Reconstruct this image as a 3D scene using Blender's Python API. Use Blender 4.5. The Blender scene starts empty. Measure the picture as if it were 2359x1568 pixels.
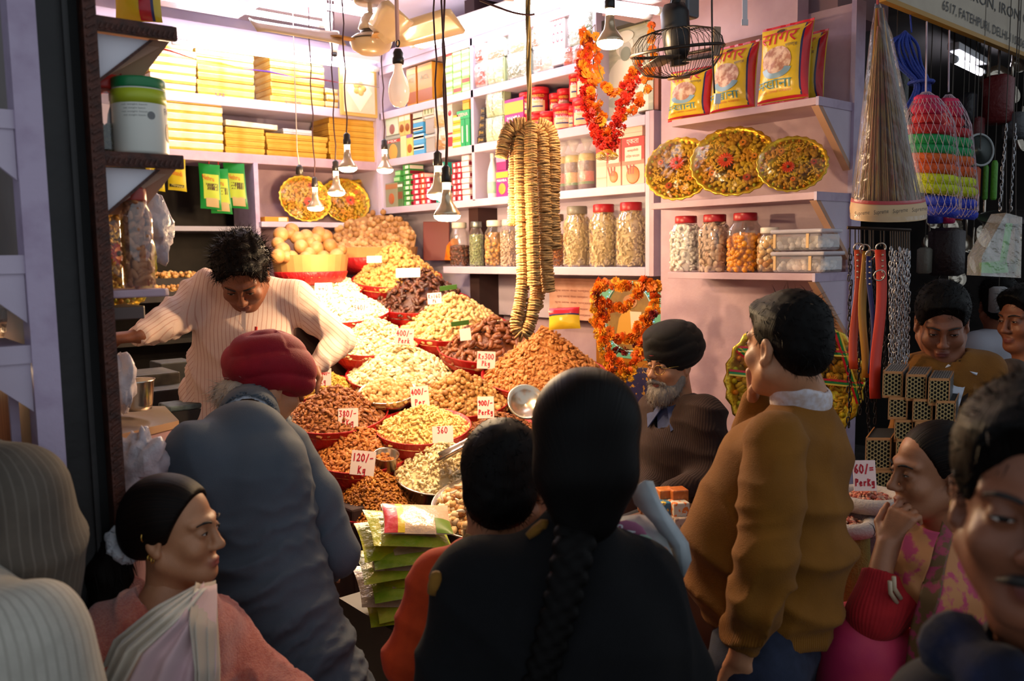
import bpy,bmesh,math,random,zlib
import numpy as np
from mathutils import Vector,Matrix
random.seed(7);RNG=np.random.default_rng(11)
SC=bpy.context.scene;COL=SC.collection
# camera (frame 2359 x 1568)
FPX=1972.7;YAW,PITCH,ROLL=[math.radians(v)for v in(39.82,5.81,.85)];CAMH=1.8
FW=np.array([math.sin(YAW)*math.cos(PITCH),math.cos(YAW)*math.cos(PITCH),-math.sin(PITCH)])
_rt=np.array([math.cos(YAW),-math.sin(YAW),0.]);_dn=np.cross(FW,_rt)
RT=math.cos(ROLL)*_rt+math.sin(ROLL)*_dn;DN=-math.sin(ROLL)*_rt+math.cos(ROLL)*_dn
CAM=np.array([0,0,CAMH])
cd=bpy.data.cameras.new('camera');cam=bpy.data.objects.new('camera',cd);COL.objects.link(cam)
cd.sensor_width=36;cd.lens=FPX/2359*36;cd.clip_start=.05;cd.clip_end=100
m=Matrix(((RT[0],-DN[0],-FW[0],0),(RT[1],-DN[1],-FW[1],0),(RT[2],-DN[2],-FW[2],CAMH),(0,0,0,1)))
cam.matrix_world=m
cd.dof.use_dof=True;cd.dof.focus_distance=2.9;cd.dof.aperture_fstop=4.0
SC.camera=cam
# world, exposure
wd=bpy.data.worlds.new('street_daylight');SC.world=wd;wd.use_nodes=True
bg=wd.node_tree.nodes['Background'];bg.inputs[0].default_value=(.80,.90,1,1);bg.inputs[1].default_value=.41
vs=SC.view_settings;vs.view_transform='Standard';vs.look='None';vs.exposure=0.55;vs.gamma=1;vs.use_curve_mapping=False
W_BULB=9.0;E_TUBE=30.0
SC.cycles.max_bounces=6;SC.cycles.diffuse_bounces=3;SC.cycles.glossy_bounces=3;SC.cycles.transmission_bounces=3;SC.cycles.transparent_max_bounces=10
def ray(x,y):return FW+RT*(x-1179.5)/FPX+DN*(y-784)/FPX
def onx(x,y,X):d=ray(x,y);return CAM+d*X/d[0]
def ony(x,y,Y):d=ray(x,y);return CAM+d*Y/d[1]
def onz(x,y,Z):d=ray(x,y);return CAM+d*(Z-CAMH)/d[2]
def at(x,y,z):return CAM+ray(x,y)*z
def YatX(px,X,Z):
 a=(px-1179.5)/FPX;g=RT-a*FW;return-(g[0]*X+g[2]*(Z-CAMH))/g[1]
def XatY(px,Y,Z):
 a=(px-1179.5)/FPX;g=RT-a*FW;return-(g[1]*Y+g[2]*(Z-CAMH))/g[0]
def V(*a):return np.array(a,float)
def unit(v):v=np.asarray(v,float);return v/(np.linalg.norm(v)+1e-12)
def dirc(right,up,fwd):
 r=np.array([math.cos(YAW),-math.sin(YAW),0]);f=np.array([math.sin(YAW),math.cos(YAW),0])
 return unit(r*right+f*fwd+np.array([0,0,up]))
# materials
MATS={}
def lin(c):
 if isinstance(c,str):
  c=c.lstrip('#');c=[int(c[i:i+2],16)/255 for i in(0,2,4)]
  return tuple((x/12.92 if x<=.04045 else((x+.055)/1.055)**2.4)for x in c)
 return tuple(c[:3])
def mat(name,col,rough=.6,metal=0.,col2=None,nscale=20.,bump=0.,bscale=60.,emit=None,estr=0.,spec=.5,island=None,sheen=0.,coat=0.,alpha=1.,stretch=None,thr=None,sss=0.):
 """procedural principled material; col2 = noise variation, island = per-piece variation"""
 if name in MATS:return MATS[name]
 m=bpy.data.materials.new(name);m.use_nodes=True;nt=m.node_tree;N=nt.nodes;L=nt.links
 b=N['Principled BSDF'];c=lin(col)
 b.inputs['Base Color'].default_value=(*c,1);b.inputs['Roughness'].default_value=rough;b.inputs['Metallic'].default_value=metal
 b.inputs['Specular IOR Level'].default_value=spec
 if sheen:b.inputs['Sheen Weight'].default_value=sheen
 if coat:b.inputs['Coat Weight'].default_value=coat;b.inputs['Coat Roughness'].default_value=.1
 if alpha<1:b.inputs['Alpha'].default_value=alpha
 if sss:b.inputs['Subsurface Weight'].default_value=sss;b.inputs['Subsurface Radius'].default_value=(.01,.004,.002);b.inputs['Subsurface Scale'].default_value=1
 tc=None
 def coords(sc=None):
  t=N.new('ShaderNodeTexCoord')
  if sc is None:return t.outputs['Object']
  mp=N.new('ShaderNodeMapping');mp.inputs['Scale'].default_value=sc;L.new(t.outputs['Object'],mp.inputs[0]);return mp.outputs[0]
 if col2 is not None:
  nz=N.new('ShaderNodeTexNoise');nz.inputs['Scale'].default_value=nscale;nz.inputs['Detail'].default_value=4
  L.new(coords(stretch),nz.inputs['Vector'])
  rp=N.new('ShaderNodeValToRGB');rp.color_ramp.elements[0].color=(*c,1);rp.color_ramp.elements[1].color=(*lin(col2),1)
  lo,hi=thr or(.35,.65);rp.color_ramp.elements[0].position=lo;rp.color_ramp.elements[1].position=hi
  L.new(nz.outputs[0],rp.inputs[0]);L.new(rp.outputs[0],b.inputs['Base Color'])
 if island is not None:
  g=N.new('ShaderNodeNewGeometry');rp=N.new('ShaderNodeValToRGB')
  cs=[c]+[lin(x)for x in island];e=rp.color_ramp.elements
  e[0].color=(*cs[0],1);e[1].color=(*cs[-1],1)
  for i,x in enumerate(cs[1:-1]):q=e.new((i+1)/(len(cs)-1));q.color=(*x,1)
  L.new(g.outputs['Random Per Island'],rp.inputs[0])
  L.new(rp.outputs[0],b.inputs['Base Color'])
 if bump:
  nz=N.new('ShaderNodeTexNoise');nz.inputs['Scale'].default_value=bscale;nz.inputs['Detail'].default_value=5
  L.new(coords(stretch),nz.inputs['Vector'])
  bp=N.new('ShaderNodeBump');bp.inputs['Strength'].default_value=bump;bp.inputs['Distance'].default_value=.01
  L.new(nz.outputs[0],bp.inputs['Height']);L.new(bp.outputs[0],b.inputs['Normal'])
 if emit is not None:
  b.inputs['Emission Color'].default_value=(*lin(emit),1);b.inputs['Emission Strength'].default_value=estr
 m.use_fake_user=False;MATS[name]=m;return m
def film(name,tint=(1,1,1),gloss=.12,rough=.08,haze=0.,hazecol=(.8,.8,.8),bump=0.,bscale=30.):
 """clear plastic: transparent with a fresnel gloss"""
 if name in MATS:return MATS[name]
 m=bpy.data.materials.new(name);m.use_nodes=True;nt=m.node_tree;N=nt.nodes;L=nt.links
 N.remove(N['Principled BSDF']);out=N['Material Output']
 t=N.new('ShaderNodeBsdfTransparent');t.inputs[0].default_value=(*tint,1)
 g=N.new('ShaderNodeBsdfGlossy');g.inputs['Roughness'].default_value=rough
 lw=N.new('ShaderNodeLayerWeight');lw.inputs[0].default_value=.25
 ma=N.new('ShaderNodeMath');ma.operation='MULTIPLY_ADD';ma.inputs[1].default_value=.5;ma.inputs[2].default_value=gloss*.5
 L.new(lw.outputs['Facing'],ma.inputs[0])
 if bump:
  nz=N.new('ShaderNodeTexNoise');nz.inputs['Scale'].default_value=bscale;nz.inputs['Detail'].default_value=3
  tc=N.new('ShaderNodeTexCoord');L.new(tc.outputs['Object'],nz.inputs['Vector'])
  bp=N.new('ShaderNodeBump');bp.inputs['Strength'].default_value=bump;bp.inputs['Distance'].default_value=.03
  L.new(nz.outputs[0],bp.inputs['Height']);L.new(bp.outputs[0],g.inputs['Normal']);L.new(bp.outputs[0],lw.inputs['Normal'])
 mx=N.new('ShaderNodeMixShader');L.new(ma.outputs[0],mx.inputs[0]);L.new(t.outputs[0],mx.inputs[1]);L.new(g.outputs[0],mx.inputs[2])
 last=mx
 if haze:
  d=N.new('ShaderNodeBsdfDiffuse');d.inputs[0].default_value=(*hazecol,1)
  m2=N.new('ShaderNodeMixShader');m2.inputs[0].default_value=haze;L.new(mx.outputs[0],m2.inputs[1]);L.new(d.outputs[0],m2.inputs[2]);last=m2
 L.new(last.outputs[0],out.inputs[0]);MATS[name]=m;return m
def emis(name,col,s):
 if name in MATS:return MATS[name]
 m=bpy.data.materials.new(name);m.use_nodes=True;N=m.node_tree.nodes;N.remove(N['Principled BSDF'])
 e=N.new('ShaderNodeEmission');e.inputs[0].default_value=(*lin(col),1);e.inputs[1].default_value=s
 m.node_tree.links.new(e.outputs[0],N['Material Output'].inputs[0]);MATS[name]=m;return m
def flat(c,rough=.55,**k):
 key='paint_%s_%g'%(c if isinstance(c,str)else '%.2f%.2f%.2f'%tuple(c[:3]),rough)
 return mat(key,c,rough,**k)
# mesh builder
def frame(d):
 d=unit(d);a=V(0,0,1)if abs(d[2])<.9 else V(1,0,0)
 s=unit(np.cross(a,d));return s,np.cross(d,s),d
class MB:
 def __init__(s):s.v=[];s.f=[]
 def add(s,v,f):
  o=len(s.v);s.v.extend([tuple(map(float,q))for q in v]);s.f.extend([tuple(i+o for i in q)for q in f]);return s
 def box(s,lo,hi):
  (a,b,c),(d,e,g)=lo,hi
  return s.add([(a,b,c),(d,b,c),(d,e,c),(a,e,c),(a,b,g),(d,b,g),(d,e,g),(a,e,g)],[(0,3,2,1),(4,5,6,7),(0,1,5,4),(1,2,6,5),(2,3,7,6),(3,0,4,7)])
 def obox(s,o,ax,ay,az):
  o,ax,ay,az=map(np.asarray,(o,ax,ay,az))
  return s.add([o,o+ax,o+ax+ay,o+ay,o+az,o+ax+az,o+ax+ay+az,o+ay+az],[(0,3,2,1),(4,5,6,7),(0,1,5,4),(1,2,6,5),(2,3,7,6),(3,0,4,7)])
 def prism(s,pts,d):
  n=len(pts);p=[np.asarray(q,float)for q in pts];d=np.asarray(d,float)
  return s.add(p+[q+d for q in p],[tuple(range(n))[::-1],tuple(range(n,2*n))]+[(i,(i+1)%n,n+(i+1)%n,n+i)for i in range(n)])
 def tube(s,path,r,n=6,cap=True):
  path=[np.asarray(p,float)for p in path];k=len(path)
  rs=r if hasattr(r,'__len__')else[r]*k;vs=[];u=None
  for i,p in enumerate(path):
   t=unit(path[min(i+1,k-1)]-path[max(i-1,0)])
   if u is None:u=frame(t)[0]
   u=unit(u-t*np.dot(u,t));w=np.cross(t,u)
   for j in range(n):a=2*math.pi*j/n;vs.append(p+rs[i]*(math.cos(a)*u+math.sin(a)*w))
  fs=[(i*n+j,i*n+(j+1)%n,(i+1)*n+(j+1)%n,(i+1)*n+j)for i in range(k-1)for j in range(n)]
  if cap:fs+=[tuple(range(n))[::-1],tuple(range((k-1)*n,k*n))]
  return s.add(vs,fs)
 def lathe(s,prof,o=(0,0,0),ax=(0,0,1),n=20,sx=None,sq=0.):
  u,w,d=frame(ax);o=np.asarray(o,float);vs=[];fs=[];k=len(prof)
  for r,h in prof:
   for j in range(n):
    a=2*math.pi*j/n;c,q=math.cos(a),math.sin(a)
    if sq:
     e=(abs(c)**sq+abs(q)**sq)**(-1/sq);c,q=c*e,q*e
    vs.append(o+d*h+r*(c*u+q*w))
  fs=[(i*n+j,i*n+(j+1)%n,(i+1)*n+(j+1)%n,(i+1)*n+j)for i in range(k-1)for j in range(n)]
  if prof[0][0]>1e-6:fs.append(tuple(range(n))[::-1])
  if prof[-1][0]>1e-6:fs.append(tuple(range((k-1)*n,k*n)))
  return s.add(vs,fs)
 def ball(s,c,r,n=12,m=8,ax=None):
  r=np.ones(3)*r if not hasattr(r,'__len__')else np.asarray(r);vs=[(0,0,-1)]
  for i in range(1,m):
   t=math.pi*i/m
   for j in range(n):a=2*math.pi*j/n;vs.append((math.sin(t)*math.cos(a),math.sin(t)*math.sin(a),-math.cos(t)))
  vs.append((0,0,1));vs=np.array(vs)*r
  if ax is not None:vs=vs@np.array(ax)
  fs=[(0,1+(j+1)%n,1+j)for j in range(n)]
  for i in range(m-2):
   fs+=[(1+i*n+j,1+i*n+(j+1)%n,1+(i+1)*n+(j+1)%n,1+(i+1)*n+j)for j in range(n)]
  e=len(vs)-1;fs+=[(e,1+(m-2)*n+j,1+(m-2)*n+(j+1)%n)for j in range(n)]
  return s.add(vs+np.asarray(c),fs)
 def grid(s,P,closed_u=False):
  a=len(P);b=len(P[0]);vs=[q for row in P for q in row];fs=[]
  for i in range(a-1):
   for j in range(b-1 if not closed_u else b):fs.append((i*b+j,i*b+(j+1)%b,(i+1)*b+(j+1)%b,(i+1)*b+j))
  return s.add(vs,fs)
 def quad(s,a,b,c,d):return s.add([a,b,c,d],[(0,1,2,3)])
 def torus(s,c,R,r,ax=(0,0,1),n=24,m=6,a0=0,a1=2*math.pi):
  u,w,d=frame(ax);full=abs(a1-a0-2*math.pi)<1e-6;k=n if full else n+1
  path=[np.asarray(c)+R*(math.cos(a0+(a1-a0)*i/n)*u+math.sin(a0+(a1-a0)*i/n)*w)for i in range(k)]
  if full:path=path+[path[0]]
  return s.tube(path,r,m,cap=not full)
def wloc(o):
 p=V(0,0,0)
 while o is not None:p=p+np.array(o.location);o=o.parent
 return p
def mesh_of(name,v,f,m=None,smooth=False):
 me=bpy.data.meshes.new(name);me.from_pydata(v,[],f)
 if smooth:me.shade_smooth()
 if m is not None:me.materials.append(m)
 return me
def obj(name,mb,m,parent=None,smooth=False,label=None,bevel=0.,solid=0.,sub=0,angle=None):
 v=np.array(mb.v);p=wloc(parent)if parent is not None else V(0,0,0)
 if parent is not None and len(v):v=v-p
 me=mesh_of(name,v.tolist(),mb.f,m,smooth)
 o=bpy.data.objects.new(name,me);COL.objects.link(o)
 if parent is not None:o.parent=parent
 if label:o['label']=label
 if solid:md=o.modifiers.new('s','SOLIDIFY');md.thickness=solid;md.offset=0
 if bevel:md=o.modifiers.new('b','BEVEL');md.width=bevel;md.segments=2;md.limit_method='ANGLE'
 if sub:md=o.modifiers.new('u','SUBSURF');md.levels=sub;md.render_levels=sub
 return o
def thing(name,label,cat,loc=(0,0,0),group=None):
 o=bpy.data.objects.new(name,None);o.empty_display_size=.02;COL.objects.link(o);o.location=[float(q)for q in loc]
 return tag(o,label,cat,group)
def tag(o,label=None,cat=None,group=None,kind=None):
 if label:o['label']=label
 if cat:o['category']=cat
 if group:o['group']=group
 if kind:o['kind']=kind
 return o
def struct(name,mb,m,label=None,parent=None,bevel=0.,smooth=False):
 o=obj(name,mb,m,parent,smooth,bevel=bevel)
 if parent is None:o['kind']='structure';o['category']=name.split('_')[0]
 if label and parent is None:o['label']=label
 return o
def dup(o,loc=None,rot=None,parent=None,label=None,group=None,scale=None):
 c=o.copy();COL.objects.link(c)
 if parent is not None:c.parent=parent
 if loc is not None:c.location=[float(q)for q in loc]
 if rot is not None:c.rotation_euler=rot
 if scale is not None:c.scale=scale if hasattr(scale,'__len__')else(scale,)*3
 if label:c['label']=label
 if group:c['group']=group
 for ch in list(o.children):dup(ch,parent=c)
 return c
ORD=['lowest','second lowest','third lowest','fourth lowest','fifth lowest','sixth lowest','seventh lowest','eighth lowest','ninth lowest','tenth lowest']
ORDL=['leftmost','second from left','third from left','fourth from left','fifth from left','sixth from left','seventh from left','eighth from left']
# lettering
_TX={}
def text2d(s):
 if s in _TX:return _TX[s]
 cu=bpy.data.curves.new('t','FONT');cu.body=s;cu.resolution_u=2;cu.align_x='CENTER';cu.align_y='CENTER'
 o=bpy.data.objects.new('t',cu);COL.objects.link(o);dg=bpy.context.evaluated_depsgraph_get()
 me=bpy.data.meshes.new_from_object(o.evaluated_get(dg));v=np.array([q.co[:]for q in me.vertices]);f=[tuple(p.vertices)for p in me.polygons]
 bpy.data.objects.remove(o);bpy.data.meshes.remove(me);bpy.data.curves.remove(cu)
 if len(v):
  lo,hi=v.min(0),v.max(0);v=v-(lo+hi)/2;v[:,2]=0
  _TX[s]=(v,f,hi-lo)
 else:_TX[s]=(np.zeros((0,3)),[],V(1,1,1))
 return _TX[s]
def write(parent,s,c,ux,uy,width,height,m,off=.0012,name='lettering',surf=None,shear=0.,thick=0.):
 """lettering centred at c, fitted into width x height, along ux / uy"""
 v,f,e=text2d(s)
 if not len(v):return None
 ux,uy=unit(ux),unit(uy);n=np.cross(ux,uy);c=np.asarray(c,float)
 sx=width/max(e[0],1e-6);sy=height/max(e[1],1e-6)
 x=v[:,0]*sx+shear*v[:,1]*sy;y=v[:,1]*sy
 P=c+x[:,None]*ux+y[:,None]*uy+n*off
 if surf is not None:P=np.array([surf(q)for q in P])
 mb=MB();mb.add(P,f)
 o=obj(name,mb,m,parent);o['kind']='stuff';return o
STROKE={'0':[[(.5,0),(.15,.2),(.1,.6),(.4,1),(.8,.8),(.85,.3),(.5,0)]],'1':[[(.5,0),(.5,1)]],'2':[[(.1,.8),(.4,1),(.75,.8),(.6,.45),(.1,0),(.85,.05)]],'3':[[(.1,1),(.8,1),(.4,.6),(.8,.35),(.5,0),(.1,.1)]],'4':[[(.55,1),(.1,.35),(.9,.35)],[(.65,.7),(.55,0)]],'5':[[(.8,1),(.25,1),(.2,.6),(.65,.6),(.75,.2),(.4,0),(.1,.1)]],'6':[[(.7,1),(.25,.6),(.15,.2),(.5,0),(.8,.25),(.5,.5),(.2,.3)]],'8':[[(.5,.5),(.2,.75),(.5,1),(.8,.75),(.5,.5),(.15,.2),(.5,0),(.85,.2),(.5,.5)]],'9':[[(.8,.75),(.45,.55),(.2,.8),(.5,1),(.8,.8),(.75,.3),(.4,0)]],'7':[[(.1,1),(.85,1),(.4,0)]],'/':[[(.75,1.05),(.2,-.1)]],'-':[[(.1,.45),(.8,.5)]],'=':[[(.1,.35),(.8,.38)],[(.1,.6),(.8,.63)]],'.':[[(.4,0),(.5,.05)]],'P':[[(.2,0),(.3,1),(.8,.9),(.75,.6),(.3,.5)]],'e':[[(.2,.3),(.75,.4),(.5,.6),(.2,.35),(.4,0),(.8,.1)]],'r':[[(.3,0),(.35,.6)],[(.35,.4),(.8,.6)]],'K':[[(.2,0),(.25,1)],[(.8,.9),(.25,.45),(.85,0)]],'k':[[(.2,0),(.25,1)],[(.7,.6),(.25,.3),(.8,0)]],'g':[[(.75,.6),(.3,.55),(.3,.15),(.7,.2),(.75,.6),(.7,-.3),(.2,-.3)]],'R':[[(.2,0),(.25,1),(.75,.85),(.3,.5),(.85,0)]],'s':[[(.8,.55),(.3,.55),(.7,.25),(.2,0)]],' ':[]}
def handwrite(parent,s,c,ux,uy,h,m,w=.0016,off=.0012,adv=.62):
 ux,uy=unit(ux),unit(uy);n=np.cross(ux,uy);c=np.asarray(c,float);mb=MB();L=len(s)*adv*h
 for i,ch in enumerate(s):
  for st in STROKE.get(ch,[]):
   pts=[c+ux*((i*adv+x*adv*.85)*h-L/2)+uy*(y-.5)*h+n*off for x,y in st]
   for a,b in zip(pts[:-1],pts[1:]):
    t=unit(b-a);q=np.cross(n,t)*w;e=t*w*.6;mb.quad(a-e-q,b+e-q,b+e+q,a-e+q)
 o=obj('lettering',mb,m,parent);o['kind']='stuff';return o
# palette
LILAC=mat('lilac_paint','#c8bacd',.42,col2='#bdaec2',nscale=5,bump=.05,bscale=90)
LILAC2=mat('lilac_paint_worn','#b9a8c2',.45,col2='#a48fab',nscale=14,bump=.12,bscale=60,thr=(.45,.75))
PINKL=mat('pink_lilac_paint','#bd9fab',.5,col2='#b0919e',nscale=8,bump=.08,bscale=80)
WHITEP=mat('white_paint','#e8e4ea',.5,col2='#dcd6de',nscale=6)
BLACKI=mat('black_iron','#151213',.6,col2='#1e1b1b',nscale=9,bump=.15,bscale=40)
BROWNW=mat('brown_carved_wood','#5a2c1c',.6,col2='#3a1b11',nscale=40,bump=.4,bscale=160)
TANB=mat('tan_board','#c49a80',.6,col2='#b48a70',nscale=4)
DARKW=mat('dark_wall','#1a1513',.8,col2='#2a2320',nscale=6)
GREYW=mat('grey_wall','#a39a98',.8,col2='#8d8482',nscale=4)
WOODT=mat('teak_wood','#a5502a',.5,col2='#c97a45',nscale=3,stretch=(30,30,1.5))
GROUND=mat('street_ground','#3a3431',.9,col2='#554c46',nscale=8,bump=.3,bscale=50)
# shell
struct('ground',MB().box((-6,-5,-.1),(9,9,0)),GROUND,'dark dusty street ground in front of the shops')
struct('floor',MB().box((.49,2.05,.0),(3.6,5.75,.35)),mat('shop_floor','#6a625e',.8,col2='#544c49',nscale=6),'raised grey floor inside the dry fruit shop')
struct('ceiling',MB().box((.1,1.9,3.4),(3.75,6.1,3.5)),mat('ceiling_paint','#e6dbe6',.6,col2='#d6cad8',nscale=2),'pale lilac shop ceiling above the tube lamps')
struct('trim_1',MB().box((1.55,4.75,3.22),(2.15,5.1,3.4)),LILAC,'lilac boxed beam under the ceiling above the gold boxes')
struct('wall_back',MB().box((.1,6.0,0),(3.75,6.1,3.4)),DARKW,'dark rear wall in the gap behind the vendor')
struct('wall_right',MB().box((3.6,2.75,0),(3.75,6.1,3.4)),PINKL,'pink lilac side wall behind the shelving unit')
struct('wall_left',MB().box((.36,1.98,0),(.44,6.0,3.4)),GREYW,'grey side wall of the shop behind the carved post')
rp=struct('wall_front',MB().box((3.28,1.8,0),(3.33,2.78,2.76)),PINKL,'pink lilac end panel beside the hanging brooms')
struct('edge_board',MB().box((3.262,1.78,0),(3.335,1.80,2.77)),LILAC2,parent=rp)
struct('head_board',MB().box((3.2,2.0,2.7),(3.28,2.78,2.95)).box((3.05,2.25,2.92),(3.28,2.95,2.96)),PINKL,parent=rp)
struct('wall_upper',MB().box((3.33,1.9,2.76),(3.75,2.8,3.4)),mat('mauve_wall_paint','#9d8089',.8),'mauve wall above the end panel near the ceiling')  # one even mauve, darker than the pink lilac walls
def end_shelf(z,y1,label,gus=True):
 t=thing('wall_shelf',label,'shelf',(3.15,1.82,z-.03),'shelves on the pink end panel')
 obj('board',MB().box((3.02,1.8,z-.028),(3.279,y1,z)),PINKL,t,bevel=.002)
 obj('end_strip',MB().box((3.015,1.788,z-.032),(3.262,1.80,z+.001)),LILAC2,t)
 if gus:
  obj('gusset',MB().prism([(3.05,1.792,z-.032),(3.262,1.792,z-.032),(3.262,1.792,z-.235)],(0,.014,0)),LILAC,t)
  obj('gusset_edge',MB().prism([(3.02,1.792,z-.032),(3.05,1.792,z-.032),(3.262,1.792,z-.235),(3.262,1.792,z-.262)],(0,.03,0)),TANB,t)
 return t
end_shelf(2.372,2.5,'top pink shelf on the end panel under the yellow puffed snack packets')
end_shelf(2.017,2.62,'middle pink shelf on the end panel under three gold wrapped trays')
end_shelf(1.705,2.52,'lowest pink shelf on the end panel under red-lidded jars')
# shelving unit along the right wall
u=thing('shelving_unit','lilac wall shelving unit with cubbies full of packets and cartons','shelving',(3.45,4.1,1.69))
UX,UXB=3.30,3.56
for z,y0,y1,th in[(2.81,3.25,5.41,.05),(2.476,2.9,5.41,.05),(2.14,2.9,5.41,.045),(1.72,2.9,4.66,.045),(3.12,3.25,5.41,.05)]:
 obj('shelf_board',MB().box((UX,y0,z-th),(UXB,y1,z)),LILAC,u,bevel=.003)
for y,z0,z1 in[(2.885,1.675,2.49),(4.31,2.13,3.12),(5.40,2.10,3.12),(3.25,2.476,3.3)]:
 obj('upright',MB().box((UX,y-.014,z0),(UXB,y+.014,z1)),LILAC,u,bevel=.002)
obj('end_panel',MB().box((UX+.001,2.845,1.675),(UXB+.04,2.871,2.49)),PINKL,u)
obj('back_panel',MB().box((UXB,2.75,1.4),(UXB+.02,5.7,3.3)),LILAC,u)
obj('back_panel',MB().box((UXB-.015,2.871,2.476),(UXB,3.236,3.35)),mat('peach_back_board','#c99a80',.6,col2='#b98870',nscale=3),u)
obj('top_fascia',MB().box((UX-.01,3.2,3.12),(UX+.03,5.45,3.22)),LILAC,u)
b=thing('back_shelving','lilac shelving on the rear wall holding gold sweet boxes','shelving',(2.3,5.6,2.0))
obj('shelf_board',MB().box((.5,5.41,2.755),(3.31,5.76,2.815)),LILAC,b,bevel=.003)
obj('shelf_board',MB().box((.5,5.41,2.405),(3.31,5.76,2.465)),PINKL,b,bevel=.003)
obj('shelf_board',MB().box((2.36,5.36,1.995),(3.31,5.76,2.03)),LILAC,b,bevel=.003)
obj('back_panel',MB().box((.5,5.76,2.44),(3.6,5.79,3.4)),LILAC,b)
obj('back_panel',MB().box((2.36,5.76,1.2),(3.6,5.79,2.44)),PINKL,b)
obj('upright',MB().box((2.34,5.40,.35),(2.37,5.76,2.41)),LILAC2,b)
obj('upright',MB().box((3.27,5.40,2.03),(3.30,5.76,3.2)),LILAC,b)
obj('fascia',MB().box((.5,5.39,3.13),(3.30,5.42,3.24)),LILAC,b)
write(b,'U2',ony(507,218,5.41),(1,0,0),(0,0,1),.06,.022,flat('#c8336a'),off=.003)
write(b,'इलायची',ony(675,236,5.41),(1,0,0),(0,0,1),.12,.024,flat('#c8336a'),off=.003)
d=thing('rear_racking','grey racking in the dark gap behind the vendor','shelving',(1.6,5.8,.35))
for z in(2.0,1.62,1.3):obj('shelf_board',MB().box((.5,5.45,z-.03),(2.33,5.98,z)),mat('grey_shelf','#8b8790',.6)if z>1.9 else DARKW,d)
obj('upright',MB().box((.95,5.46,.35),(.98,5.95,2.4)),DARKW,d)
# left post and its shelves
struct('trim_2',MB().box((.376,1.80,0),(.430,1.86,3.6)).box((.418,1.79,0),(.424,1.80,3.6)),BLACKI,'black iron door post between the two shops')
struct('trim_3',MB().box((.430,1.84,0),(.456,1.99,3.6)),mat('gap_shade_black','#0d0b0b',.7),'black strip standing in for the shaded gap beside the iron door post')  # solid black strip stands in for the shaded gap between post and jamb
t3=struct('trim_4',MB().box((.456,1.80,0),(.480,1.86,3.6)),BROWNW,'dark brown carved wooden door jamb')
mb=MB()
for i in range(110):
 z=.9+i*.0165;mb.obox((.460,1.795,z),(.016,0,.010),(0,.006,0),(0,0,.004))
struct('carving',mb,BROWNW,parent=t3)['kind']='stuff'
def jamb_shelf(z,label):
 t=thing('corner_shelf',label,'shelf',(.55,1.9,z),'shelves on the carved jamb')
 obj('board',MB().prism([(.48,1.815,z-.012),(.630,1.815,z-.012),(.60,1.92,z-.012),(.48,1.96,z-.012)],(0,0,.012)),TANB,t)
 obj('edge_strip',MB().box((.478,1.803,z-.024),(.633,1.817,z+.004)),BROWNW,t,bevel=.002)
 mb=MB()
 for i in range(15):mb.obox((.484+i*.0098,1.7995,z-.02),(.005,0,.012),(0,.004,0),(.004,0,0))
 obj('carving',mb,BROWNW,t)['kind']='stuff'
 obj('gusset',MB().prism([(.481,1.825,z-.026),(.582,1.825,z-.026),(.481,1.825,z-.115)],(0,.012,0)),WHITEP,t)
 obj('gusset_edge',MB().prism([(.582,1.82,z-.026),(.590,1.82,z-.026),(.481,1.82,z-.122),(.481,1.82,z-.115)],(0,.02,0)),BROWNW,t)
 obj('sloping_board',MB().prism([(.588,1.835,z-.02),(.628,1.835,z-.02),(.57,1.9,z-.11),(.482,1.9,z-.117),(.482,1.835,z-.117)],(0,.008,0)),TANB,t)
 return t
jamb_shelf(2.262,'upper brown-edged corner shelf with white gusset on the carved jamb')
jamb_shelf(2.006,'lower brown-edged corner shelf holding the green-lidded tub')
t=thing('corner_shelf','small pink corner shelf under the jar of almonds','shelf',(.52,1.9,1.74),'shelves on the carved jamb')
obj('board',MB().prism([(.48,1.82,1.722),(.585,1.82,1.722),(.597,1.83,1.722),(.585,1.90,1.722),(.50,2.0,1.722),(.48,2.0,1.722)],(0,0,.016)),PINKL,t,bevel=.003)
t=thing('side_table','brown-edged counter board beside the vendor hand','table',(.53,1.9,1.66))
obj('board',MB().prism([(.48,1.83,1.678),(.545,1.83,1.678),(.555,1.86,1.678),(.55,2.0,1.678),(.48,2.0,1.678)],(0,0,.025)),mat('dusty_brown_board','#54403a',.5),t,bevel=.002)
# neighbouring stall at far left
n=struct('wall_side',MB().box((.330,1.80,0),(.376,1.86,3.6)),LILAC2,'worn lilac upright of the neighbouring stall')
def stall_shelf(z,label):
 t=thing('stall_shelf',label,'shelf',(.2,1.9,z),'shelves of the neighbouring stall')
 obj('board',MB().box((-.3,1.82,z-.03),(.33,2.05,z)),LILAC2,t,bevel=.002)
 obj('end_strip',MB().box((-.3,1.808,z-.032),(.331,1.82,z+.002)),LILAC,t)
 obj('gusset',MB().prism([(.225,1.812,z-.032),(.329,1.812,z-.032),(.329,1.812,z-.125)],(0,.012,0)),LILAC,t)
 return t
for z,l in[(2.072,'topmost lilac shelf of the neighbouring stall'),(1.808,'middle lilac shelf of the neighbouring stall above the wrapped white bag'),(1.640,'lowest lilac shelf of the neighbouring stall above the glowing almonds')]:stall_shelf(z,l)
struct('wall_stall',MB().box((-.6,2.35,0),(.36,2.40,3.5)),DARKW,'dark rear wall of the neighbouring stall')
pn=thing('plywood_panel','orange plywood panel inside the neighbouring stall','panel',(.31,1.9,1.0))
obj('sheet',MB().box((.300,1.88,1.0),(.312,2.3,1.625)),WOODT,pn)
obj('edge_strip',MB().box((.298,1.868,1.0),(.314,1.88,1.625)),LILAC2,pn)
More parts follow.
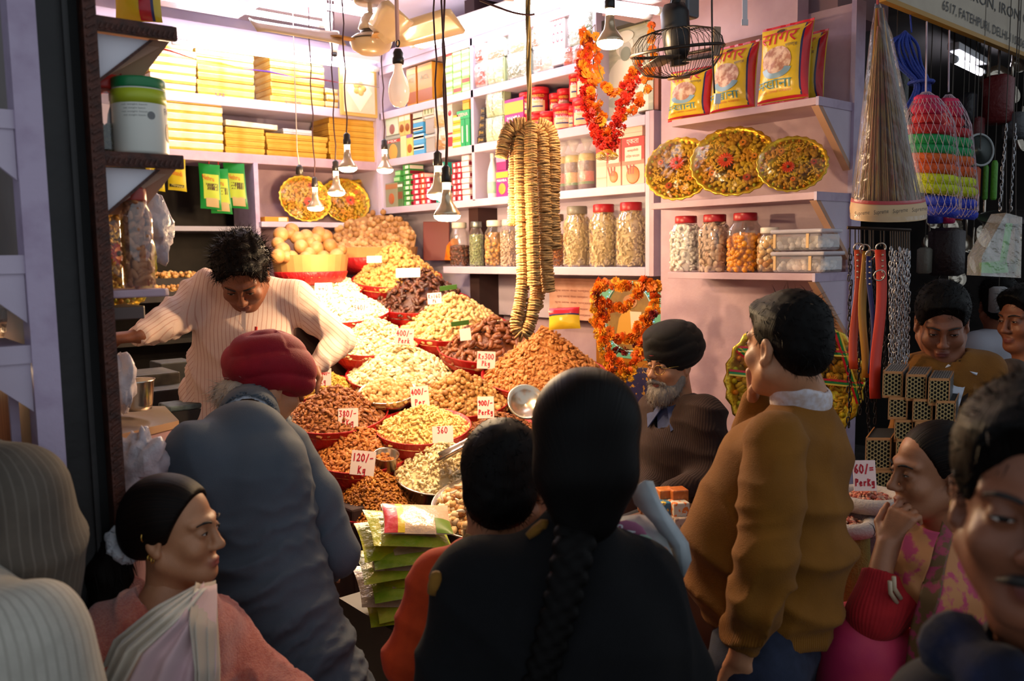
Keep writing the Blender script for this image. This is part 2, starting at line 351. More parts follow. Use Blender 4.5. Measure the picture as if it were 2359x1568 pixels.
# hardware shop at right: dark interior
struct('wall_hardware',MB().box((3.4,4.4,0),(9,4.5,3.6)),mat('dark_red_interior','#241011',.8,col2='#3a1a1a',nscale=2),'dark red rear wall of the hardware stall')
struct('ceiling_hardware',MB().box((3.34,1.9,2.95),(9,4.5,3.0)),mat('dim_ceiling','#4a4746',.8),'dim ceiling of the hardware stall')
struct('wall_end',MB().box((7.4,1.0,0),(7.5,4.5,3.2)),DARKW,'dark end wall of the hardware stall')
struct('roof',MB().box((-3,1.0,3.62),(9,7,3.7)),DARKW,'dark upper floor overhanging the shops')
# tube lamps
def tube_lamp(a,b,label,r=.016,two=0.,es=1.):
 a,b=np.asarray(a),np.asarray(b);d=unit(b-a);t=thing('tube_lamp',label,'lamp',(a+b)/2,'tube lamps')
 glow=emis('tube_glow_%g'%es,'#f6f1ff',E_TUBE*es)
 side=unit(np.cross(d,V(0,0,1)))
 for o in([V(0,0,0)]if not two else[side*two,-side*two]):
  obj('tube',MB().tube([a+d*.05+o,b-d*.05+o],r,10),glow,t,True)
  for p,q in((a,a+d*.05),(b-d*.05,b)):obj('end_cap',MB().tube([p+o,q+o],r*1.15,10),mat('white_plastic','#e9e9ea',.4),t,True)
 o=V(0,0,.045);obj('fitting',MB().obox(a+o-side*.03,d*np.linalg.norm(b-a),side*.06,V(0,0,.04)),mat('white_enamel','#eeeef0',.35),t,bevel=.004)
 return t
tube_lamp(ony(396,96,5.33),ony(872,160,5.33),'tube lamp above the gold boxes on the rear shelf')
tube_lamp((1.50,4.3,3.14),(2.72,4.3,3.14),'tube lamp behind the ceiling fan')
tube_lamp((3.17,4.72,3.13),(3.17,3.25,3.10),'twin tube lamp above the shelves of packets',two=.03,es=.42)
tube_lamp((2.20,2.62,2.80),(3.06,2.62,2.86),'twin tube lamp hanging near the round cage fan',two=.04,es=.22)
tube_lamp((1.35,4.85,3.2),(2.6,4.85,3.2),'tube lamp under the boxed ceiling beam')
# hanging reflector bulbs
WIRE=mat('maroon_flex','#3c1a1c',.7)
def bulb(px,py,z,label,top,lit=True,wcol=None,ww=1.0,s=1.0):
 c=at(px,py,z);t=thing('hanging_bulb',label,'lamp',c,'hanging reflector bulbs')
 S=s*.95
 obj('reflector',MB().lathe([(.016*S,.075*S),(.018*S,.05*S),(.022*S,.03*S),(.034*S,.012*S),(.045*S,-.004*S),(.0475*S,-.014*S)],c,n=20),mat('silver_glass','#b8a690',.28,.9,emit='#ffd9a8',estr=.06),t,True)
 obj('glowing_face',MB().lathe([(.0475*S,-.014*S),(.044*S,-.024*S),(.03*S,-.033*S),(.0001,-.036*S)],c,n=20),emis('warm_glow','#ffdca8',30),t,True)
 obj('neck',MB().lathe([(.015*S,.07*S),(.015*S,.105*S),(.0125*S,.11*S)],c,n=12),emis('neck_glow','#ffd79c',7.0),t,True)
 obj('holder',MB().lathe([(.016*S,.10*S),(.019*S,.105*S),(.019*S,.125*S),(.016*S,.13*S),(.017*S,.15*S),(.006,.16*S)],c,n=12),mat('bakelite','#1d1716',.4),t,True)
 if top is not None:
  top=np.asarray(top,float);a=c+V(0,0,.155*S);n=14;mb=MB()
  pts=[a+(top-a)*k/n+V(.004*math.sin(k*1.9),.003*math.cos(k*2.3),0)for k in range(n+1)];pts[-1]=top
  obj('flex',mb.tube(pts,.0035,5),wcol or WIRE,t,True)
 L=bpy.data.lights.new('bulb_light','POINT');L.energy=W_BULB*ww*2.45;L.color=(1,.69,.38);L.shadow_soft_size=.03
 lo=bpy.data.objects.new('bulb_light',L);COL.objects.link(lo);lo.parent=t;lo.location=(0,0,-.05*S)
 return t
def over(px,py,z,dx=0,dy=0,Z=3.4):
 p=at(px,py,z);return(p[0]+dx,p[1]+dy,Z)
bulb(727,472,4.7,'lowest hanging bulb in front of the gold tray, left of its neighbours',over(727,472,4.7))
bulb(775,437,4.45,'hanging bulb just right of the lowest one, below the gold boxes',over(775,437,4.45))
bulb(801,380,4.1,'hanging bulb on a dark red twisted flex in front of the gold boxes',over(801,380,4.1))
bulb(887,385,4.7,'hanging bulb beside the upright of the shelving unit',over(887,385,4.7))
bulb(1010,440,3.3,'rear one of the two bright bulbs beside the hanging figs',over(1010,440,3.3),ww=1.1)
bulb(1030,487,3.0,'front one of the two bright bulbs beside the hanging figs',over(1030,487,3.0),ww=1.2,s=1.05)
bulb(1405,88,3.0,'hanging bulb in front of the garlanded portrait',over(1405,88,3.0,Z=2.80),s=1.05,ww=.5)
c=at(690,390,4.6);t=thing('bulb_socket','empty black bulb socket on a pale wire','socket',c)
obj('socket',MB().lathe([(.01,-.03),(.02,-.025),(.02,.01),(.008,.025)],c,n=12),mat('bakelite','#1d1716',.4),t,True)
obj('flex',MB().tube([c+V(0,0,.02),c+V(-.01,0,.1),(c[0],c[1],3.4)],.003,5),mat('pale_flex','#b8a9a0',.6),t,True)
c=at(919,205,3.2);t=thing('frosted_lamp','large milky pear-shaped lamp hanging from a rod','lamp',c)
obj('bulb',MB().lathe([(.0001,-.068),(.02,-.064),(.034,-.045),(.040,-.015),(.038,.01),(.031,.035),(.021,.055),(.016,.075),(.016,.095)],c,n=24),mat('milky_glass','#f6dcc8',.15,emit='#ffcfae',estr=.35,coat=1),t,True)  # faint peach emission stands in for ambient light in the unlit glass
obj('holder',MB().lathe([(.02,.09),(.022,.1),(.022,.112),(.018,.116),(.02,.13),(.012,.145)],c,n=14),mat('bakelite','#1d1716',.4),t,True)
obj('hook',MB().torus(c+V(0,0,.165),.012,.003,(1,0,0),12,5),mat('bakelite','#1d1716',.4),t,True)
obj('rod',MB().tube([c+V(0,0,.175),(c[0],c[1],3.4)],.008,8),mat('pink_rod','#d9b3b3',.4),t,True)
for k,(px,py)in enumerate([(757,75),(770,118)]):
 c=at(px,py-20,4.9);t=thing('small_lamp',['white cone lamp under the ceiling left of the fan','white cone lamp just below the other near the fan'][k],'lamp',c)
 obj('cone',MB().lathe([(.03,.06),(.034,.02),(.02,-.03),(.014,-.055)],c,n=14),mat('white_plastic','#e9e9ea',.4),t,True)
 obj('tip',MB().lathe([(.014,-.055),(.013,-.075),(.004,-.08)],c,n=10),mat('bakelite','#1d1716',.4),t,True)
 obj('rod',MB().tube([c+V(0,0,.05),(c[0],c[1],3.4)],.005,6),WIRE,t)
c=at(855,100,4.2);t=thing('ceiling_fan','cream ceiling fan with three blades','fan',c);CREAM=mat('cream_enamel','#d9c3a2',.28,col2='#cdb48f',nscale=3,coat=.4)
obj('motor',MB().lathe([(.0001,-.052),(.055,-.05),(.09,-.03),(.103,0),(.103,.018),(.08,.035),(.05,.045)],c,n=32),CREAM,t,True)
obj('motor_rim',MB().torus(c+V(0,0,.012),.1035,.004,n=32),mat('fan_dark_rim','#5d5346',.3,.6),t,True)
obj('canopy',MB().lathe([(.05,.06),(.062,.07),(.045,.12),(.03,.14)],c,n=24),CREAM,t,True)
obj('collar',MB().lathe([(.05,.04),(.052,.06)],c,n=20),mat('fan_dark_rim','#5d5346',.3,.6),t,True)
obj('rod',MB().tube([c+V(0,0,.12),(c[0],c[1],3.4)],.012,10),CREAM,t,True)
obj('ceiling_cup',MB().lathe([(.075,.19),(.085,.22),(.07,.27),(.03,.3)],c,n=24),mat('silver_cup','#c9c2b6',.3,.7),t,True)
for tipx,tipy,dz in[(592,42,0),(1085,22,0),(905,170,.0)]:
 p=onz(tipx,tipy,c[2]+.03)if tipx!=905 else None
 dd=unit(np.append((p-c)[:2],0))if p is not None else unit(V(-.35,-1,0))
 sd=np.cross(V(0,0,1),dd);up=V(0,0,-.042);Lb=.60
 P=[[c+dd*s+sd*(w*q)+up*(.9*q)+V(0,0,-.0)for q in(-1,-.4,.4,1)]for s,w in((.16,.04),(.24,.058),(.45,.07),(Lb-.03,.07),(Lb,.045))]
 obj('blade',MB().grid(P),CREAM,t,True,solid=.006)
 obj('blade_iron',MB().prism([c+dd*.08-sd*.02,c+dd*.19-sd*.028,c+dd*.22,c+dd*.19+sd*.028,c+dd*.08+sd*.02],V(0,0,.008)),mat('brass_iron','#c79a5e',.3,.6),t)
# gold sweet boxes on the rear shelves
GOLD=mat('gold_foil','#dcb04a',.28,.55,col2='#f0d27a',nscale=9,bump=.15,bscale=35)
GOLD2=mat('gold_foil_deep','#d39a2c',.3,.5,col2='#e8b94c',nscale=9,bump=.15,bscale=35)
GOLD3=mat('gold_foil_pale','#e9d3a0',.25,.5,col2='#f5e8c4',nscale=12,bump=.15,bscale=35)
SILV=mat('silver_foil','#d9d3cf',.25,.6,col2='#f0eeee',nscale=12,bump=.2,bscale=35)
def gold_stack(px0,px1,zs,n,h,m,where,yoff=0.,jit=.012,dep=.26,kinds=None):
 x0,x1=XatY(px0,5.43,zs+.1),XatY(px1,5.43,zs+.1);z=zs+.001
 for k in range(n):
  a,bb=x0+random.uniform(-jit,jit)*.6,x1+random.uniform(-jit,jit)*.6;y=5.43+yoff+random.uniform(0,jit)
  mk=(kinds or{}).get(k,m)
  t=thing('sweet_box','%s sweet box, %s in %s'%('silver' if mk is SILV else 'gold',ORD[k],where),'box',((a+bb)/2,y+dep/2,z),'gold sweet boxes on the rear shelves')
  hh=h*random.uniform(.96,1.04);g=.35*hh
  obj('tray',MB().box((a+.003,y+.003,z),(bb-.003,y+dep-.003,z+hh-g*.2)),GOLD2 if mk is not SILV else SILV,t,bevel=.003)
  obj('lid',MB().box((a,y,z+hh*.28),(bb,y+dep,z+hh-.001)),mk,t,bevel=.004)
  z+=hh
 return z
Z1,Z2=2.815,2.465
gold_stack(345,453,Z1,6,.052,GOLD3,'the left end stack, upper rear shelf')
gold_stack(456,588,Z1,8,.046,GOLD,'the tall stack left of the upper shelf gap')
gold_stack(625,748,Z1,8,.044,GOLD,'the stack right of the upper shelf gap')
gold_stack(752,780,Z1,3,.045,GOLD3,'the short stack beside the framed picture')
gold_stack(372,516,Z2,6,.057,GOLD3,'the pale left stack, lower rear shelf')
gold_stack(520,612,Z2,4,.042,GOLD2,'the low second stack, lower rear shelf')
z=gold_stack(616,755,Z2,4,.038,GOLD2,'the wide third stack, lower rear shelf')
gold_stack(652,722,z,1,.035,SILV,'the small pile on top of the wide stack')
gold_stack(760,868,Z2,7,.041,GOLD2,'the orange-gold corner stack, lower rear shelf')
x0,x1=XatY(520,5.43,2.65),XatY(640,5.43,2.65)
t=thing('sweet_box','tilted gold box lying on the low stack, second from left on lower shelf','box',((x0+x1)/2,5.5,2.635),'gold sweet boxes on the rear shelves')
obj('tray',MB().obox((x0,5.43,2.640),(x1-x0,0,-.008),(0,.2,0),(0,0,.035)),GOLD3,t,bevel=.004)
t=thing('framed_picture','gold framed picture leaning at the corner of the upper rear shelf','picture',(3.15,5.42,2.78))
a,b2=XatY(784,5.38,2.9),XatY(868,5.38,2.9)
obj('frame',MB().box((a,5.375,2.77),(b2,5.395,3.10)).box((a+.02,5.372,2.79),(b2-.02,5.376,3.08)),mat('pale_gold_frame','#d9b765',.4,.4,bump=.3,bscale=200),t)
obj('panel',MB().box((a+.022,5.369,2.792),(b2-.022,5.373,3.078)),mat('cream_panel','#e8cfae',.5,col2='#e5bfa0',nscale=6),t)
cx=(a+b2)/2;obj('diamond',MB().prism([(cx,5.369,2.80),(cx+.1,5.369,2.935),(cx,5.369,3.07),(cx-.1,5.369,2.935)],(0,-.002,0)),mat('cream_diamond','#f0e2c0',.5),t)
mb=MB()
for k in range(5):mb.ball((cx+.03*math.cos(k*1.26),5.366,2.96+.03*math.sin(k*1.26)),(.022,.002,.022),8,6)
obj('flower_motif',mb,mat('gold_motif','#cdb065',.5),t,True)['kind']='stuff'
t=thing('tinsel_string','coloured tinsel string stretched across the gold boxes','tinsel',ony(600,160,5.3))
P=[ony(330,102,5.33),ony(455,138,5.33),ony(560,158,5.33),ony(680,178,5.33),ony(780,190,5.33),ony(873,201,5.33)]
for(i,c)in enumerate(['#9c2a20','#d8c24c','#6d3f9c','#8c2338','#c8b9a0']):obj('strand',MB().tube([P[i],(P[i]+P[i+1])/2+V(0,0,.008),P[i+1]],[.003,.007,.003],5),mat('tinsel_'+c[1:],c,.25,.6,bump=.6,bscale=300),t)
t=thing('carton','small orange carton lying on the alcove shelf left of the trays','box',(XatY(632,5.4,2.04),5.4,2.031))
x0,x1=XatY(606,5.4,2.04),XatY(660,5.4,2.04);obj('box',MB().box((x0,5.37,2.031),(x1,5.47,2.062)),flat('#d98a1e'),t,bevel=.002)
obj('end_label',MB().box((x1-.07,5.3685,2.034),(x1-.01,5.37,2.058)),flat('#e9dcb8'),t)
# cartons and packets in the wall unit
def carton(y0,y1,z,h,col,label,dep=.10,x=3.315,band=None,text=None,tcol='#ffffff',spot=None,name='carton',cat='carton',group='cartons in the wall unit',side=None,patch=None):
 """a printed carton whose front faces the shop (-X)"""
 if y0>y1:y0,y1=y1,y0
 t=thing(name,label,cat,(x+dep/2,(y0+y1)/2,z+.001),group);w=y1-y0;z+=.001
 obj('box',MB().box((x,y0,z),(x+dep,y1,z+h)),flat(col,.45),t,bevel=.0015)
 if band:
  for(q0,q1,c)in band:obj('printed_band',MB().box((x-.0012,y0+.001,z+h*q0),(x+.002,y1-.001,z+h*q1)),flat(c,.45),t)
 if side:obj('printed_side',MB().box((x+.004,y0-.001,z+.004),(x+dep-.004,y0+.001,z+h-.004)),flat(side,.45),t)
 if spot:
  q,r,c=spot;obj('food_print',MB().lathe([(r*w,0),(r*w*.92,.0012),(.0001,.0013)],(x-.001,(y0+y1)/2,z+h*q),(-1,0,0),14),flat(c,.4),t,True)
 if text:
  for(s,q,wf,hf)in text:write(t,s,(x-.0015,(y0+y1)/2,z+h*q),(0,-1,0),(0,0,1),w*wf,h*hf,flat(tcol,.5))
 if patch:q0,q1,c=patch;obj('label_patch',MB().box((x-.0012,y0+w*q0,z+h*.18),(x+.001,y0+w*q1,z+h*.82)),flat(c,.5),t)
 return t
def ypx(px,z):return YatX(px,3.31,z)
S1,S2,S3,S4=2.81,2.476,2.14,1.72
for k,(a,bq)in enumerate([(937,958),(962,995)]):
 t=carton(ypx(a,S1),ypx(bq,S1),S1,.25,'#c07a1c',['amber juice carton behind the milky lamp','amber juice carton with a handle beside the milky lamp'][k],dep=.1,band=[(.05,.35,'#8f4416'),(.82,.93,'#d9a52b')],text=[('ACL',.66,.6,.12)],tcol='#3a6a2c')
 yy=(ypx(a,S1)+ypx(bq,S1))/2;obj('handle',MB().tube([(3.36,yy+.05,S1+.25),(3.36,yy+.02,S1+.30),(3.36,yy-.02,S1+.30),(3.36,yy-.05,S1+.25)],.008,5),flat('#5b3a1c'),t)
t=thing('bottle','white plastic bottle behind the amber juice cartons','bottle',(3.46,ypx(955,S1),S1+.001));obj('body',MB().lathe([(.04,0),(.04,.2),(.02,.24),(.02,.30)],(3.46,ypx(955,S1),S1+.001),n=14),mat('white_plastic','#e9e9ea',.4),t,True)
obj('cap',MB().lathe([(.022,.29),(.022,.32)],(3.46,ypx(955,S1),S1+.001),n=14),flat('#d5cfd2'),t)
zz=S1
GREENC=['#9fd07a','#8cc65c','#a9d98a','#7fbf55','#b9df90']
for col in range(3):
 a,bq=[(1022,1042),(1043,1062),(1063,1081)][col];z=S1
 for k in range([7,8,6][col]):
  h=.046;c=GREENC[(k+col)%5]
  carton(ypx(a,S1)-.002,ypx(bq,S1)+.002,z,h,c,'light green spice carton, %s in the %s column of the green stack'%(ORD[k],['left','middle','right'][col]),dep=.14,band=[(.25,.75,['#c8d9b0','#d43a34','#e9f0d0'][(k*2+col)%3])]if(k+col)%2 else[(.2,.5,'#d9ecc0')],group='green spice cartons on the top shelf')
  z+=h+.001
z=S2
carton(ypx(888,z),ypx(922,z),z,.165,'#6f7566','dark green and grey mix carton at the corner end of the middle row',dep=.12,band=[(.68,.8,'#b8373a'),(.84,.95,'#9aa29a')],spot=(.28,.3,'#c99a4c'),text=[('MIX',.74,.6,.1)])
carton(ypx(890,z),ypx(918,z),z+.167,.13,'#c9cdb8','pale green carton on top of the dark mix carton',dep=.12,band=[(.5,.95,'#b5c9ae')],spot=(.3,.22,'#8c5a58'))
carton(ypx(922,z),ypx(935,z),z,.145,'#d8cf9a','slim pale yellow carton in the middle row',dep=.1)
carton(ypx(936,z),ypx(950,z),z,.145,'#cfc46a','slim yellow nut carton with purple top in the middle row',dep=.1,band=[(.85,1,'#8a5f9a')],spot=(.35,.4,'#a3602a'))
for k in range(2):carton(ypx(920+k*13,z),ypx(932+k*13,z),z+.147,.165,'#d9b06a',['left of two tan nut cartons on the second layer','right of two tan nut cartons on the second layer'][k],dep=.16,band=[(.86,1,'#b98a54'),(.6,.8,'#efe2c8')],spot=(.3,.42,'#8a4f2a'),side='#7d4038')
for k in range(2):carton(ypx(952,z),ypx(976,z),z+k*.07,.068,'#4f9fd0','blue and white carton, %s of the blue pair'%['lower','upper'][k],dep=.12,band=[(.45,.9,'#d9d9d2'),(.55,.75,'#d9743a')])
for k in range(2):carton(ypx(952,z),ypx(974,z),z+.145+k*.068,.066,['#3f95c8','#c9c6b8'][k],['blue topped carton above the blue pair','greyish carton at the top of the blue pile'][k],dep=.12,band=[(.2,.55,'#e2c8a8'),(.3,.45,'#d2652c')])
for k in range(2):
 t=thing('plastic_box','clear plastic tub, %s of two in the middle row'%['lower','upper'][k],'tub',(3.38,ypx(988,z),z+k*.125+.001),'plastic tubs');y0,y1=sorted((ypx(977,z),ypx(1000,z)))
 obj('tub',MB().box((3.325,y0,z+k*.125+.001),(3.44,y1,z+k*.125+.10)),film('frosted_tub',haze=.45,hazecol=(.7,.64,.58)),t,bevel=.006)
 obj('lid',MB().box((3.32,y0-.003,z+k*.125+.10),(3.445,y1+.003,z+k*.125+.118)),film('frosted_lid',haze=.6,hazecol=(.85,.82,.8)),t,bevel=.004)
carton(ypx(976,z),ypx(1000,z),z+.245,.05,'#d8d5c6','white striped carton on the clear plastic tubs',dep=.1,band=[(.1,.9,'#cfc9a6')],text=[('|||',.5,.7,.6)],tcol='#5c7a45')
def packet(y0,y1,z,h,label,col,x=3.31,dep=.07,top=None,low=None,text=None,tcol='#7a2430',group='film wrapped packets in the wall unit',clear=False,tilt=0.):
 """a soft pillow of cartons shrink wrapped in film, bulging front"""
 if y0>y1:y0,y1=y1,y0
 t=thing('packet',label,'packet',(x+dep/2,(y0+y1)/2,z+.001),group);z+=.001
 n=7;P=[];rs=np.random.default_rng(zlib.crc32(label.encode())%9999)
 for i in range(n):
  row=[]
  for j in range(n):
   u,v=i/(n-1),j/(n-1);bu=(1-(2*u-1)**4)*(1-(2*v-1)**4)
   row.append((x+.012-.018*bu-.003*rs.random()*bu,y0+(y1-y0)*v+.002*rs.standard_normal()*(0<v<1),z+h*u))
  P.append(row)
 obj('front',MB().grid(P),flat(col,.3,bump=.5,bscale=45),t,True)
 obj('bundle',MB().box((x+.012,y0+.001,z),(x+dep,y1-.001,z+h*.985)),flat(col,.3,bump=.5,bscale=45),t,bevel=.006)
 def srf(q):
  u=(q[2]-z)/h;v=(q[1]-y0)/(y1-y0);bu=max(0,(1-(2*u-1)**4)*(1-(2*v-1)**4));return(x+.012-.018*bu-.0055,q[1],q[2])
 for(a,bq,c,e0,e1)in(low or[]):
  m=6;G=[[srf((0,y0+(y1-y0)*(e0+(e1-e0)*j/m),z+h*(a+(bq-a)*i/m)))for j in range(m+1)]for i in range(m+1)]
  obj('print',MB().grid(G),flat(c,.3,bump=.5,bscale=45),t,True)
 if text:
  for(s,u,wf,hf)in text:write(t,s,(x,(y0+y1)/2,z+h*u),(0,-1,0),(0,0,1),(y1-y0)*wf,h*hf,flat(tcol),surf=lambda q:(srf(q)[0]-.002,q[1],q[2]))
 G=[[(p[0]-.009-.006*rs.random(),p[1],p[2])for p in row]for row in P]
 obj('film',MB().grid(G),film('crinkled_film',gloss=.35,bump=.9,bscale=40),t,True)
 return t
packet(ypx(1001,z),ypx(1030,z),z,.15,'lower cellophane packet of nut cartons in the middle row','#cbb795',low=[(.05,.5,'#b98a52',.05,.95),(.6,.95,'#d9cfae',.05,.6)])
packet(ypx(1000,z),ypx(1030,z),z+.152,.15,'upper cellophane packet of nut cartons in the middle row','#d6c9a2',low=[(.05,.45,'#cfae62',.05,.9),(.5,.9,'#dfd6b8',.3,.95)])
carton(ypx(1031,z),ypx(1042,z),z,.30,'#c9bfb6','tall white carton with red round prints in the middle row',dep=.2,spot=(.75,.34,'#a82c3c'),band=[(.05,.25,'#9c3240'),(.3,.34,'#9c3240')])
for k in range(4):carton(ypx(1041+k*.8,z),ypx(1060,z),z+k*.052,.05,'#e6ad2f','yellow spice carton, %s of the yellow pile'%ORD[k],dep=.12,band=[(.3,.7,'#efe0b0')],group='yellow spice cartons')
for k in range(2):carton(ypx(1060+k*11,z),ypx(1070+k*11,z),z,.17,'#1f9a5c',['left of two upright green cartons by the divider','right of two upright green cartons by the divider'][k],dep=.12,band=[(.12,.75,'#1f9a5c')],text=[('I',.45,.25,.6)],tcol='#e8d0d0')
carton(ypx(1052,z),ypx(1081,z),z+.172,.052,'#2aa867','green carton lying across the upright green pair',dep=.12,text=[('VEENA',.5,.8,.4)],tcol='#e9c8c8')
for k in range(2):carton(ypx(1066,z),ypx(1081,z),z+.226+k*.045,.043,'#e6ad2f','%s orange yellow carton on top of the green cartons'%['lower','upper'][k],dep=.12,group='yellow spice cartons')
z=S3
carton(ypx(888,z),ypx(915,z),z,.17,'#8f8f74','olive picture carton at the corner of the lowest cubby',dep=.12,spot=(.35,.25,'#b0623a'),band=[(.75,.95,'#a9744c')])
carton(ypx(916,z),ypx(927,z),z,.17,'#54724a','dark green carton beside the olive one in the lowest cubby',dep=.12,band=[(.8,.9,'#e8e4da'),(.3,.6,'#7a4a32')])
cols=[('green','#3f9a4a',8,929,945,'#dfe9d4'),('crimson','#c22a4c',6,950,966,'#efd9dc'),('orange red','#e0553a',6,967,978,'#f0d8d0'),('rose','#d33a5c',5,979,991,'#f2e3e3'),('teal','#1f8f86',5,1004,1020,'#dceae6'),('maroon','#b02f44',7,1040,1050,'#efe0e0'),('red','#c8304c',7,1051,1062,'#f2e3e3'),('pale pink','#e9c6c9',8,1063,1081,'#efd6d8')]
for ci,(nm,c,n,a,bq,lc)in enumerate(cols):
 for k in range(n):
  carton(ypx(a,z)-.003,ypx(bq,z)+.003,z+k*.0355,.0315,c,'small %s spice carton, %s of its column in the lowest cubby'%(nm,ORD[k]),dep=.12+.006*math.sin(k*2.3+ci),x=3.315+.004*math.sin(k*1.7+ci),patch=(.15,.62,lc),side=['#7a1a2c','#d8d0c8'][k%2],group='small spice cartons in the lowest cubby')
for k in range(2):carton(ypx(908+k*3,z),ypx(921+k*2,z),z+.172+k*.04,.038,'#4ca452','%s green carton on top of the olive carton'%['lower','upper'][k],dep=.12,band=[(.2,.8,'#9ecf94')],group='small spice cartons in the lowest cubby')
for k in range(2):carton(ypx(1000+k*6,z),ypx(1016+k*6,z),z+.174+k*.045,.043,'#1f9a92','%s teal carton topping the teal column'%['lower','upper'][k],dep=.12,band=[(.2,.8,'#cfe6df')],group='small spice cartons in the lowest cubby')
z=S1
def pk(a,bq,h,zz,label,col,**k):return packet(YatX(a,3.305,zz),YatX(bq,3.305,zz),zz,h,label,col,**k)
pk(1092,1119,.15,z,'lower red and white packet at the divider on the top shelf','#e6d6d2',low=[(.1,.8,'#d2553e',.1,.9)])
pk(1092,1119,.155,z+.153,'upper red and white packet at the divider on the top shelf','#ecdede',low=[(.05,.5,'#d9604a',.3,.9)])
pk(1121,1158,.15,z,'lower pale green double packet on the top shelf','#c9d9a6',low=[(.02,.98,'#d8e4b8',.04,.48),(.02,.98,'#d8e4b8',.52,.97)])
pk(1120,1160,.15,z+.153,'upper turquoise topped packet on the top shelf','#dfe9e2',low=[(0,.4,'#e0b8a0',.05,.95),(.85,1,'#57b5b0',0,1)])
pk(1166,1215,.15,z,'large crinkled grey green packet on the top shelf','#b9c7bb',low=[(.1,.5,'#8fa08c',.3,.9)])
pk(1168,1216,.16,z+.153,'turquoise packet on top of the crinkled grey green one','#e4efec',low=[(.9,1,'#57b5b0',0,1),(0,.3,'#d9c9a8',.1,.9)])
pk(1226,1270,.15,z,'lower white and pink packet right of the twine','#eaddda',low=[(.1,.6,'#d9a39a',.5,.95)])
pk(1224,1268,.16,z+.153,'upper white and orange packet right of the twine','#eee6e6',low=[(0,.7,'#e07a52',.75,.98)])
carton(YatX(1272,3.32,z),YatX(1303,3.32,z),z+.02,.29,'#e7d9dd','tall white carton with red circles near the garland',dep=.12,text=[('O O O',.5,.8,.2),('O O',.8,.6,.2)],tcol='#b8243c')
pk(1306,1362,.2,z+.1,'big crumpled silver green packet above the garland','#a8b5a6',low=[(.1,.4,'#6f8a6a',.05,.5),(.5,.9,'#d5d9d0',.1,.8)])
for k,(a,bq)in enumerate([(1296,1313),(1318,1334),(1337,1352)]):pk(a,bq,.095,z,'%s small coral packet in a clear bag'%ORDL[k],'#e2a79c',low=[(0,.2,'#d8583c',0,1),(.7,1,'#cf6a5c',0,1)])
z=S2
for k in range(5):carton(ypx(1098+k*2.4,z),ypx(1115+k*.5,z),z+k*.043,.041,'#2a211f','black carton with gold print, %s of the black pile'%ORD[k],dep=.12,text=[('Jho',.5,.7,.6)],tcol='#c9a23c',group='black and gold cartons')
for k in range(2):pk(1117,1157,.145,z+k*.148,'%s pale green packet of four cartons in the middle row'%['lower','upper'][k],'#c2d3a2',low=[(.03,.97,'#d6e2ba',.04,.48),(.03,.97,'#d6e2ba',.53,.96)])
MAG='#b32a84'
t=carton(ypx(1162,z),ypx(1205,z),z,.225,MAG,'magenta carton lettered in white, behind the figs',dep=.12,band=[(.62,.92,'#d9a83c')],text=[('MAMRA',.5,.7,.11)],spot=(.2,.2,'#e0913a'))
def tin(y,z,r,h,label,x=None):
 x=x or 3.32+r;t=thing('baking_powder_tin',label,'tin',(x,y,z+.001),'red baking powder tins');z+=.001
 obj('body',MB().lathe([(r*.97,0),(r,.003),(r,h*.78)],(x,y,z),n=20),mat('red_tin','#c8202c',.35),t,True)
 obj('cream_print',MB().lathe([(r*1.004,h*.1),(r*1.004,h*.5)],(x,y,z),n=20),mat('red_tin','#c8202c',.35),t,True)
 P=[[(x+r*1.012*math.cos(a),y+r*1.012*math.sin(a),z+h*q)for a in np.linspace(math.radians(165),math.radians(262),9)]for q in(.08,.5)]
 obj('cake_print',MB().grid(P),flat('#e3bf8d',.4),t,True)
 obj('lid',MB().lathe([(r*1.05,h*.76),(r*1.05,h*.97),(r*.98,h),(.0001,h)],(x,y,z),n=20),mat('red_lid','#d62832',.35),t,True)
 def cyl(q,x=x,y=y,r=r):
  a=math.pi*1.19-(-(q[1]-y))/r*1.0;return(x+r*1.03*math.cos(math.pi*1.19+(y-q[1])/r),y+r*1.03*math.sin(math.pi*1.19+(y-q[1])/r),q[2])
 write(t,'WEIKFIELD',(x,y,z+h*.66),(0,-1,0),(0,0,1),r*1.5,h*.1,flat('#f0c63c'),surf=cyl)
 write(t,'Baking',(x,y,z+h*.5),(0,-1,0),(0,0,1),r*1.2,h*.13,flat('#f5eeee'),surf=cyl)
 write(t,'Powder',(x,y,z+h*.37),(0,-1,0),(0,0,1),r*1.2,h*.13,flat('#f5eeee'),surf=cyl)
 obj('blue_tag',MB().grid([[cyl((0,y+.6*r-1.2*r*j/4,z+h*q))for j in range(5)]for q in(.24,.29)]),flat('#27397a'),t)
 return t
def tinpx(px,z,r,h,label,dx=0):return tin(YatX(px,3.32+r+dx,z),z,r,h,label,3.32+r+dx)
tinpx(1214,z,.043,.115,'lower red tin just left of the fig twine')
tinpx(1217,z+.117,.05,.135,'upper red tin just left of the fig twine')
tinpx(1243,z+.117,.055,.15,'upper red tin just right of the fig twine')
tinpx(1239,z,.05,.115,'lower red tin just right of the fig twine')
tinpx(1262,z,.043,.12,'small red tin low beside the figs')
tinpx(1282,z+.1,.04,.125,'small red tin at the back above the low tins',dx=.06)
tinpx(1301,z+.1,.04,.14,'second small red tin at the back above the low tins',dx=.06)
tinpx(1300,z,.062,.145,'wide red tin in the front row near the garland')
tinpx(1322,z,.035,.13,'narrow red tin half hidden in the front row',dx=.04)
tinpx(1331,z+.148,.047,.16,'tall red tin stacked above the narrow one')
tinpx(1345,z,.06,.155,'lower red tin touching the garland')
tinpx(1352,z+.157,.058,.165,'upper red tin touching the garland')
z=S3
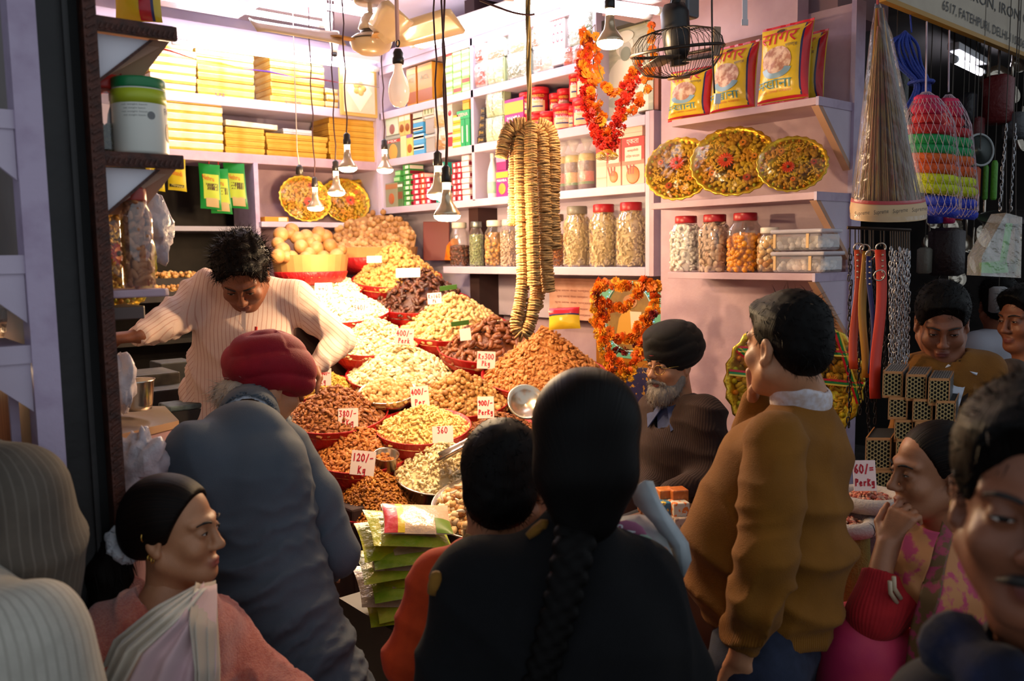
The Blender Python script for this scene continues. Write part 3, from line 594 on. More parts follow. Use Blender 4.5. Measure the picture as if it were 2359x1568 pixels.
t=thing('bottle','slim white bottle in the third row by the divider','bottle',(3.37,YatX(1136,3.37,z),z+.001));q=(3.37,YatX(1136,3.37,z),z+.001)
obj('body',MB().lathe([(.032,0),(.034,.1),(.03,.17),(.012,.23),(.012,.25)],q,n=16),mat('white_plastic','#e9e9ea',.4),t,True)
obj('cap',MB().lathe([(.014,.245),(.014,.275)],q,n=12),mat('white_plastic','#e9e9ea',.4),t,True)
obj('label_print',MB().lathe([(.035,.03),(.035,.1)],q,n=16),flat('#a9d0b4'),t,True)
carton(ypx(1142,z),ypx(1170,z),z,.155,MAG,'magenta and gold carton left of the figs in the third row',dep=.12,band=[(.72,.95,'#d9a83c')],text=[('MAMRA',.62,.8,.1)],spot=(.3,.3,'#e0913a'))
carton(ypx(1143,z),ypx(1165,z),z+.157,.1,'#8c2a6c','dark magenta carton on top of the gold and magenta carton',dep=.12,band=[(.5,.8,'#c98ab0')])
SPICE=mat('brown_spice','#7a3f22',.8,col2='#5c2c18',nscale=60)
for k,px in enumerate([1297,1322,1353]):
 y=YatX(px,3.38,z);x=3.38;t=thing('bagged_jar','%s yellow-lidded spice jar in a knotted clear bag'%['leftmost','middle','rightmost'][k],'jar',(x,y,z+.001),'bagged spice jars')
 obj('jar',MB().lathe([(.04,0),(.044,.01),(.044,.16),(.036,.17)],(x,y,z+.001),n=18),SPICE,t,True)
 obj('lid',MB().lathe([(.046,.155),(.046,.19),(.04,.195),(.0001,.195)],(x,y,z+.001),n=18),flat('#e8c64a',.4),t,True)
 P=[[(x+.0455*math.cos(a),y+.0455*math.sin(a),z+q)for a in np.linspace(2.6,4.9,9)]for q in(.04,.10)]
 obj('label_print',MB().grid(P),flat(['#d8503c','#e39a34','#e2603c'][k],.4),t,True)
 P=[[(x+.0457*math.cos(a),y+.0457*math.sin(a),z+q)for a in np.linspace(2.6,4.9,9)]for q in(.03,.045)]
 obj('green_print',MB().grid(P),flat('#5c8a3a',.4),t,True)
 obj('clear_bag',MB().lathe([(.05,0),(.054,.06),(.053,.15),(.047,.2),(.01,.215),(.026,.25),(.036,.275)],(x,y,z+.002),n=14),film('bag_film',haze=.18,hazecol=(.85,.8,.75),gloss=.3,bump=.8,bscale=25),t,True)
def chilli_box(a,bq,x,dep,label,rot=0):
 y0,y1=sorted((YatX(a,x,S3+.1),YatX(bq,x,S3+.1)));h=.235
 t=thing('chilli_powder_box',label,'carton',(x+dep/2,(y0+y1)/2,S3+.001),'chilli powder boxes');z=S3+.001;w=y1-y0;yc=(y0+y1)/2
 obj('box',MB().box((x,y0,z),(x+dep,y1,z+h)),flat('#eabba2',.5),t,bevel=.001)
 obj('red_print',MB().box((x-.001,y0,z+h*.52),(x+.003,y1,z+h)),flat('#d8261f',.45),t)
 obj('pink_print',MB().box((x-.0008,y0,z+h*.42),(x+.003,y1,z+h*.52)),flat('#e2735c',.45),t)
 obj('cream_panel',MB().box((x-.0016,y0+w*.12,z+h*.50),(x,y1-w*.14,z+h*.80)),flat('#f0d6bd',.5),t)
 obj('bowl_print',MB().lathe([(w*.3,0),(w*.27,.0012),(.0001,.0014)],(x-.001,yc-.0*w,z+h*.2),(-1,0,0),18),flat('#d9722a',.4),t,True)
 mb=MB()
 for i in range(3):mb.obox((x-.0025,yc+.03-.014*i,z+h*.22),(0,-.008,0),(.001,0,0),(0,.016-.010*i,h*.2))
 obj('chilli_print',mb,flat('#93231d',.4),t)['kind']='stuff'
 write(t,'एकता',(x-.0015,yc,z+h*.9),(0,-1,0),(0,0,1),w*.55,h*.12,flat('#f6e3d3'))
 write(t,'कश्मीरी',(x-.002,yc,z+h*.72),(0,-1,0),(0,0,1),w*.5,h*.07,flat('#b8302c'))
 write(t,'मिर्च पाउडर',(x-.002,yc,z+h*.6),(0,-1,0),(0,0,1),w*.62,h*.08,flat('#b8302c'))
 return t
chilli_box(1398,1430,3.315,.08,'left red and peach chilli powder box under the garland tip')
chilli_box(1433,1484,3.315,.08,'right red and peach chilli powder box by the unit end')
t=carton(ypx(1372,z),ypx(1396,z),z,.215,'#e8bba6','plain peach box seen beside the chilli powder boxes',dep=.1,band=[(.82,1,'#d8261f'),(.2,.24,'#c99a88'),(.5,.6,'#d8a893')])
carton(ypx(1408,z),ypx(1478,z),z+.238,.065,'#e6b79f','peach carton lying on top of the chilli powder boxes',dep=.14,band=[(.3,.34,'#c99a88')])
# piece meshes (nuts)
def ico(sub=1):
 bm=bmesh.new();bmesh.ops.create_icosphere(bm,subdivisions=sub,radius=1);bm.verts.ensure_lookup_table()
 v=np.array([q.co[:]for q in bm.verts]);f=np.array([[q.index for q in p.verts]for p in bm.faces]);bm.free();return v,f
ICO1=ico(1);ICO2=ico(2)
bm=bmesh.new();bmesh.ops.create_uvsphere(bm,u_segments=7,v_segments=5,radius=1);bmesh.ops.triangulate(bm,faces=bm.faces[:]);bm.verts.ensure_lookup_table()
UVS=(np.array([q.co[:]for q in bm.verts]),np.array([[q.index for q in p.verts]for p in bm.faces]));bm.free()
def shape(kind):
 if kind=='almond':
  v,f=UVS[0].copy(),UVS[1];t=(v[:,2]+1)/2;w=1-.55*np.clip(t-.3,0,1)**1.5;return np.c_[v[:,0]*.58*w,v[:,1]*.36*w,v[:,2]],f
 if kind=='cashew':
  v,f=ICO1[0].copy(),ICO1[1];a=v[:,2]*1.45;R=.75;r=.42*(1-.25*np.abs(v[:,2]));n=np.linalg.norm(v[:,:2],axis=1)+1e-9
  x,y=v[:,0]*.42,v[:,1]*.36;return np.c_[R*np.cos(a)-R*.6+x*np.cos(a),y,R*np.sin(a)+x*np.sin(a)],f
 if kind=='pista':v,f=UVS;return v*np.array([.62,.55,1.]),f
 if kind=='raisin':
  v,f=ICO1[0].copy(),ICO1[1];r=np.random.default_rng(3);return v*(1+.22*r.standard_normal((len(v),1)).clip(-1,1))*np.array([.6,.5,1.]),f
 if kind=='walnut':
  v,f=ICO1[0].copy(),ICO1[1];r=np.random.default_rng(5);return v*(1+.28*r.standard_normal((len(v),1)).clip(-1.2,1.2))*np.array([.8,.5,.95]),f
 if kind=='date':v,f=UVS;return v*np.array([.46,.42,1.]),f
 if kind=='round':v,f=ICO1;return v*np.array([.9,.85,1.]),f
 if kind=='sliver':v,f=UVS;return np.c_[v[:,0]*.25+.35*v[:,2]**2,v[:,1]*.18,v[:,2]],f
 if kind=='half':v,f=UVS;return v*np.array([.75,.35,1.]),f
SHAPES={k:shape(k)for k in 'almond cashew pista raisin walnut date round sliver half'.split()}
def rotmats(n,rng,flatness=0.,normals=None):
 q=rng.standard_normal((n,4));q/=np.linalg.norm(q,axis=1)[:,None];w,x,y,z=q.T
 return np.stack([np.stack([1-2*(y*y+z*z),2*(x*y-z*w),2*(x*z+y*w)],-1),np.stack([2*(x*y+z*w),1-2*(x*x+z*z),2*(y*z-x*w)],-1),np.stack([2*(x*z-y*w),2*(y*z+x*w),1-2*(x*x+y*y)],-1)],1)
def lie(normals,rng,tilt=.35):
 """rotations that lay each piece's long z axis roughly in the surface, its thin y axis along the normal"""
 n=normals/np.linalg.norm(normals,axis=1)[:,None];n=n+rng.standard_normal(n.shape)*tilt;n/=np.linalg.norm(n,axis=1)[:,None]
 r=rng.standard_normal(n.shape);z=r-n*(r*n).sum(1)[:,None];z/=np.linalg.norm(z,axis=1)[:,None];x=np.cross(n,z)
 return np.stack([x,n,z],2)
def pieces(kind,pos,rots,size,rng,var=.15):
 v,f=SHAPES[kind];n=len(pos);s=size*(1+var*rng.standard_normal(n).clip(-2,2))
 P=np.einsum('nij,kj->nki',rots,v)*s[:,None,None]+pos[:,None,:]
 F=(f[None]+(np.arange(n)*len(v))[:,None,None]).reshape(-1,3);return P.reshape(-1,3),F
def fast_obj(name,P,F,m,parent=None,smooth=True):
 p=wloc(parent)if parent is not None else V(0,0,0);P=P-p
 me=bpy.data.meshes.new(name);k=F.shape[1];me.vertices.add(len(P));me.vertices.foreach_set('co',np.ascontiguousarray(P,np.float32).ravel())
 me.loops.add(F.size);me.loops.foreach_set('vertex_index',F.astype(np.int32).ravel());me.polygons.add(len(F))
 me.polygons.foreach_set('loop_start',np.arange(0,F.size,k,dtype=np.int32));me.polygons.foreach_set('loop_total',np.full(len(F),k,np.int32))
 me.update(calc_edges=True)
 if smooth:me.shade_smooth()
 me.materials.append(m);o=bpy.data.objects.new(name,me);COL.objects.link(o)
 if parent is not None:o.parent=parent
 return o
NUT={'almond':mat('almond_skin','#a85a22',.62,island=['#c47a34','#b0662a','#cf8a42','#8f4c1e'],bump=.3,bscale=220),'almond_dark':mat('dark_almond_skin','#7c4220',.62,island=['#95562a','#b0703a','#6c3818'],bump=.3,bscale=220),'almond_big':mat('tan_almond','#b86f34',.6,island=['#cf8c48','#c27c3c','#d89a58'],bump=.3,bscale=220),'cashew':mat('cashew_cream','#e0c48a',.55,island=['#efdcae','#e8d09a','#f3e6c4']),'cashew_white':mat('cashew_white','#eadcae',.55,island=['#f4ecca','#f0e4ba','#f8f2da']),'cashew_roast':mat('roasted_cashew','#dcb462',.55,island=['#e9c67a','#e2be70','#f0d594']),'pista':mat('pistachio_shell','#c49a5c',.6,island=['#d9b57c','#cfa868','#e2c48e','#b88a4c']),'apricot_shell':mat('almond_shell','#b88440',.65,island=['#cf9c56','#c28e4a','#dab06c'],bump=.5,bscale=150),'raisin':mat('golden_raisin','#a8641e',.5,island=['#c07c2c','#8f4f18','#b87224','#cf8f3a']),'yellow':mat('yellow_raisin','#b8902a',.55,island=['#cda83c','#a87f24','#c29a30']),'walnut':mat('walnut_kernel','#b07a38',.6,island=['#c99450','#a06a2c','#d6a862','#8f5a26']),'date':mat('brown_date','#6e3a1e',.38,island=['#8a4f2a','#7a4222','#5c2e18'],bump=.5,bscale=90),'dark':mat('dark_brown_date','#4e2a1c',.4,island=['#6a3d28','#5c3322','#3e2016'],bump=.5,bscale=90),'peanut':mat('red_peanut','#9c4a3a',.6,island=['#b5604c','#c9a184','#8a3c30']),'mix':mat('trail_mix','#c08a44',.6,island=['#e2c08a','#9c5c2a','#d8aa68','#efe0bc','#a8743a']),'white':mat('white_seed','#e8e2d6',.45,island=['#f2eee6','#ddd4c6']),'beige':mat('beige_kernel','#b89a82',.6,island=['#c8ac94','#a88a72']),'orange':mat('orange_sweet','#e08a12',.4,island=['#ec9c24','#d87c0c']),'green':mat('green_cardamom','#7d8a5c',.7,island=['#98a474','#6a7850']),'jarcashew':mat('jar_cashew','#d9bd86',.55,island=['#e6cf9c','#dfc690']),'jaralmond':mat('jar_almond','#a8653a',.6,island=['#bb7a4c','#96562e']),}
# glass and plastic jars
JARF=film('jar_plastic',gloss=.22,rough=.05,haze=.04,hazecol=(.9,.85,.8))
def jar(x,y,z,r,h,label,kind,m,size,lidcol='#b8202a',fill=.86,sq=0.,name='storage_jar',metal=False,group='nut jars',clump=None,lidh=.12):
 t=thing(name,label,'jar',(x,y,z+.001),group);z+=.001;q=(x,y,z);n=28
 neck=1-lidh
 prof=[(r*.9,0),(r,h*.03),(r,h*.68),(r*.97,h*.74),(r*.72,h*(neck-.05)),(r*.70,h*neck)]
 obj('body',MB().lathe(prof,q,n=n,sq=sq),JARF,t,True)
 obj('lid',MB().lathe([(r*.78,h*(neck-.01)),(r*.80,h*neck),(r*.80,h*.985),(r*.75,h),(.0001,h)],q,n=24),mat('jar_lid_'+lidcol[1:],lidcol,.35,.9 if metal else 0),t,True)
 rng=np.random.default_rng(zlib.crc32(label.encode())%2**31);hf=h*fill
 cnt=int(1.35*2*math.pi*r*hf/(size*size*2.0));a=rng.uniform(0,2*math.pi,cnt);zz=rng.uniform(size*.5,hf,cnt)
 pr=np.interp(zz/h,[p[1]/h for p in prof],[p[0]for p in prof])-size*.55
 c,s=np.cos(a),np.sin(a)
 if sq:e=(np.abs(c)**sq+np.abs(s)**sq)**(-1/sq)
 else:e=1
 pos=np.c_[x+pr*e*c,y+pr*e*s,z+zz];nor=np.c_[c,s,np.zeros(cnt)]
 nt=int(2.2*r*r/(size*size));rr=r*.65*np.sqrt(rng.random(nt));aa=rng.uniform(0,6.28,nt);pos2=np.c_[x+rr*np.cos(aa),y+rr*np.sin(aa),np.full(nt,z+hf)]
 pos=np.r_[pos,pos2];nor=np.r_[nor,np.tile([[0,0,1.]],(nt,1))]
 P,F=pieces(kind,pos,lie(nor,rng,.25),size,rng);rc=r-size*1.25;core=MB().lathe([(rc,h*.02),(rc,min(hf,h*.68)),(rc*.6,hf-size),(.0001,hf-size)],q,n=16,sq=sq)
 o=fast_obj('contents',P,F,m,t);o['kind']='stuff'
 obj('filling',core,m,t,True)
 return t
def cjar(px,X,z,**k):return(X,YatX(px,X,z+.1),z)
for px,lab,lid,met in[(1330,'cashew jar with a clear dark-rimmed lid, leftmost of three beside the figs','#8a8274',False),(1391,'red-lidded cashew jar in the middle of three','#b8202a',False),(1454,'red-lidded cashew jar at the unit end','#b8202a',False)]:
 x,y,_=cjar(px,3.39,S4);jar(x,y,S4,.072,.335,lab,'cashew',NUT['jarcashew'],.0145,lid,.88,sq=3.2)
x,y,_=cjar(1282,3.42,S4);jar(x,y,S4,.055,.30,'jar of reddish seeds half hidden behind the figs','round',NUT['almond_dark'],.008,'#7a5a4a',.6)
for px,r,lab,k,m,sz,lid,fill,met in[(1059,.062,'cloudy jar with dark pods, leftmost on the lowest shelf','round',NUT['dark'],.013,'#cfc4b4',.45,0),(1098,.046,'narrow jar of green cardamom with a metal lid','pista',NUT['green'],.0075,'#8a8f8a',.7,1),(1140,.062,'white-lidded jar of brown star shaped spice','walnut',NUT['walnut'],.017,'#e6dccb',.7,0),(1172,.05,'pale jar of cream powder pieces at the figs','round',NUT['beige'],.008,'#d9cfc0',.75,0)]:
 x,y,_=cjar(px,3.38,S4);jar(x,y,S4,r,.285,lab,k,m,sz,lid,fill,metal=bool(met))
for px,lab,k,m,sz,fill in[(1580,'red-lidded jar of white coated seeds','pista',NUT['white'],.0125,.82),(1646,'red-lidded jar of beige nut halves','half',NUT['beige'],.0145,.84),(1716,'red-lidded jar of orange sweets','round',NUT['orange'],.0135,.62)]:
 X=3.12;jar(X,YatX(px,X,1.8),1.705,.062,.25,lab,k,m,sz,'#b01e28',fill,sq=4,group='red-lidded jars on the end panel')
X=3.12;jar(X,YatX(1772,X,1.75),1.705,.047,.185,'short white-lidded jar of mixed sweets','round',NUT['mix'],.015,'#e3ddd2',.75)
for k in range(2):
 z=1.706+k*.088;ya,yb=YatX(1918,3.12,z),YatX(1800,3.12,z);t=thing('plastic_box','clear lidded plastic box, %s of two on the end panel'%['lower','upper'][k],'tub',(3.12,(ya+yb)/2,z),'plastic tubs')
 y0,y1=min(ya,yb)+.0+.01*k,max(ya,yb)-.0
 obj('tub',MB().box((3.05,y0,z),(3.2,y1,z+.068)),film('clear_tub',haze=.22,hazecol=(.75,.72,.76),gloss=.3),t,bevel=.012)
 obj('lid',MB().box((3.045,y0-.006,z+.068),(3.205,y1+.006,z+.084)),film('frosted_lid2',haze=.55,hazecol=(.75,.72,.82)),t,bevel=.006)
 for yy in(y0+.05,y1-.02):obj('printed_strip',MB().box((3.047,yy,z+.01),(3.05,yy+.012,z+.066)),flat('#d8b07a'),t)
 P,F=pieces('round',np.c_[RNG.uniform(3.065,3.19,60),RNG.uniform(y0+.015,y1-.015,60),RNG.uniform(z+.012,z+.045,60)],rotmats(60,RNG),.014,RNG)
 fast_obj('contents',P,F,mat('pale_sweets','#d9cfc8',.5,island=['#e8e2dc','#b8a898']),t)['kind']='stuff'
q=V(.568,1.862,2.011);t=thing('powder_tub','white tub with green lid and lime band on the corner shelf','tub',q)
obj('body',MB().lathe([(.050,0),(.0525,.006),(.0525,.125),(.0505,.132)],q,n=32),mat('tub_label_white','#dcdad0',.4),t,True)
obj('lid',MB().lathe([(.0515,.131),(.0525,.133),(.0525,.148),(.050,.152),(.0001,.152)],q,n=32),mat('green_lid','#1c7a45',.35),t,True)
obj('lime_band',MB().lathe([(.0528,.1),(.0528,.128)],q,n=32),mat('lime_print','#b2bf2c',.4),t,True)
def tubs(p,q=q):a=-math.pi/2-.1+(p[0]-q[0])/.0528;return(q[0]+.0531*math.cos(a),q[1]+.0531*math.sin(a),p[2])
write(t,'FARM',q+V(.062,-.05,.087),(1,0,0),(0,0,1),.03,.013,flat('#2c3a6a'),surf=tubs)
for k in range(4):write(t,'net weight batch',q+V(-.02,-.05,.095-.007*k),(1,0,0),(0,0,1),.05-.008*(k%2),.004,flat('#8a8a88'),surf=tubs)
obj('seal_print',MB().add([tubs((q[0]+.012+.008*math.cos(a),0,q[2]+.075+.008*math.sin(a)))for a in np.linspace(0,6.28,12,endpoint=False)],[tuple(range(12))]),flat('#777777'),t)
obj('nut_print',MB().add([tubs((q[0]+.062+.014*math.cos(a),0,q[2]+.045+.02*math.sin(a)))for a in np.linspace(0,6.28,14,endpoint=False)],[tuple(range(14))]),flat('#b98a4a'),t)
q=V(.505,1.90,2.011);t=thing('seed_jar','jar of dark green seeds with red lid behind the tub','jar',q)
obj('body',MB().lathe([(.038,0),(.04,.01),(.04,.12),(.034,.135)],q,n=20),JARF,t,True);obj('lid',MB().lathe([(.037,.13),(.039,.133),(.039,.158),(.0001,.16)],q,n=20),flat('#c22a22',.35),t,True)
P,F=pieces('round',np.c_[q[0]+RNG.uniform(-.025,.025,300),q[1]+RNG.uniform(-.03,.03,300),q[2]+RNG.uniform(.006,.06,300)],rotmats(300,RNG),.005,RNG);fast_obj('contents',P,F,mat('dark_green_seed','#4a4a22',.7),t)['kind']='stuff'
q=V(.537,1.925,2.011);t=thing('sauce_bottle','slim dark bottle squeezed between tub and seed jar','bottle',q)
obj('body',MB().lathe([(.016,0),(.017,.06),(.013,.09),(.008,.105),(.008,.12)],q,n=14),mat('dark_bottle','#4a3f52',.3),t,True);obj('cap',MB().lathe([(.0095,.115),(.0095,.13)],q,n=10),flat('#b8b2b8'),t)
def pillow(name,label,cat,c,ux,uy,w,h,bulge,m,group=None,seal=None,n=9):
 """sealed soft packet; returns (thing, surface function)"""
 ux,uy=unit(ux),unit(uy);nn=np.cross(ux,uy);c=np.asarray(c,float);t=thing(name,label,cat,c-uy*h/2,group)
 rs=np.random.default_rng(zlib.crc32(label.encode())%9999);wob=rs.standard_normal(4)*.004
 def S(u,v,side=1,off=0.):
  bb=max(0,(1-abs(u)**2.6))**.6*max(0,(1-abs(v)**3.2))**.7;pin=1-.05*(1-abs(v)**2)
  return c+ux*(u*w/2*pin)+uy*(v*h/2*(1-.02*(1-u*u)))+nn*(side*bulge*bb*(1+.12*math.sin(5*u+wob[0]*900)*math.sin(4*v+wob[1]*900))+off)
 for side,nm in((1,'front'),(-1,'rear')):
  G=[[S(u,v,side)for u in np.linspace(-1,1,n)]for v in np.linspace(-1,1,n+4)]
  if side<0:G=[r[::-1]for r in G]
  obj(nm,MB().grid(G),m,t,True)
 if seal is not None:
  for v0,v1 in((-1.0,-1.06),(1.0,1.06)):
   obj('seal',MB().grid([[c+ux*u*w/2+uy*v*h/2+nn*.002*math.sin(14*u)for u in np.linspace(-1,1,12)]for v in(v0,v1)]),seal,t,solid=.0015)
 def patch(nm,u0,u1,v0,v1,mm,k=8,off=.0015,fn=None):
  G=[[S(u0+(u1-u0)*j/k,v0+(v1-v0)*i/k,1,off)for j in range(k+1)]for i in range(k+1)]
  return obj(nm,MB().grid(G),mm,t,True)
 def surf(q):
  d=np.asarray(q)-c;return S(float(np.clip(d@ux/(w/2),-1,1)),float(np.clip(d@uy/(h/2),-1,1)),1,.004)
 return t,S,patch,surf
YEL=mat('yellow_wrapper','#d9b62c',.25,bump=.25,bscale=25);REDW=mat('red_wrapper','#b81f2e',.25,bump=.25,bscale=25);BLUW=mat('navy_wrapper','#28285c',.3)
def makhana(c,ux,uy,w,h,label):
 t,S,patch,surf=pillow('snack_packet',label,'packet',c,ux,uy,w,h,.045,YEL,'yellow puffed snack packets',seal=REDW)
 patch('red_stripe',.80,.99,-.98,.98,REDW);patch('navy_stripe',.74,.80,-.98,.98,BLUW);patch('red_foot',-.98,.98,-.99,-.93,REDW)
 k=16;mb=MB();cn=[S(-.12+.60*math.cos(a)*.9,.0+.40*math.sin(a),1,.002)for a in np.linspace(0,6.283,k,endpoint=False)]
 obj('window',MB().grid([[S(-.12+.60*r*math.cos(a),.03+.40*r*math.sin(a),1,.002)for a in np.linspace(0,6.283,k+1)]for r in(.02,.4,.75,1)]),mat('puffed_seed','#d9b9a0',.5,col2='#a8705a',nscale=45,thr=(.4,.6)),t,True)
 obj('bowl_print',MB().grid([[S(-.12+.60*r*math.cos(a),-.12+.34*r*math.sin(a),1,.0028)for a in np.linspace(3.3,6.1,k+1)]for r in(.6,.8,1)]),flat('#7fa0b4',.3),t,True)
 c=np.asarray(c);uxn,uyn=unit(ux),unit(uy)
 write(t,'सागर',c+uxn*w*-.06+uyn*h*.33,ux,uy,w*.74,h*.17,flat('#c21f34',.3),surf=surf)
 write(t,'ब्राण्ड',c+uxn*w*.22+uyn*h*.19,ux,uy,w*.22,h*.05,flat('#2a2a55',.3),surf=surf)
 write(t,'मखाना',c+uxn*w*-.1+uyn*h*-.30,ux,uy,w*.70,h*.11,flat('#1d7a8a',.3),surf=surf)
 write(t,'शुद्ध ताजा मखाना',c+uxn*w*-.08+uyn*h*-.40,ux,uy,w*.66,h*.035,flat('#c2552a',.3),surf=surf)
 obj('emblem',MB().grid([[S(-.1+.16*r*math.cos(a),.86+.06*r*math.sin(a),1,.004)for a in np.linspace(0,6.283,13)]for r in(.05,1)]),flat('#3a2c18',.3),t)
 return t
for(pl,pr,pt,pb,X,lab)in[(1546,1638,150,262,3.1,'snack packet under the cage fan, leftmost on the top end shelf'),(1640,1745,98,248,3.1,'leaning snack packet in the middle of the top end shelf'),(1750,1870,55,230,3.08,'upright snack packet, biggest and right on the top end shelf'),(1800,1903,62,222,3.2,'snack packet tucked behind the biggest one')]:
 y0,y1=YatX(pl,X,2.5),YatX(pr,X,2.5);a,bq=onx((pl+pr)/2,pt,X),onx((pl+pr)/2,pb,X);hh=a[2]-bq[2]
 makhana((X,(y0+y1)/2,2.376+hh*.53),(.12 if pr<1700 else.0,-1,0),(.10,0,1),abs(y1-y0),hh,lab)
c=at(318,-2,1.93);t,S,patch,surf=pillow('snack_packet','yellow and red snack packet at the top of the carved jamb','packet',c,dirc(1,0,.2),(0,0,1),.10,.10,.02,YEL,'yellow puffed snack packets')
patch('red_stripe',.1,.6,-.98,.98,REDW);patch('navy_stripe',.6,.72,-.98,.98,BLUW)
c=V(.505,1.90,2.193);t,S,patch,surf=pillow('snack_packet','red snack packet tucked under the upper corner shelf','packet',c,dirc(1,0,.2),(0,0,1),.085,.04,.015,REDW,'yellow puffed snack packets')
patch('yellow_print',-.5,.2,-.9,.9,YEL)
# stepped display carrying the bowls
DISP=mat('display_cloth','#2a1512',.8,col2='#3c1f18',nscale=6)
st=thing('display_stand','dark stepped display stand under the bowls of dry fruit','stand',(2.3,3.5,.35))
for k,(x0,x1,y0,y1,z)in enumerate([(1.62,3.25,2.82,2.95,.62),(1.62,3.28,2.95,3.45,.80),(1.9,3.28,3.45,3.9,.94),(1.9,3.28,3.9,4.3,1.06),(2.05,3.28,4.3,4.7,1.22),(2.1,3.28,4.7,5.34,1.44)]):
 obj('step',MB().box((x0,y0,.351),(x1,y1,z)),DISP,st,bevel=.01)
RED=mat('red_bowl_foil','#a5121a',.35,.1,col2='#c8242a',nscale=14,bump=.9,bscale=55,stretch=(1,1,.4))
STEEL=mat('steel','#c4b8a8',.22,.9,bump=.05,bscale=20)
CARD=mat('cardboard','#b98a52',.7,col2='#a87a46',nscale=5)
def surf_heap(R,hh,p=1.15,flat_=.0):
 """heap height as a function of radius"""
 return lambda r:hh*np.clip(1-(r/R)**p,0,1)
def tiltmat(ax,ang):
 ax=unit(ax);K=np.array([[0,-ax[2],ax[1]],[ax[2],0,-ax[0]],[-ax[1],ax[0],0]]);return np.eye(3)+math.sin(ang)*K+(1-math.cos(ang))*K@K
TAX=unit(np.cross(V(0,0,1),V(-.62,-.78,0)))
def bowl(label,c,R,tilt=14,depth=.16,style='red',rough_rim=True):
 c=np.asarray(c);M=tiltmat(TAX,math.radians(tilt));t=thing('nut_bowl',label,'bowl',c-V(0,0,depth),'bowls of dry fruit');ax=M@V(0,0,1)
 if style=='red':prof=[(R*.45,-depth),(R*.72,-depth*.82),(R*.93,-depth*.4),(R*1.0,0),(R*1.015,.006),(R*.99,.006),(R*.9,-depth*.35)]
 else:prof=[(R*.4,-depth),(R*.7,-depth*.8),(R*.93,-depth*.35),(R,0),(R*1.03,.004),(R*1.0,.008),(R*.93,-depth*.2)]
 obj('dish',MB().lathe(prof,c,ax,40),RED if style=='red' else STEEL,t,True)
 b0=c-ax*depth;obj('riser',MB().lathe([(R*.42,.4-b0[2]),(R*.42,-.012)],b0,n=12),DISP,st)
 return t,M
def heap(name,label,c,R,hh,kind,m,size,M,n=None,p=1.15,off=(0,0),individual=False,cat=None,glab=None,seed=1,over=1.0,tilt=.4):
 rng=np.random.default_rng(seed);c=np.asarray(c);f=surf_heap(R*over,hh,p)
 slope=math.sqrt(1+(hh/R)**2);n=n or int(1.75*math.pi*(R*over)**2*slope/(size*size*1.55))
 r=R*over*.985*np.sqrt(rng.random(n));a=rng.uniform(0,2*math.pi,n)
 x,y=r*np.cos(a),r*np.sin(a);z=f(r)*(1+.05*np.sin(3*a+seed));e=.004
 g=(f(r+e)-f(r-e))/(2*e);nor=np.c_[-g*np.cos(a),-g*np.sin(a),np.ones(n)]
 pos=np.c_[x,y,z]+rng.standard_normal((n,3))*size*.25;pos[:,2]-=size*.75*rng.random(n)**2
 pos+=(np.array([off[0],off[1],0])*(np.clip(z/hh,0,1)**1.0)[:,None])
 pos=pos@M.T+c;nor=nor@M.T
 rr=np.linspace(0,1,12)**1.0;G=[[(q*R*over*.99*math.cos(b),q*R*over*.99*math.sin(b),float(f(q*R*over*.99))-size*1.15)for b in np.linspace(0,2*math.pi,37)]for q in rr[::-1]]
 G=[[tuple(M@(np.array(q)+np.array([off[0],off[1],0])*max(0,q[2])/hh)+c)for q in row]for row in G]
 if not individual:
  P,F=pieces(kind,pos,lie(nor,rng,tilt),size,rng)
  t=thing(name,label,cat or 'dried fruit',c,'heaps of nuts and dried fruit');t['kind']='stuff'
  o=fast_obj('pieces',P,F,m,t);o['kind']='stuff'
  obj('heap_core',MB().grid(G),m,t,True)['kind']='stuff'
  return t
 core=thing(name+'_bed',glab[1],cat,c);core['kind']='stuff';obj('heap_core',MB().grid(G),m[0]if isinstance(m,list)else m,core,True)['kind']='stuff'
 v,ff=SHAPES[kind];meshes=[]
 for k in range(4):
  rg=np.random.default_rng(k);vv=v*size*(1+.10*rg.standard_normal(3).clip(-1,1));me=mesh_of(name,vv.tolist(),[tuple(map(int,q))for q in ff],m[k%len(m)]if isinstance(m,list)else m,True);meshes.append(me)
 R3=lie(nor,rng,tilt);vis=np.argsort(-((pos-c)@unit(V(-.62,-.78,.9))))
 for i in vis[:min(len(vis),300)]:
  o=bpy.data.objects.new(name,meshes[i%4]);COL.objects.link(o);o.matrix_world=Matrix.Translation(pos[i].tolist())@Matrix(R3[i].tolist()).to_4x4()
  tag(o,label,cat,glab[0])
 return core
def place(px,py,X):return onx(px,py,X)
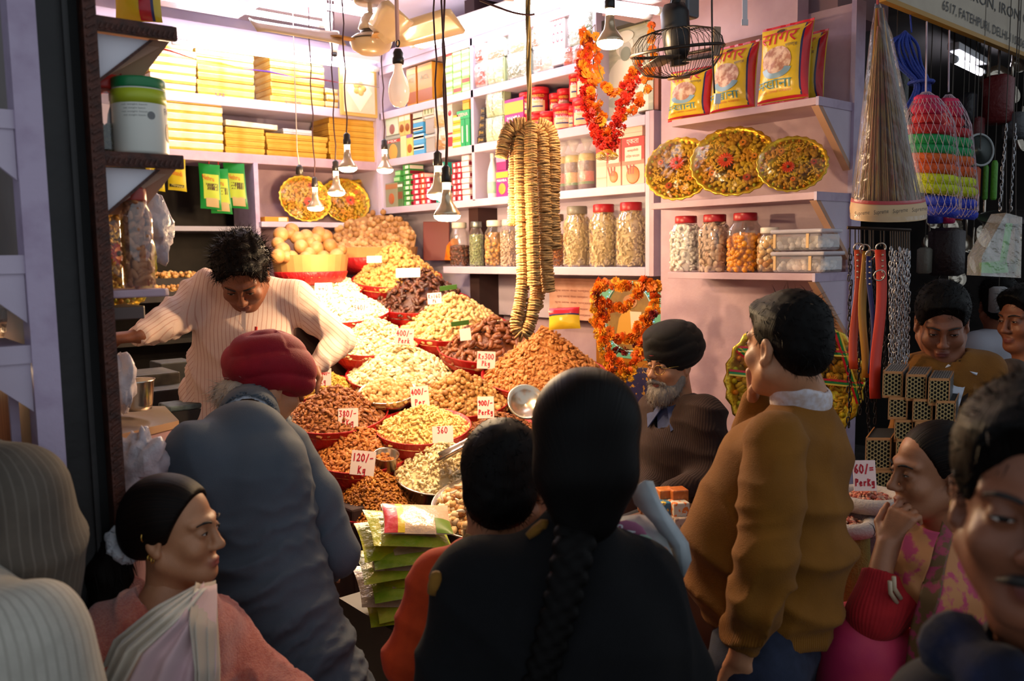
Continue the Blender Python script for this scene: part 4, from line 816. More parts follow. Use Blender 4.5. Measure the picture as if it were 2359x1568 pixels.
H=[('red bowl under the pile of almonds in shell','heap of light brown almonds in their shells near the jars','shell_almonds',915,640,2.98,205,85,'pista','apricot_shell',.019,'red'),('red bowl of dark dates in the back row',None,'dark_date',968,694,2.98,228,85,'date','dark',.026,'red'),('red bowl of pistachios behind the dates','heap of beige pistachios in shell with green slips','pistachios',1047,752,2.98,250,85,'pista','pista',.019,'red'),('red bowl of brown dates under the fig strings',None,'brown_date',1137,797,2.98,258,75,'date','date',.028,'red'),('red bowl under the biggest tan almond mountain','biggest mountain of tan almonds beside the garlanded picture','tan_almonds',1256,862,2.96,292,118,'almond','almond_big',.0155,'red'),('red bowl of white pieces behind the vendor elbow, farthest of its row','brightest white heap of cashew pieces at the back','white_cashew_pieces',738,668,2.5,195,68,'half','cashew_white',.0135,'red'),('red bowl of white pieces, second of its row','white heap of cashew splits behind the 540 card','white_cashew_splits',795,718,2.5,205,62,'half','cashew_white',.014,'red'),('red bowl of cream pieces behind the vendor forearm','cream heap of small cashew pieces in front of the 540 card','cream_cashew_pieces',865,790,2.5,205,66,'half','cashew',.0135,'red'),('red bowl in the middle with the pale cashew cone','pale cone of cashews in the middle of the display','pale_cashews',923,858,2.5,248,82,'half','cashew',.0165,'red'),('red bowl of walnut kernels left of the steel pan','heap of walnut kernels below the almond mountain','walnut_kernels',1062,920,2.5,228,72,'walnut','walnut',.0175,'red'),('red bowl of thin almonds behind the 900 card','heap of slender brown almonds with the 900 card','slender_almonds',1146,990,2.5,190,50,'almond','almond_dark',.014,'red'),('red bowl of yellow raisins beside the red turban','small heap of yellow green raisins beside the red turban','yellow_raisins',738,892,2.1,165,50,'raisin','yellow',.009,'red'),('red bowl of roasted cashews in front of the 400 card','golden heap of whole cashews in front of the 400 card','golden_cashews',975,982,2.1,220,58,'cashew','cashew_roast',.0145,'red'),('red bowl under the dark almonds behind the 380 card','heap of dark almonds behind the 380 card','dark_almonds',775,955,1.85,235,78,'almond','almond_dark',.0135,'red'),('steel-rimmed bowl of almonds behind the 120 card','heap of orange brown almonds behind the 120 card','orange_almonds',835,1042,1.85,230,68,'almond','almond',.0135,'red'),('red bowl of raisins at the front of the display','large heap of golden brown raisins at the very front','golden_raisins',872,1152,1.8,226,82,'raisin','raisin',.0095,'red'),]
HC={}
for i,(bl,hl,nm,px,py,X,w,ap,kind,mk,size,style)in enumerate(H):
 c=place(px,py,X);z=float((c-CAM)@FW);R=w*z/FPX/2;hh=ap*z/FPX*.98
 t,M=bowl(bl,c,R,tilt=11);HC[nm]=(c,R,hh,M)
 if hl:heap('heap_of_'+nm,hl,c+V(0,0,-.012),R*.98,hh,kind,NUT[mk],size,M,seed=i+1)
 else:
  lab={'dark_date':'shiny dark brown date in the back row bowl','brown_date':'plump brown date in the bowl under the fig strings'}[nm]
  heap(nm,lab,c+V(0,0,-.012),R*.98,hh,kind,[mat('%s_%d'%(mk,q),cc,.4,bump=.5,bscale=90)for q,cc in enumerate({'dark':['#4e2a1c','#643824','#5a3020','#3e2016'],'date':['#6e3a1e','#8a4f2a','#7a4222','#955a32']}[mk])],size,M,seed=i+1,individual=True,cat='date',glab=({'dark_date':'dark dates in the back bowl','brown_date':'brown dates under the figs'}[nm],{'dark_date':'dark packed underside of the back row date heap','brown_date':'packed underside of the date heap under the figs'}[nm]),n=420)
c=place(1022,1082,2.05);t,M=bowl('steel bowl of pale cashews with a scoop',c,.205,tilt=16,style='steel');heap('heap_of_scooped_cashews','pale cashews in the steel bowl with the scoop',c,.2,.125,'cashew',NUT['cashew'],.015,M,seed=40)
HC['scooped']=(c,.205,.12,M)
c=place(893,903,2.1);t,M=bowl('shallow steel pan of round apricot stones',c,.135,tilt=16,depth=.07,style='steel');heap('heap_of_round_apricots','pale round apricot stones in the shallow steel pan',c,.132,.05,'round',mat('apricot_stone','#c99a5c',.6,island=['#dab074','#b8864a']),.0145,M,seed=41)
c=place(1105,1168,1.95);t,M=bowl('steel plate of assorted nut mix at the front',c,.185,tilt=22,depth=.05,style='steel');heap('heap_of_nut_mix','assorted nuts and coconut slivers on the steel plate',c,.165,.07,'round',NUT['mix'],.0155,M,seed=42)
rg=np.random.default_rng(5);q=rg.uniform(-.11,.11,(24,2));pos=np.c_[q,.075-.25*np.hypot(q[:,0],q[:,1])]@M.T+c;P,F=pieces('sliver',pos,rotmats(24,rg),.024,rg)
for i in range(24):
 k=len(SHAPES['sliver'][0]);mb=MB();mb.v=[tuple(a)for a in P[i*k:(i+1)*k]];mb.f=[tuple(map(int,a))for a in SHAPES['sliver'][1]]
 tag(obj('coconut_sliver',mb,mat('coconut_white','#efe2cc',.5),None,True),'curved white coconut sliver on the steel plate of mix','coconut','coconut slivers on the steel plate')
c=at(1212,925,3.6);t=thing('steel_pan','empty shiny steel pan leaning beside the walnut kernels','pan',c);ax=dirc(.15,.55,-.8)
obj('dish',MB().lathe([(.0001,-.035),(.05,-.034),(.068,-.02),(.078,0),(.082,.002),(.076,.006),(.06,-.012),(.0001,-.022)],c,ax,36),STEEL,t,True)
c=place(890,1062,1.86);t=thing('steel_measure','round steel measuring cup beside the orange almonds','cup',c)
obj('cup',MB().lathe([(.0001,-.03),(.045,-.03),(.052,.035),(.055,.036),(.051,.03),(.044,-.02),(.0001,-.022)],c,M@V(.1,0,1),28),STEEL,t,True)
c,R,hh,M=HC['scooped'];a,bq=at(1012,1060,3.45),at(1090,1020,3.45);t=thing('steel_scoop','open steel scoop lying on the pale cashews','scoop',a)
d=unit(bq-a);s=unit(np.cross(d,V(0,0,1)));n=np.cross(s,d)
P=[[a+d*l+s*(w*math.sin(q))+n*(.02-w*.45*math.cos(q))for q in np.linspace(-1.5,1.5,9)]for l,w in((0,.06),(.06,.058),(.12,.055),(.17,.05))]
obj('blade',MB().grid(P),STEEL,t,True,solid=.002);e=a+d*.17;obj('handle',MB().tube([e+n*.0,e+d*.03+n*.01,e+d*.10+n*.015],[.018,.009,.011],10),STEEL,t,True)
# copra and walnut boxes at the back
COPRA=[mat('copra_%d'%i,c,.55,bump=.3,bscale=60,col2=c2,nscale=12)for i,(c,c2)in enumerate([('#9c6a3c','#ad7a48'),('#8a5628','#a06e3c'),('#a67848','#905f32'),('#ad8254','#96683a')])]
c=ony(715,600,4.85);t=thing('cardboard_basket','cardboard sided red bowl holding dried coconuts','basket',c-V(0,0,.1));zc=float((c-CAM)@FW);R=168/2*zc/FPX
obj('dish',MB().lathe([(R*.6,-.15),(R*.9,-.13),(R*1.0,-.07),(R*.98,-.065)],c,n=36),RED,t,True)
obj('cardboard_rim',MB().lathe([(R*.95,-.10),(R*1.04,.035),(R*1.03,.035),(R*.94,-.10)],c,n=28),CARD,t)
obj('bed',MB().lathe([(R*.97,0),(R*.5,.03),(.0001,.05)],c,n=24),COPRA[1],t,True)
for i,(px,py)in enumerate([(647,540),(668,537),(672,530),(705,545),(726,552),(735,538),(650,575),(693,568),(727,572),(760,566),(672,592),(705,597),(745,592),(786,576),(640,560),(685,548),(659,592),(750,545),(712,585),(775,590),(640,590),(715,560)]):
 r=.044*random.uniform(.85,1.12);p=ony(px,py,4.75+.12*((600-py)/60));p=V(p[0],p[1],p[2]);mb=MB().ball((0,0,0),(r*random.uniform(.92,1),r,r*random.uniform(.9,1.08)),16,12)
 o=obj('dried_coconut',mb,COPRA[i%4],None,True);o.location=p;o.rotation_euler=(random.random()*3,random.random()*3,0);tag(o,'round tan dried coconut in the cardboard rimmed bowl','coconut','dried coconuts in the back bowl')
c=ony(860,580,5.1);t=thing('cardboard_basket','torn cardboard box of whole walnuts in the corner','basket',c-V(0,0,.12));zc=float((c-CAM)@FW);R=210/2*zc/FPX
obj('dish',MB().lathe([(R*.6,-.15),(R*.9,-.1),(R*.97,-.04),(R*.95,-.035)],c,n=36),RED,t,True)
obj('cardboard_rim',MB().lathe([(R*.93,-.06),(R*.98,.03),(R*.97,.03),(R*.92,-.06)],c,n=28),CARD,t)
e=ony(960,520,5.15);f0=c+V(R*.75,-R*.45,-.02);obj('torn_flap',MB().prism([f0,f0+V(.12,.25,.02),f0+V(.14,.25,.2),f0+V(.02,0,.13)],V(.004,-.004,0)),CARD,t)
WN=[mat('walnut_shell_%d'%i,cc,.65,bump=.8,bscale=110)for i,cc in enumerate(['#bd8c56','#a87844','#c99a66','#9c6c3c'])]
wm=[]
for k in range(4):vv,ff=ICO2;wm.append(mesh_of('walnut',(vv*.021*np.array([1,.95,1.08])).tolist(),[tuple(map(int,q))for q in ff],WN[k],True))
rg=np.random.default_rng(8);n=0
for k in range(330):
 a,r=rg.uniform(0,6.28),math.sqrt(rg.random())*R*.92;x,y=r*math.cos(a),r*math.sin(a);z=.015+max(0,(.20+.02*math.sin(k))*max(0,(x*.6+y*.75)/R+.35))
 o=bpy.data.objects.new('walnut',wm[k%4]);COL.objects.link(o);o.location=(c+V(x,y,z)).tolist();o.rotation_euler=rg.uniform(0,3,3).tolist();tag(o,'whole walnut in its shell in the torn cardboard box','walnut','walnuts in the corner box')
 if n>260:break
 n+=1
obj('bed',MB().grid([[c+V(q*R*.93*math.cos(b),q*R*.93*math.sin(b),.0+max(0,.20*max(0,(q*math.cos(b)*.6+q*math.sin(b)*.75)+.35)))for b in np.linspace(0,6.283,30)]for q in np.linspace(1,0,8)]),WN[1],t,True)
t=thing('red_folder','dark red flat box standing beside the walnuts','box',ony(1000,600,4.95));a=ony(975,600,5.0);bq=ony(1035,600,4.85)
obj('cover',MB().obox(a,bq-a,V(.03,.03,0),V(.02,.02,.27)),mat('maroon_cover','#6e1f1c',.5),t,bevel=.003)
t=thing('printed_bag','orange yellow printed bag at the end of the jar shelf','bag',ony(1030,600,4.5));a=onx(1022,600,3.36);obj('bag',MB().prism([a,a+V(0,-.14,0),a+V(0,-.10,.15),a+V(0,-.03,.1)],V(.05,.0,0)),mat('orange_bag','#d98a1e',.4,col2='#c2571a',nscale=14),t,bevel=.01)
# price cards
INK=mat('red_ink','#c2182e',.6);CARDW=mat('price_card','#f0dcd6',.6)
def price(px,py,z,w,h,lines,label,lean=0.,tiltr=0.):
 c=at(px,py,z);s=z/FPX;w*=s;h*=s;ux=unit(dirc(1,tiltr,.05));nrm=unit(dirc(0,.25,-1));uy=unit(np.cross(nrm,ux));ux=np.cross(uy,nrm)
 t=thing('price_card',label,'card',c-uy*h/2,'price cards stuck in the heaps');o=c-ux*w/2-uy*h/2
 obj('card',MB().obox(o,ux*w,uy*h,-nrm*.0015),CARDW,t)
 for(txt,v,hf)in lines:hh=min(h*hf,.9*w/(len(txt)*.62));handwrite(t,txt,c+uy*h*v,ux,uy,hh,INK,w=h*.024)
 return t
def heap_z(nm,px,py):return float((HC[nm][0]-CAM)@FW)
price(708,604,5.12,33,30,[('480',.22,.38),('Per k',-.25,.25)],'card reading 480 in front of the coconuts')
price(745,663,4.83,40,24,[('440',.0,.55)],'card reading 440 on the brightest white heap')
price(833,709,4.75,38,26,[('540/-',.05,.5)],'card reading 540 between the white heaps',tiltr=.05)
price(932,775,4.45,42,38,[('400/-',.2,.4),('Perk',-.25,.3)],'card reading 400 at the top of the pale cashew cone',tiltr=-.08)
price(741,868,4.3,44,40,[('Rs 340/-',.22,.3),('Pkg',-.25,.3)],'card reading Rs 340 on the yellow raisins')
price(802,962,3.75,46,44,[('380/-',.22,.4),('PKg',-.25,.36)],'card reading 380 between the two almond heaps')
price(967,912,3.95,42,46,[('400/-',.22,.36),('Per',-.3,.3)],'card reading 400 behind the golden cashews',tiltr=.08)
price(1119,938,3.9,38,50,[('900/-',.2,.34),('PerKg',-.22,.26)],'card reading 900 on the slender almonds')
price(1020,1000,3.6,48,38,[('360',.25,.36)],'card reading 360 beside the golden cashews',tiltr=.03)
price(836,1066,3.42,56,56,[('120/-',.22,.36),('Kg',-.28,.3)],'card reading 120 behind the front raisins',tiltr=-.12)
price(1001,687,5.0,32,26,[('Rs160',.2,.36),('Pk',-.25,.3)],'card reading Rs 160 on the dark dates',tiltr=.06)
price(1120,829,4.45,42,40,[('Rs300',.2,.3),('Pkg',-.2,.28)],'card reading Rs 300 hanging on the brown date bowl',tiltr=-.06)
price(1072,770,4.6,26,28,[],'blank white slip stuck in the brown dates',tiltr=.1)
price(862,597,5.3,34,16,[('7',.0,.5)],'small white card stuck in the shell almonds')
price(940,628,5.2,56,22,[],'grey blank card strip across the shell almonds')
for k,(px,py,z)in enumerate([(1033,668,4.95),(1060,750,4.72)]):
 c=at(px,py,z);t=thing('green_slip',['green slip at the top of the pistachios','green slip at the front of the pistachios'][k],'slip',c);obj('slip',MB().obox(c-dirc(1,.12,0)*.05,dirc(1,.12,0)*.10,dirc(0,1,-.5)*.03,dirc(0,.5,1)*.002),flat('#3f7a34'),t)
c=at(1300,733,4.25);t,S,patch,surf=pillow('snack_packet','small red and yellow packet beyond the almond mountain','packet',c,dirc(1,.05,-.2),dirc(0,1,.3),.16,.11,.03,YEL,'yellow puffed snack packets');patch('red_stripe',-.98,.98,.35,.98,REDW);patch('navy_stripe',-.98,.98,.22,.35,BLUW)
t=thing('wall_poster','faded printed poster on the wall under the jar shelf','poster',(3.55,3.5,1.2));a,bq=onx(1265,640,3.5),onx(1375,740,3.5)
obj('sheet',MB().box((3.5,bq[1],bq[2]),(3.505,a[1],a[2])),mat('faded_poster','#d0a08e',.7,col2='#c08c78',nscale=12),t)
for k in range(5):write(t,'शुभ लाभ मेवा भण्डार',(3.499,(a[1]+bq[1])/2,bq[2]+.03+k*.035),(0,-1,0),(0,0,1),.3-.04*(k%2),.016,flat('#8a4a44'))
# strings of dried figs
FIGM=[mat('fig_%d'%i,c,.65,col2=c2,nscale=30,bump=.6,bscale=120)for i,(c,c2)in enumerate([('#b5854c','#c99c62'),('#c4935a','#a8743e'),('#a3703c','#bd8c54'),('#b08c52','#c8a668')])]
c0=at(1220,285,3.15);t=thing('fig_garland','hanging strings of flat dried figs on a jute twine','figs',at(1215,770,3.15))
figv=MB().lathe([(.0001,-.0040),(.6,-.0048),(.92,-.0043),(1,-.0015),(1,.0015),(.92,.0043),(.6,.0048),(.0001,.0040)],n=12)
fm=[]
for k in range(4):
 v=np.array(figv.v);a=np.arctan2(v[:,1],v[:,0]);r=1+.03*np.sin(3*a+k)+.03*np.cos(2*a+k*2);v=np.c_[v[:,:2]*r[:,None]*.0258,v[:,2]+.0015*np.sin(2*a+k)];fm.append(mesh_of('dried_fig',v.tolist(),figv.f,FIGM[k],True))
S=3.15/FPX
def P_(px,py,dz=0.):return at(px,py,3.15+dz)
strands=[([(1212,285),(1180,290),(1165,315),(1158,345),(1155,362)],-.02),([(1215,292),(1195,305),(1188,345),(1186,420),(1184,520)],.0),([(1218,300),(1200,330),(1200,420),(1203,560),(1205,640),(1198,700),(1190,745),(1203,772),(1222,740),(1230,690)],-.03),([(1224,282),(1222,330),(1222,420),(1226,520),(1228,600),(1230,660)],-.045),([(1226,300),(1236,360),(1238,450),(1244,560),(1242,640),(1240,690)],.02),([(1232,295),(1248,320),(1252,400),(1256,500),(1258,590),(1264,672)],-.02),([(1238,285),(1262,295),(1274,330),(1276,400),(1274,480),(1280,575)],.0),([(1228,310),(1240,400),(1250,520),(1238,620),(1236,700),(1240,715)],.035),]
cnt=0;extra=MB()
for si,(pp,dz)in enumerate(strands):
 pts=[P_(x,y,dz)for x,y in pp];dense=[]
 for i in range(len(pts)-1):
  p0,p1,p2,p3=pts[max(i-1,0)],pts[i],pts[i+1],pts[min(i+2,len(pts)-1)]
  for u in np.linspace(0,1,24,endpoint=False):dense.append(.5*((2*p1)+(-p0+p2)*u+(2*p0-5*p1+4*p2-p3)*u*u+(-p0+3*p1-3*p2+p3)*u**3))
 dense.append(pts[-1]);dense=np.array(dense);L=np.r_[0,np.cumsum(np.linalg.norm(np.diff(dense,axis=0),axis=1))];step=.0088
 obj('string',MB().tube(dense[::8],.003,4),mat('jute','#8a7448',.8),t)
 for s_ in np.arange(.006,L[-1],step):
  p=np.array([np.interp(s_,L,dense[:,k])for k in range(3)]);d=unit(np.array([np.interp(s_+.006,L,dense[:,k])-np.interp(s_-.006,L,dense[:,k])for k in range(3)]))
  d=unit(d+np.random.default_rng(cnt).standard_normal(3)*.06);u,w,d=frame(d);R3=np.stack([u,w,d],1)*random.uniform(.95,1.04)
  if cnt<300 or si in(0,1,2,3,5):pass
  if cnt<300:
   o=bpy.data.objects.new('dried_fig',fm[cnt%4]);COL.objects.link(o);o.parent=t;o.matrix_local=Matrix.Translation((p-wloc(t)).tolist())@Matrix(R3.tolist()).to_4x4()
  else:v=np.array([q.co[:]for q in fm[cnt%4].vertices])@R3.T+p;extra.add(v,[tuple(q.vertices)for q in fm[cnt%4].polygons])
  cnt+=1
if extra.v:obj('dried_figs_behind',extra,FIGM[0],t,True)['kind']='stuff'
mb=MB()
for k in range(3):mb.tube([at(1220,285,3.15)+V(.006*math.cos(k*2.1+q*.35),.006*math.sin(k*2.1+q*.35),q*.03)for q in range(38)],.0045,5)
obj('twine',mb,mat('jute','#8a7448',.8),t,True)
# marigold garlands
def flower_mesh(r,m,seed,n1=14):
 rg=np.random.default_rng(seed);mb=MB()
 for ring,(rr,el,cnt)in enumerate([(1,-.35,n1-3),(1,.05,n1),(.85,.45,n1-2),(.6,.85,n1-4),(0,1.25,5)]):
  for k in range(cnt):
   a=2*math.pi*(k+.5*(ring%2))/cnt+rg.uniform(-.15,.15);e=el+rg.uniform(-.2,.2);d=V(math.cos(a)*math.cos(e),math.sin(a)*math.cos(e),math.sin(e));s=V(-math.sin(a),math.cos(a),0);R=r*rg.uniform(.85,1.1)
   n=np.cross(d,s);w=r*.24
   mb.add([d*R*.15,d*R*.7+s*w,d*R*1.0+s*w*.6+n*r*.1,d*R*1.02-s*w*.6+n*r*.05,d*R*.7-s*w],[(0,1,2,3,4)])
 me=mesh_of('marigold',np.array(mb.v).tolist(),mb.f,m,False);return me
ORG=[mat('marigold_orange_%d'%i,c,.6)for i,c in enumerate(['#e8731a','#f08a1c','#dd5f14','#f29b24'])]
REDF=[mat('red_petal_%d'%i,c,.55)for i,c in enumerate(['#d8291a','#c41f1a','#e23a1c'])]
YELF=[mat('yellow_petal_%d'%i,c,.6)for i,c in enumerate(['#d99a1a','#c98416','#e0aa2a'])]
MARM=[mesh for mesh in(flower_mesh(1,ORG[i],i)for i in range(4))];REDM=[flower_mesh(1,REDF[i],9+i,9)for i in range(3)];YELM=[flower_mesh(1,YELF[i],19+i,8)for i in range(3)]
MARO=[flower_mesh(1,mat('maroon_petal','#7a1a16',.6),31)]
def smooth(pts,per=20):
 out=[]
 for i in range(len(pts)-1):
  p0,p1,p2,p3=pts[max(i-1,0)],pts[i],pts[i+1],pts[min(i+2,len(pts)-1)]
  for u in np.linspace(0,1,per,endpoint=False):out.append(.5*((2*p1)+(-p0+p2)*u+(2*p0-5*p1+4*p2-p3)*u*u+(-p0+3*p1-3*p2+p3)*u**3))
 out.append(pts[-1]);return np.array(out)
def strew(t,path,meshes,r,step,spread,name,rg,per=1,limit=None):
 d=smooth(path);L=np.r_[0,np.cumsum(np.linalg.norm(np.diff(d,axis=0),axis=1))]
 obj('thread',MB().tube(d[::6],.0025,4),mat('green_thread','#6a6a2c',.7),t)
 for s_ in np.arange(0,L[-1],step):
  for _ in range(per):
   p=np.array([np.interp(s_,L,d[:,k])for k in range(3)])+rg.standard_normal(3)*spread
   o=bpy.data.objects.new(name,meshes[rg.integers(len(meshes))]);COL.objects.link(o);o.parent=t;o.location=(p-wloc(t)).tolist();o.rotation_euler=rg.uniform(0,6.28,3).tolist();o.scale=(r*rg.uniform(.85,1.2),)*3
rg=np.random.default_rng(21)
zt=3.42;
def U(px,py,z=zt):return at(px,py,z)
pic=thing('guru_portrait','pale framed portrait of a bearded saint in the upper niche','picture',(3.4,3.1,2.5))
a,bq=onx(1385,65,3.42),onx(1512,262,3.42);y0,y1=bq[1],a[1];z0,z1=2.482,a[2]
obj('frame',MB().box((3.40,y0-.03,z0),(3.43,y1+.03,z1+.03)),mat('brown_frame','#9c5a44',.5),pic)
obj('print',MB().box((3.395,y0,z0+.02),(3.40,y1,z1)),mat('silver_print','#b9b8a2',.4,col2='#9fa08c',nscale=8,stretch=(1,1,6)),pic)
yc,w,h=(y0+y1)/2,y1-y0,z1-z0
def fig2(pts,m,off):return obj('saint_print',MB().prism([(3.3945-off,yc+u*w,z0+v*h)for u,v in pts],(.001,0,0)),m,pic)
el=lambda cu,cv,ru,rv,n=18:[(cu+ru*math.cos(q),cv+rv*math.sin(q))for q in np.linspace(0,6.283,n,endpoint=False)]
W1,W2,W3=mat('marble_white','#d9d5c8',.5),mat('marble_grey','#b4b3a8',.5),mat('beard_grey','#7f8678',.6)
fig2([(-.42,.02),(.42,.02),(.40,.35),(.25,.55),(.12,.62),(-.12,.62),(-.28,.5),(-.42,.3)],W1,0);fig2(el(0,.74,.16,.11),W1,.001);fig2(el(-.01,.70,.11,.09),W2,.002);fig2(el(-.02,.66,.09,.07),W3,.003);fig2(el(0,.83,.17,.06),W1,.003);fig2(el(0.05,.2,.3,.06),W2,.002)
ga=thing('marigold_garland','red and orange flower garland over the upper portrait ending in gold roses','garland',U(1408,360))
strew(ga,[U(1352,78),U(1352,150),U(1362,215),U(1385,285),U(1400,330)],MARM,.0195,.019,.014,'marigold',rg,2)
strew(ga,[U(1372,85),U(1378,150),U(1392,190),U(1410,215),U(1432,210),U(1455,180),U(1478,130)],MARM,.0195,.021,.006,'marigold',rg)
strew(ga,[U(1500,60),U(1505,120),U(1492,180),U(1478,220),U(1455,255),U(1430,272)],MARM,.0185,.022,.006,'marigold',rg)
strew(ga,[U(1346,120),U(1347,200),U(1362,270),U(1385,320),U(1400,345)],REDM,.0135,.0085,.012,'red_flower',rg,3)
strew(ga,[U(1468,165),U(1450,205),U(1432,250),U(1415,300),U(1403,345)],REDM,.0135,.0085,.012,'red_flower',rg,3)
strew(ga,[U(1352,90),U(1356,120)],MARO,.02,.02,.006,'dark_flower',rg)
for p_,q_ in((U(1352,78),V(3.305,3.25,2.98)),(U(1372,85),V(3.305,3.25,2.98)),(U(1500,60),V(3.40,3.0,2.96))):obj('thread',MB().tube([p_,q_],.002,4),mat('green_thread','#6a6a2c',.7),ga)
for k,(px,py,r)in enumerate([(1398,357,.028),(1384,360,.02),(1412,360,.018)]):
 c=U(px,py,zt-.03);mb=MB()
 for j in range(4):mb.grid([[c+dirc(1,0,0)*(r*(1-.22*j)*math.cos(q)*(1+.12*math.cos(5*q+j)))+V(0,0,1)*(r*.75*(1-.22*j)*math.sin(q))+dirc(0,0,-1)*(.008*j+e*.01)for q in np.linspace(0,6.283,16)]for e in(0,1)])
 obj('gold_rose',mb,mat('gold_ribbon','#d0a436',.3,.4),ga,True,solid=.002)
obj('gold_tie',MB().torus(U(1402,322),.018,.006,(0,0,1),14,5),mat('gold_ribbon','#d0a436',.3,.4),ga,True)
q=V(3.36,YatX(1500,3.36,2.5),2.478);tt=thing('steel_dish','small dark metal dish on top of the unit end','dish',q);obj('dish',MB().lathe([(.03,0),(.06,.012),(.065,.018),(.055,.014),(.0001,.006)],q,n=24),mat('dull_metal','#6a5a52',.35,.7),tt,True)
t=thing('deity_picture','framed devotional picture with tiny lights behind the lower garland','picture',(3.4,2.98,1.35))
X=3.34;a,bq=onx(1372,642,X),onx(1534,880,X);y0,y1=bq[1],a[1];z0,z1=bq[2],a[2]-.002;yc,w,h=(y0+y1)/2,y1-y0,z1-z0
obj('frame',MB().box((X,y0,z0),(X+.04,y1,z1)),mat('amber_frame','#a5651c',.35,.2),t,bevel=.004)
obj('mount',MB().box((X-.004,y0+.03,z0+.1),(X,y1-.03,z1-.03)),mat('mint_mount','#5c9c80',.4),t)
def dp(pts,m,off):return obj('picture_print',MB().prism([(X-.005-off,yc+u*w,z0+v*h)for u,v in pts],(.001,0,0)),m,t)
dp(el(0,.62,.32,.34,28),mat('print_brown','#6a4a24',.4,col2='#8a6a34',nscale=12),0);dp([(-.2,.34),(.2,.34),(.14,.6),(.02,.75),(-.1,.6)],mat('print_ochre','#c08c34',.4),.001);dp(el(-.02,.78,.1,.07),mat('print_skin','#a8744a',.5),.002);dp([(-.16,.5),(-.04,.5),(-.02,.68),(-.18,.68)],mat('print_white','#c9bca0',.5),.002)
mb=MB();tw=MB()
for k,q in enumerate(np.linspace(0,6.283,44)):(mb if k%3 else tw).ball((X-.012,yc+.36*w*math.cos(q),z0+h*(.62+.37*math.sin(q))),.0028,6,4)
obj('fairy_light',mb,emis('fairy_blue','#7fc8ff',1.6),t)['kind']='stuff';obj('fairy_light',tw,emis('fairy_green','#6fe0a0',1.2),t)['kind']='stuff'
obj('oval_rim',MB().tube([(X-.008,yc+.34*w*math.cos(q),z0+h*(.62+.35*math.sin(q)))for q in np.linspace(0,6.283,40)],.0035,5),mat('white_rim','#b8cfd0',.3),t,True)
b2=thing('blue_gold_cloth','deep blue cloth with gold motifs below the lower picture','cloth',(3.2,2.8,1.0));a=onx(1420,850,3.25);e=onx(1500,900,3.25)
obj('cloth',MB().box((3.25,e[1]-.1,.9),(3.28,a[1]+.06,a[2]+.02)),mat('navy_gold','#1b1640',.6,col2='#a8741e',nscale=40,thr=(.6,.66)),b2)
zt=3.72
gb=thing('marigold_garland','thick orange marigold garland framing the lower picture','garland',U(1440,885,zt))
def U2(px,py,dz=0):return at(px,py,zt+dz)
strew(gb,[U2(1372,655),U2(1378,700),U2(1388,755),U2(1398,810),U2(1412,850)],MARM,.0225,.013,.012,'marigold',rg)
strew(gb,[U2(1375,648),U2(1415,662),U2(1455,655),U2(1508,652)],MARM,.0225,.016,.009,'marigold',rg)
strew(gb,[U2(1512,650),U2(1506,700),U2(1488,750),U2(1478,790),U2(1462,835),U2(1440,850),U2(1412,825)],MARM,.0225,.014,.011,'marigold',rg)
strew(gb,[U2(1395,690),U2(1415,712),U2(1445,705),U2(1468,675),U2(1500,660)],MARM,.0215,.018,.007,'marigold',rg)
strew(gb,[U2(1402,760),U2(1424,778),U2(1450,778),U2(1475,745)],MARM,.0215,.018,.007,'marigold',rg)
strew(gb,[U2(1366,690),U2(1376,760),U2(1392,820),U2(1410,855),U2(1432,870)],YELM,.013,.008,.008,'yellow_flower',rg,1)
strew(gb,[U2(1405,850),U2(1430,872),U2(1455,848)],YELM,.015,.006,.012,'yellow_flower',rg,2)
strew(gb,[U2(1372,668),U2(1385,740)],MARO,.022,.05,.012,'dark_flower',rg);strew(gb,[U2(1495,720),U2(1470,800),U2(1405,800)],MARO,.022,.045,.012,'dark_flower',rg)
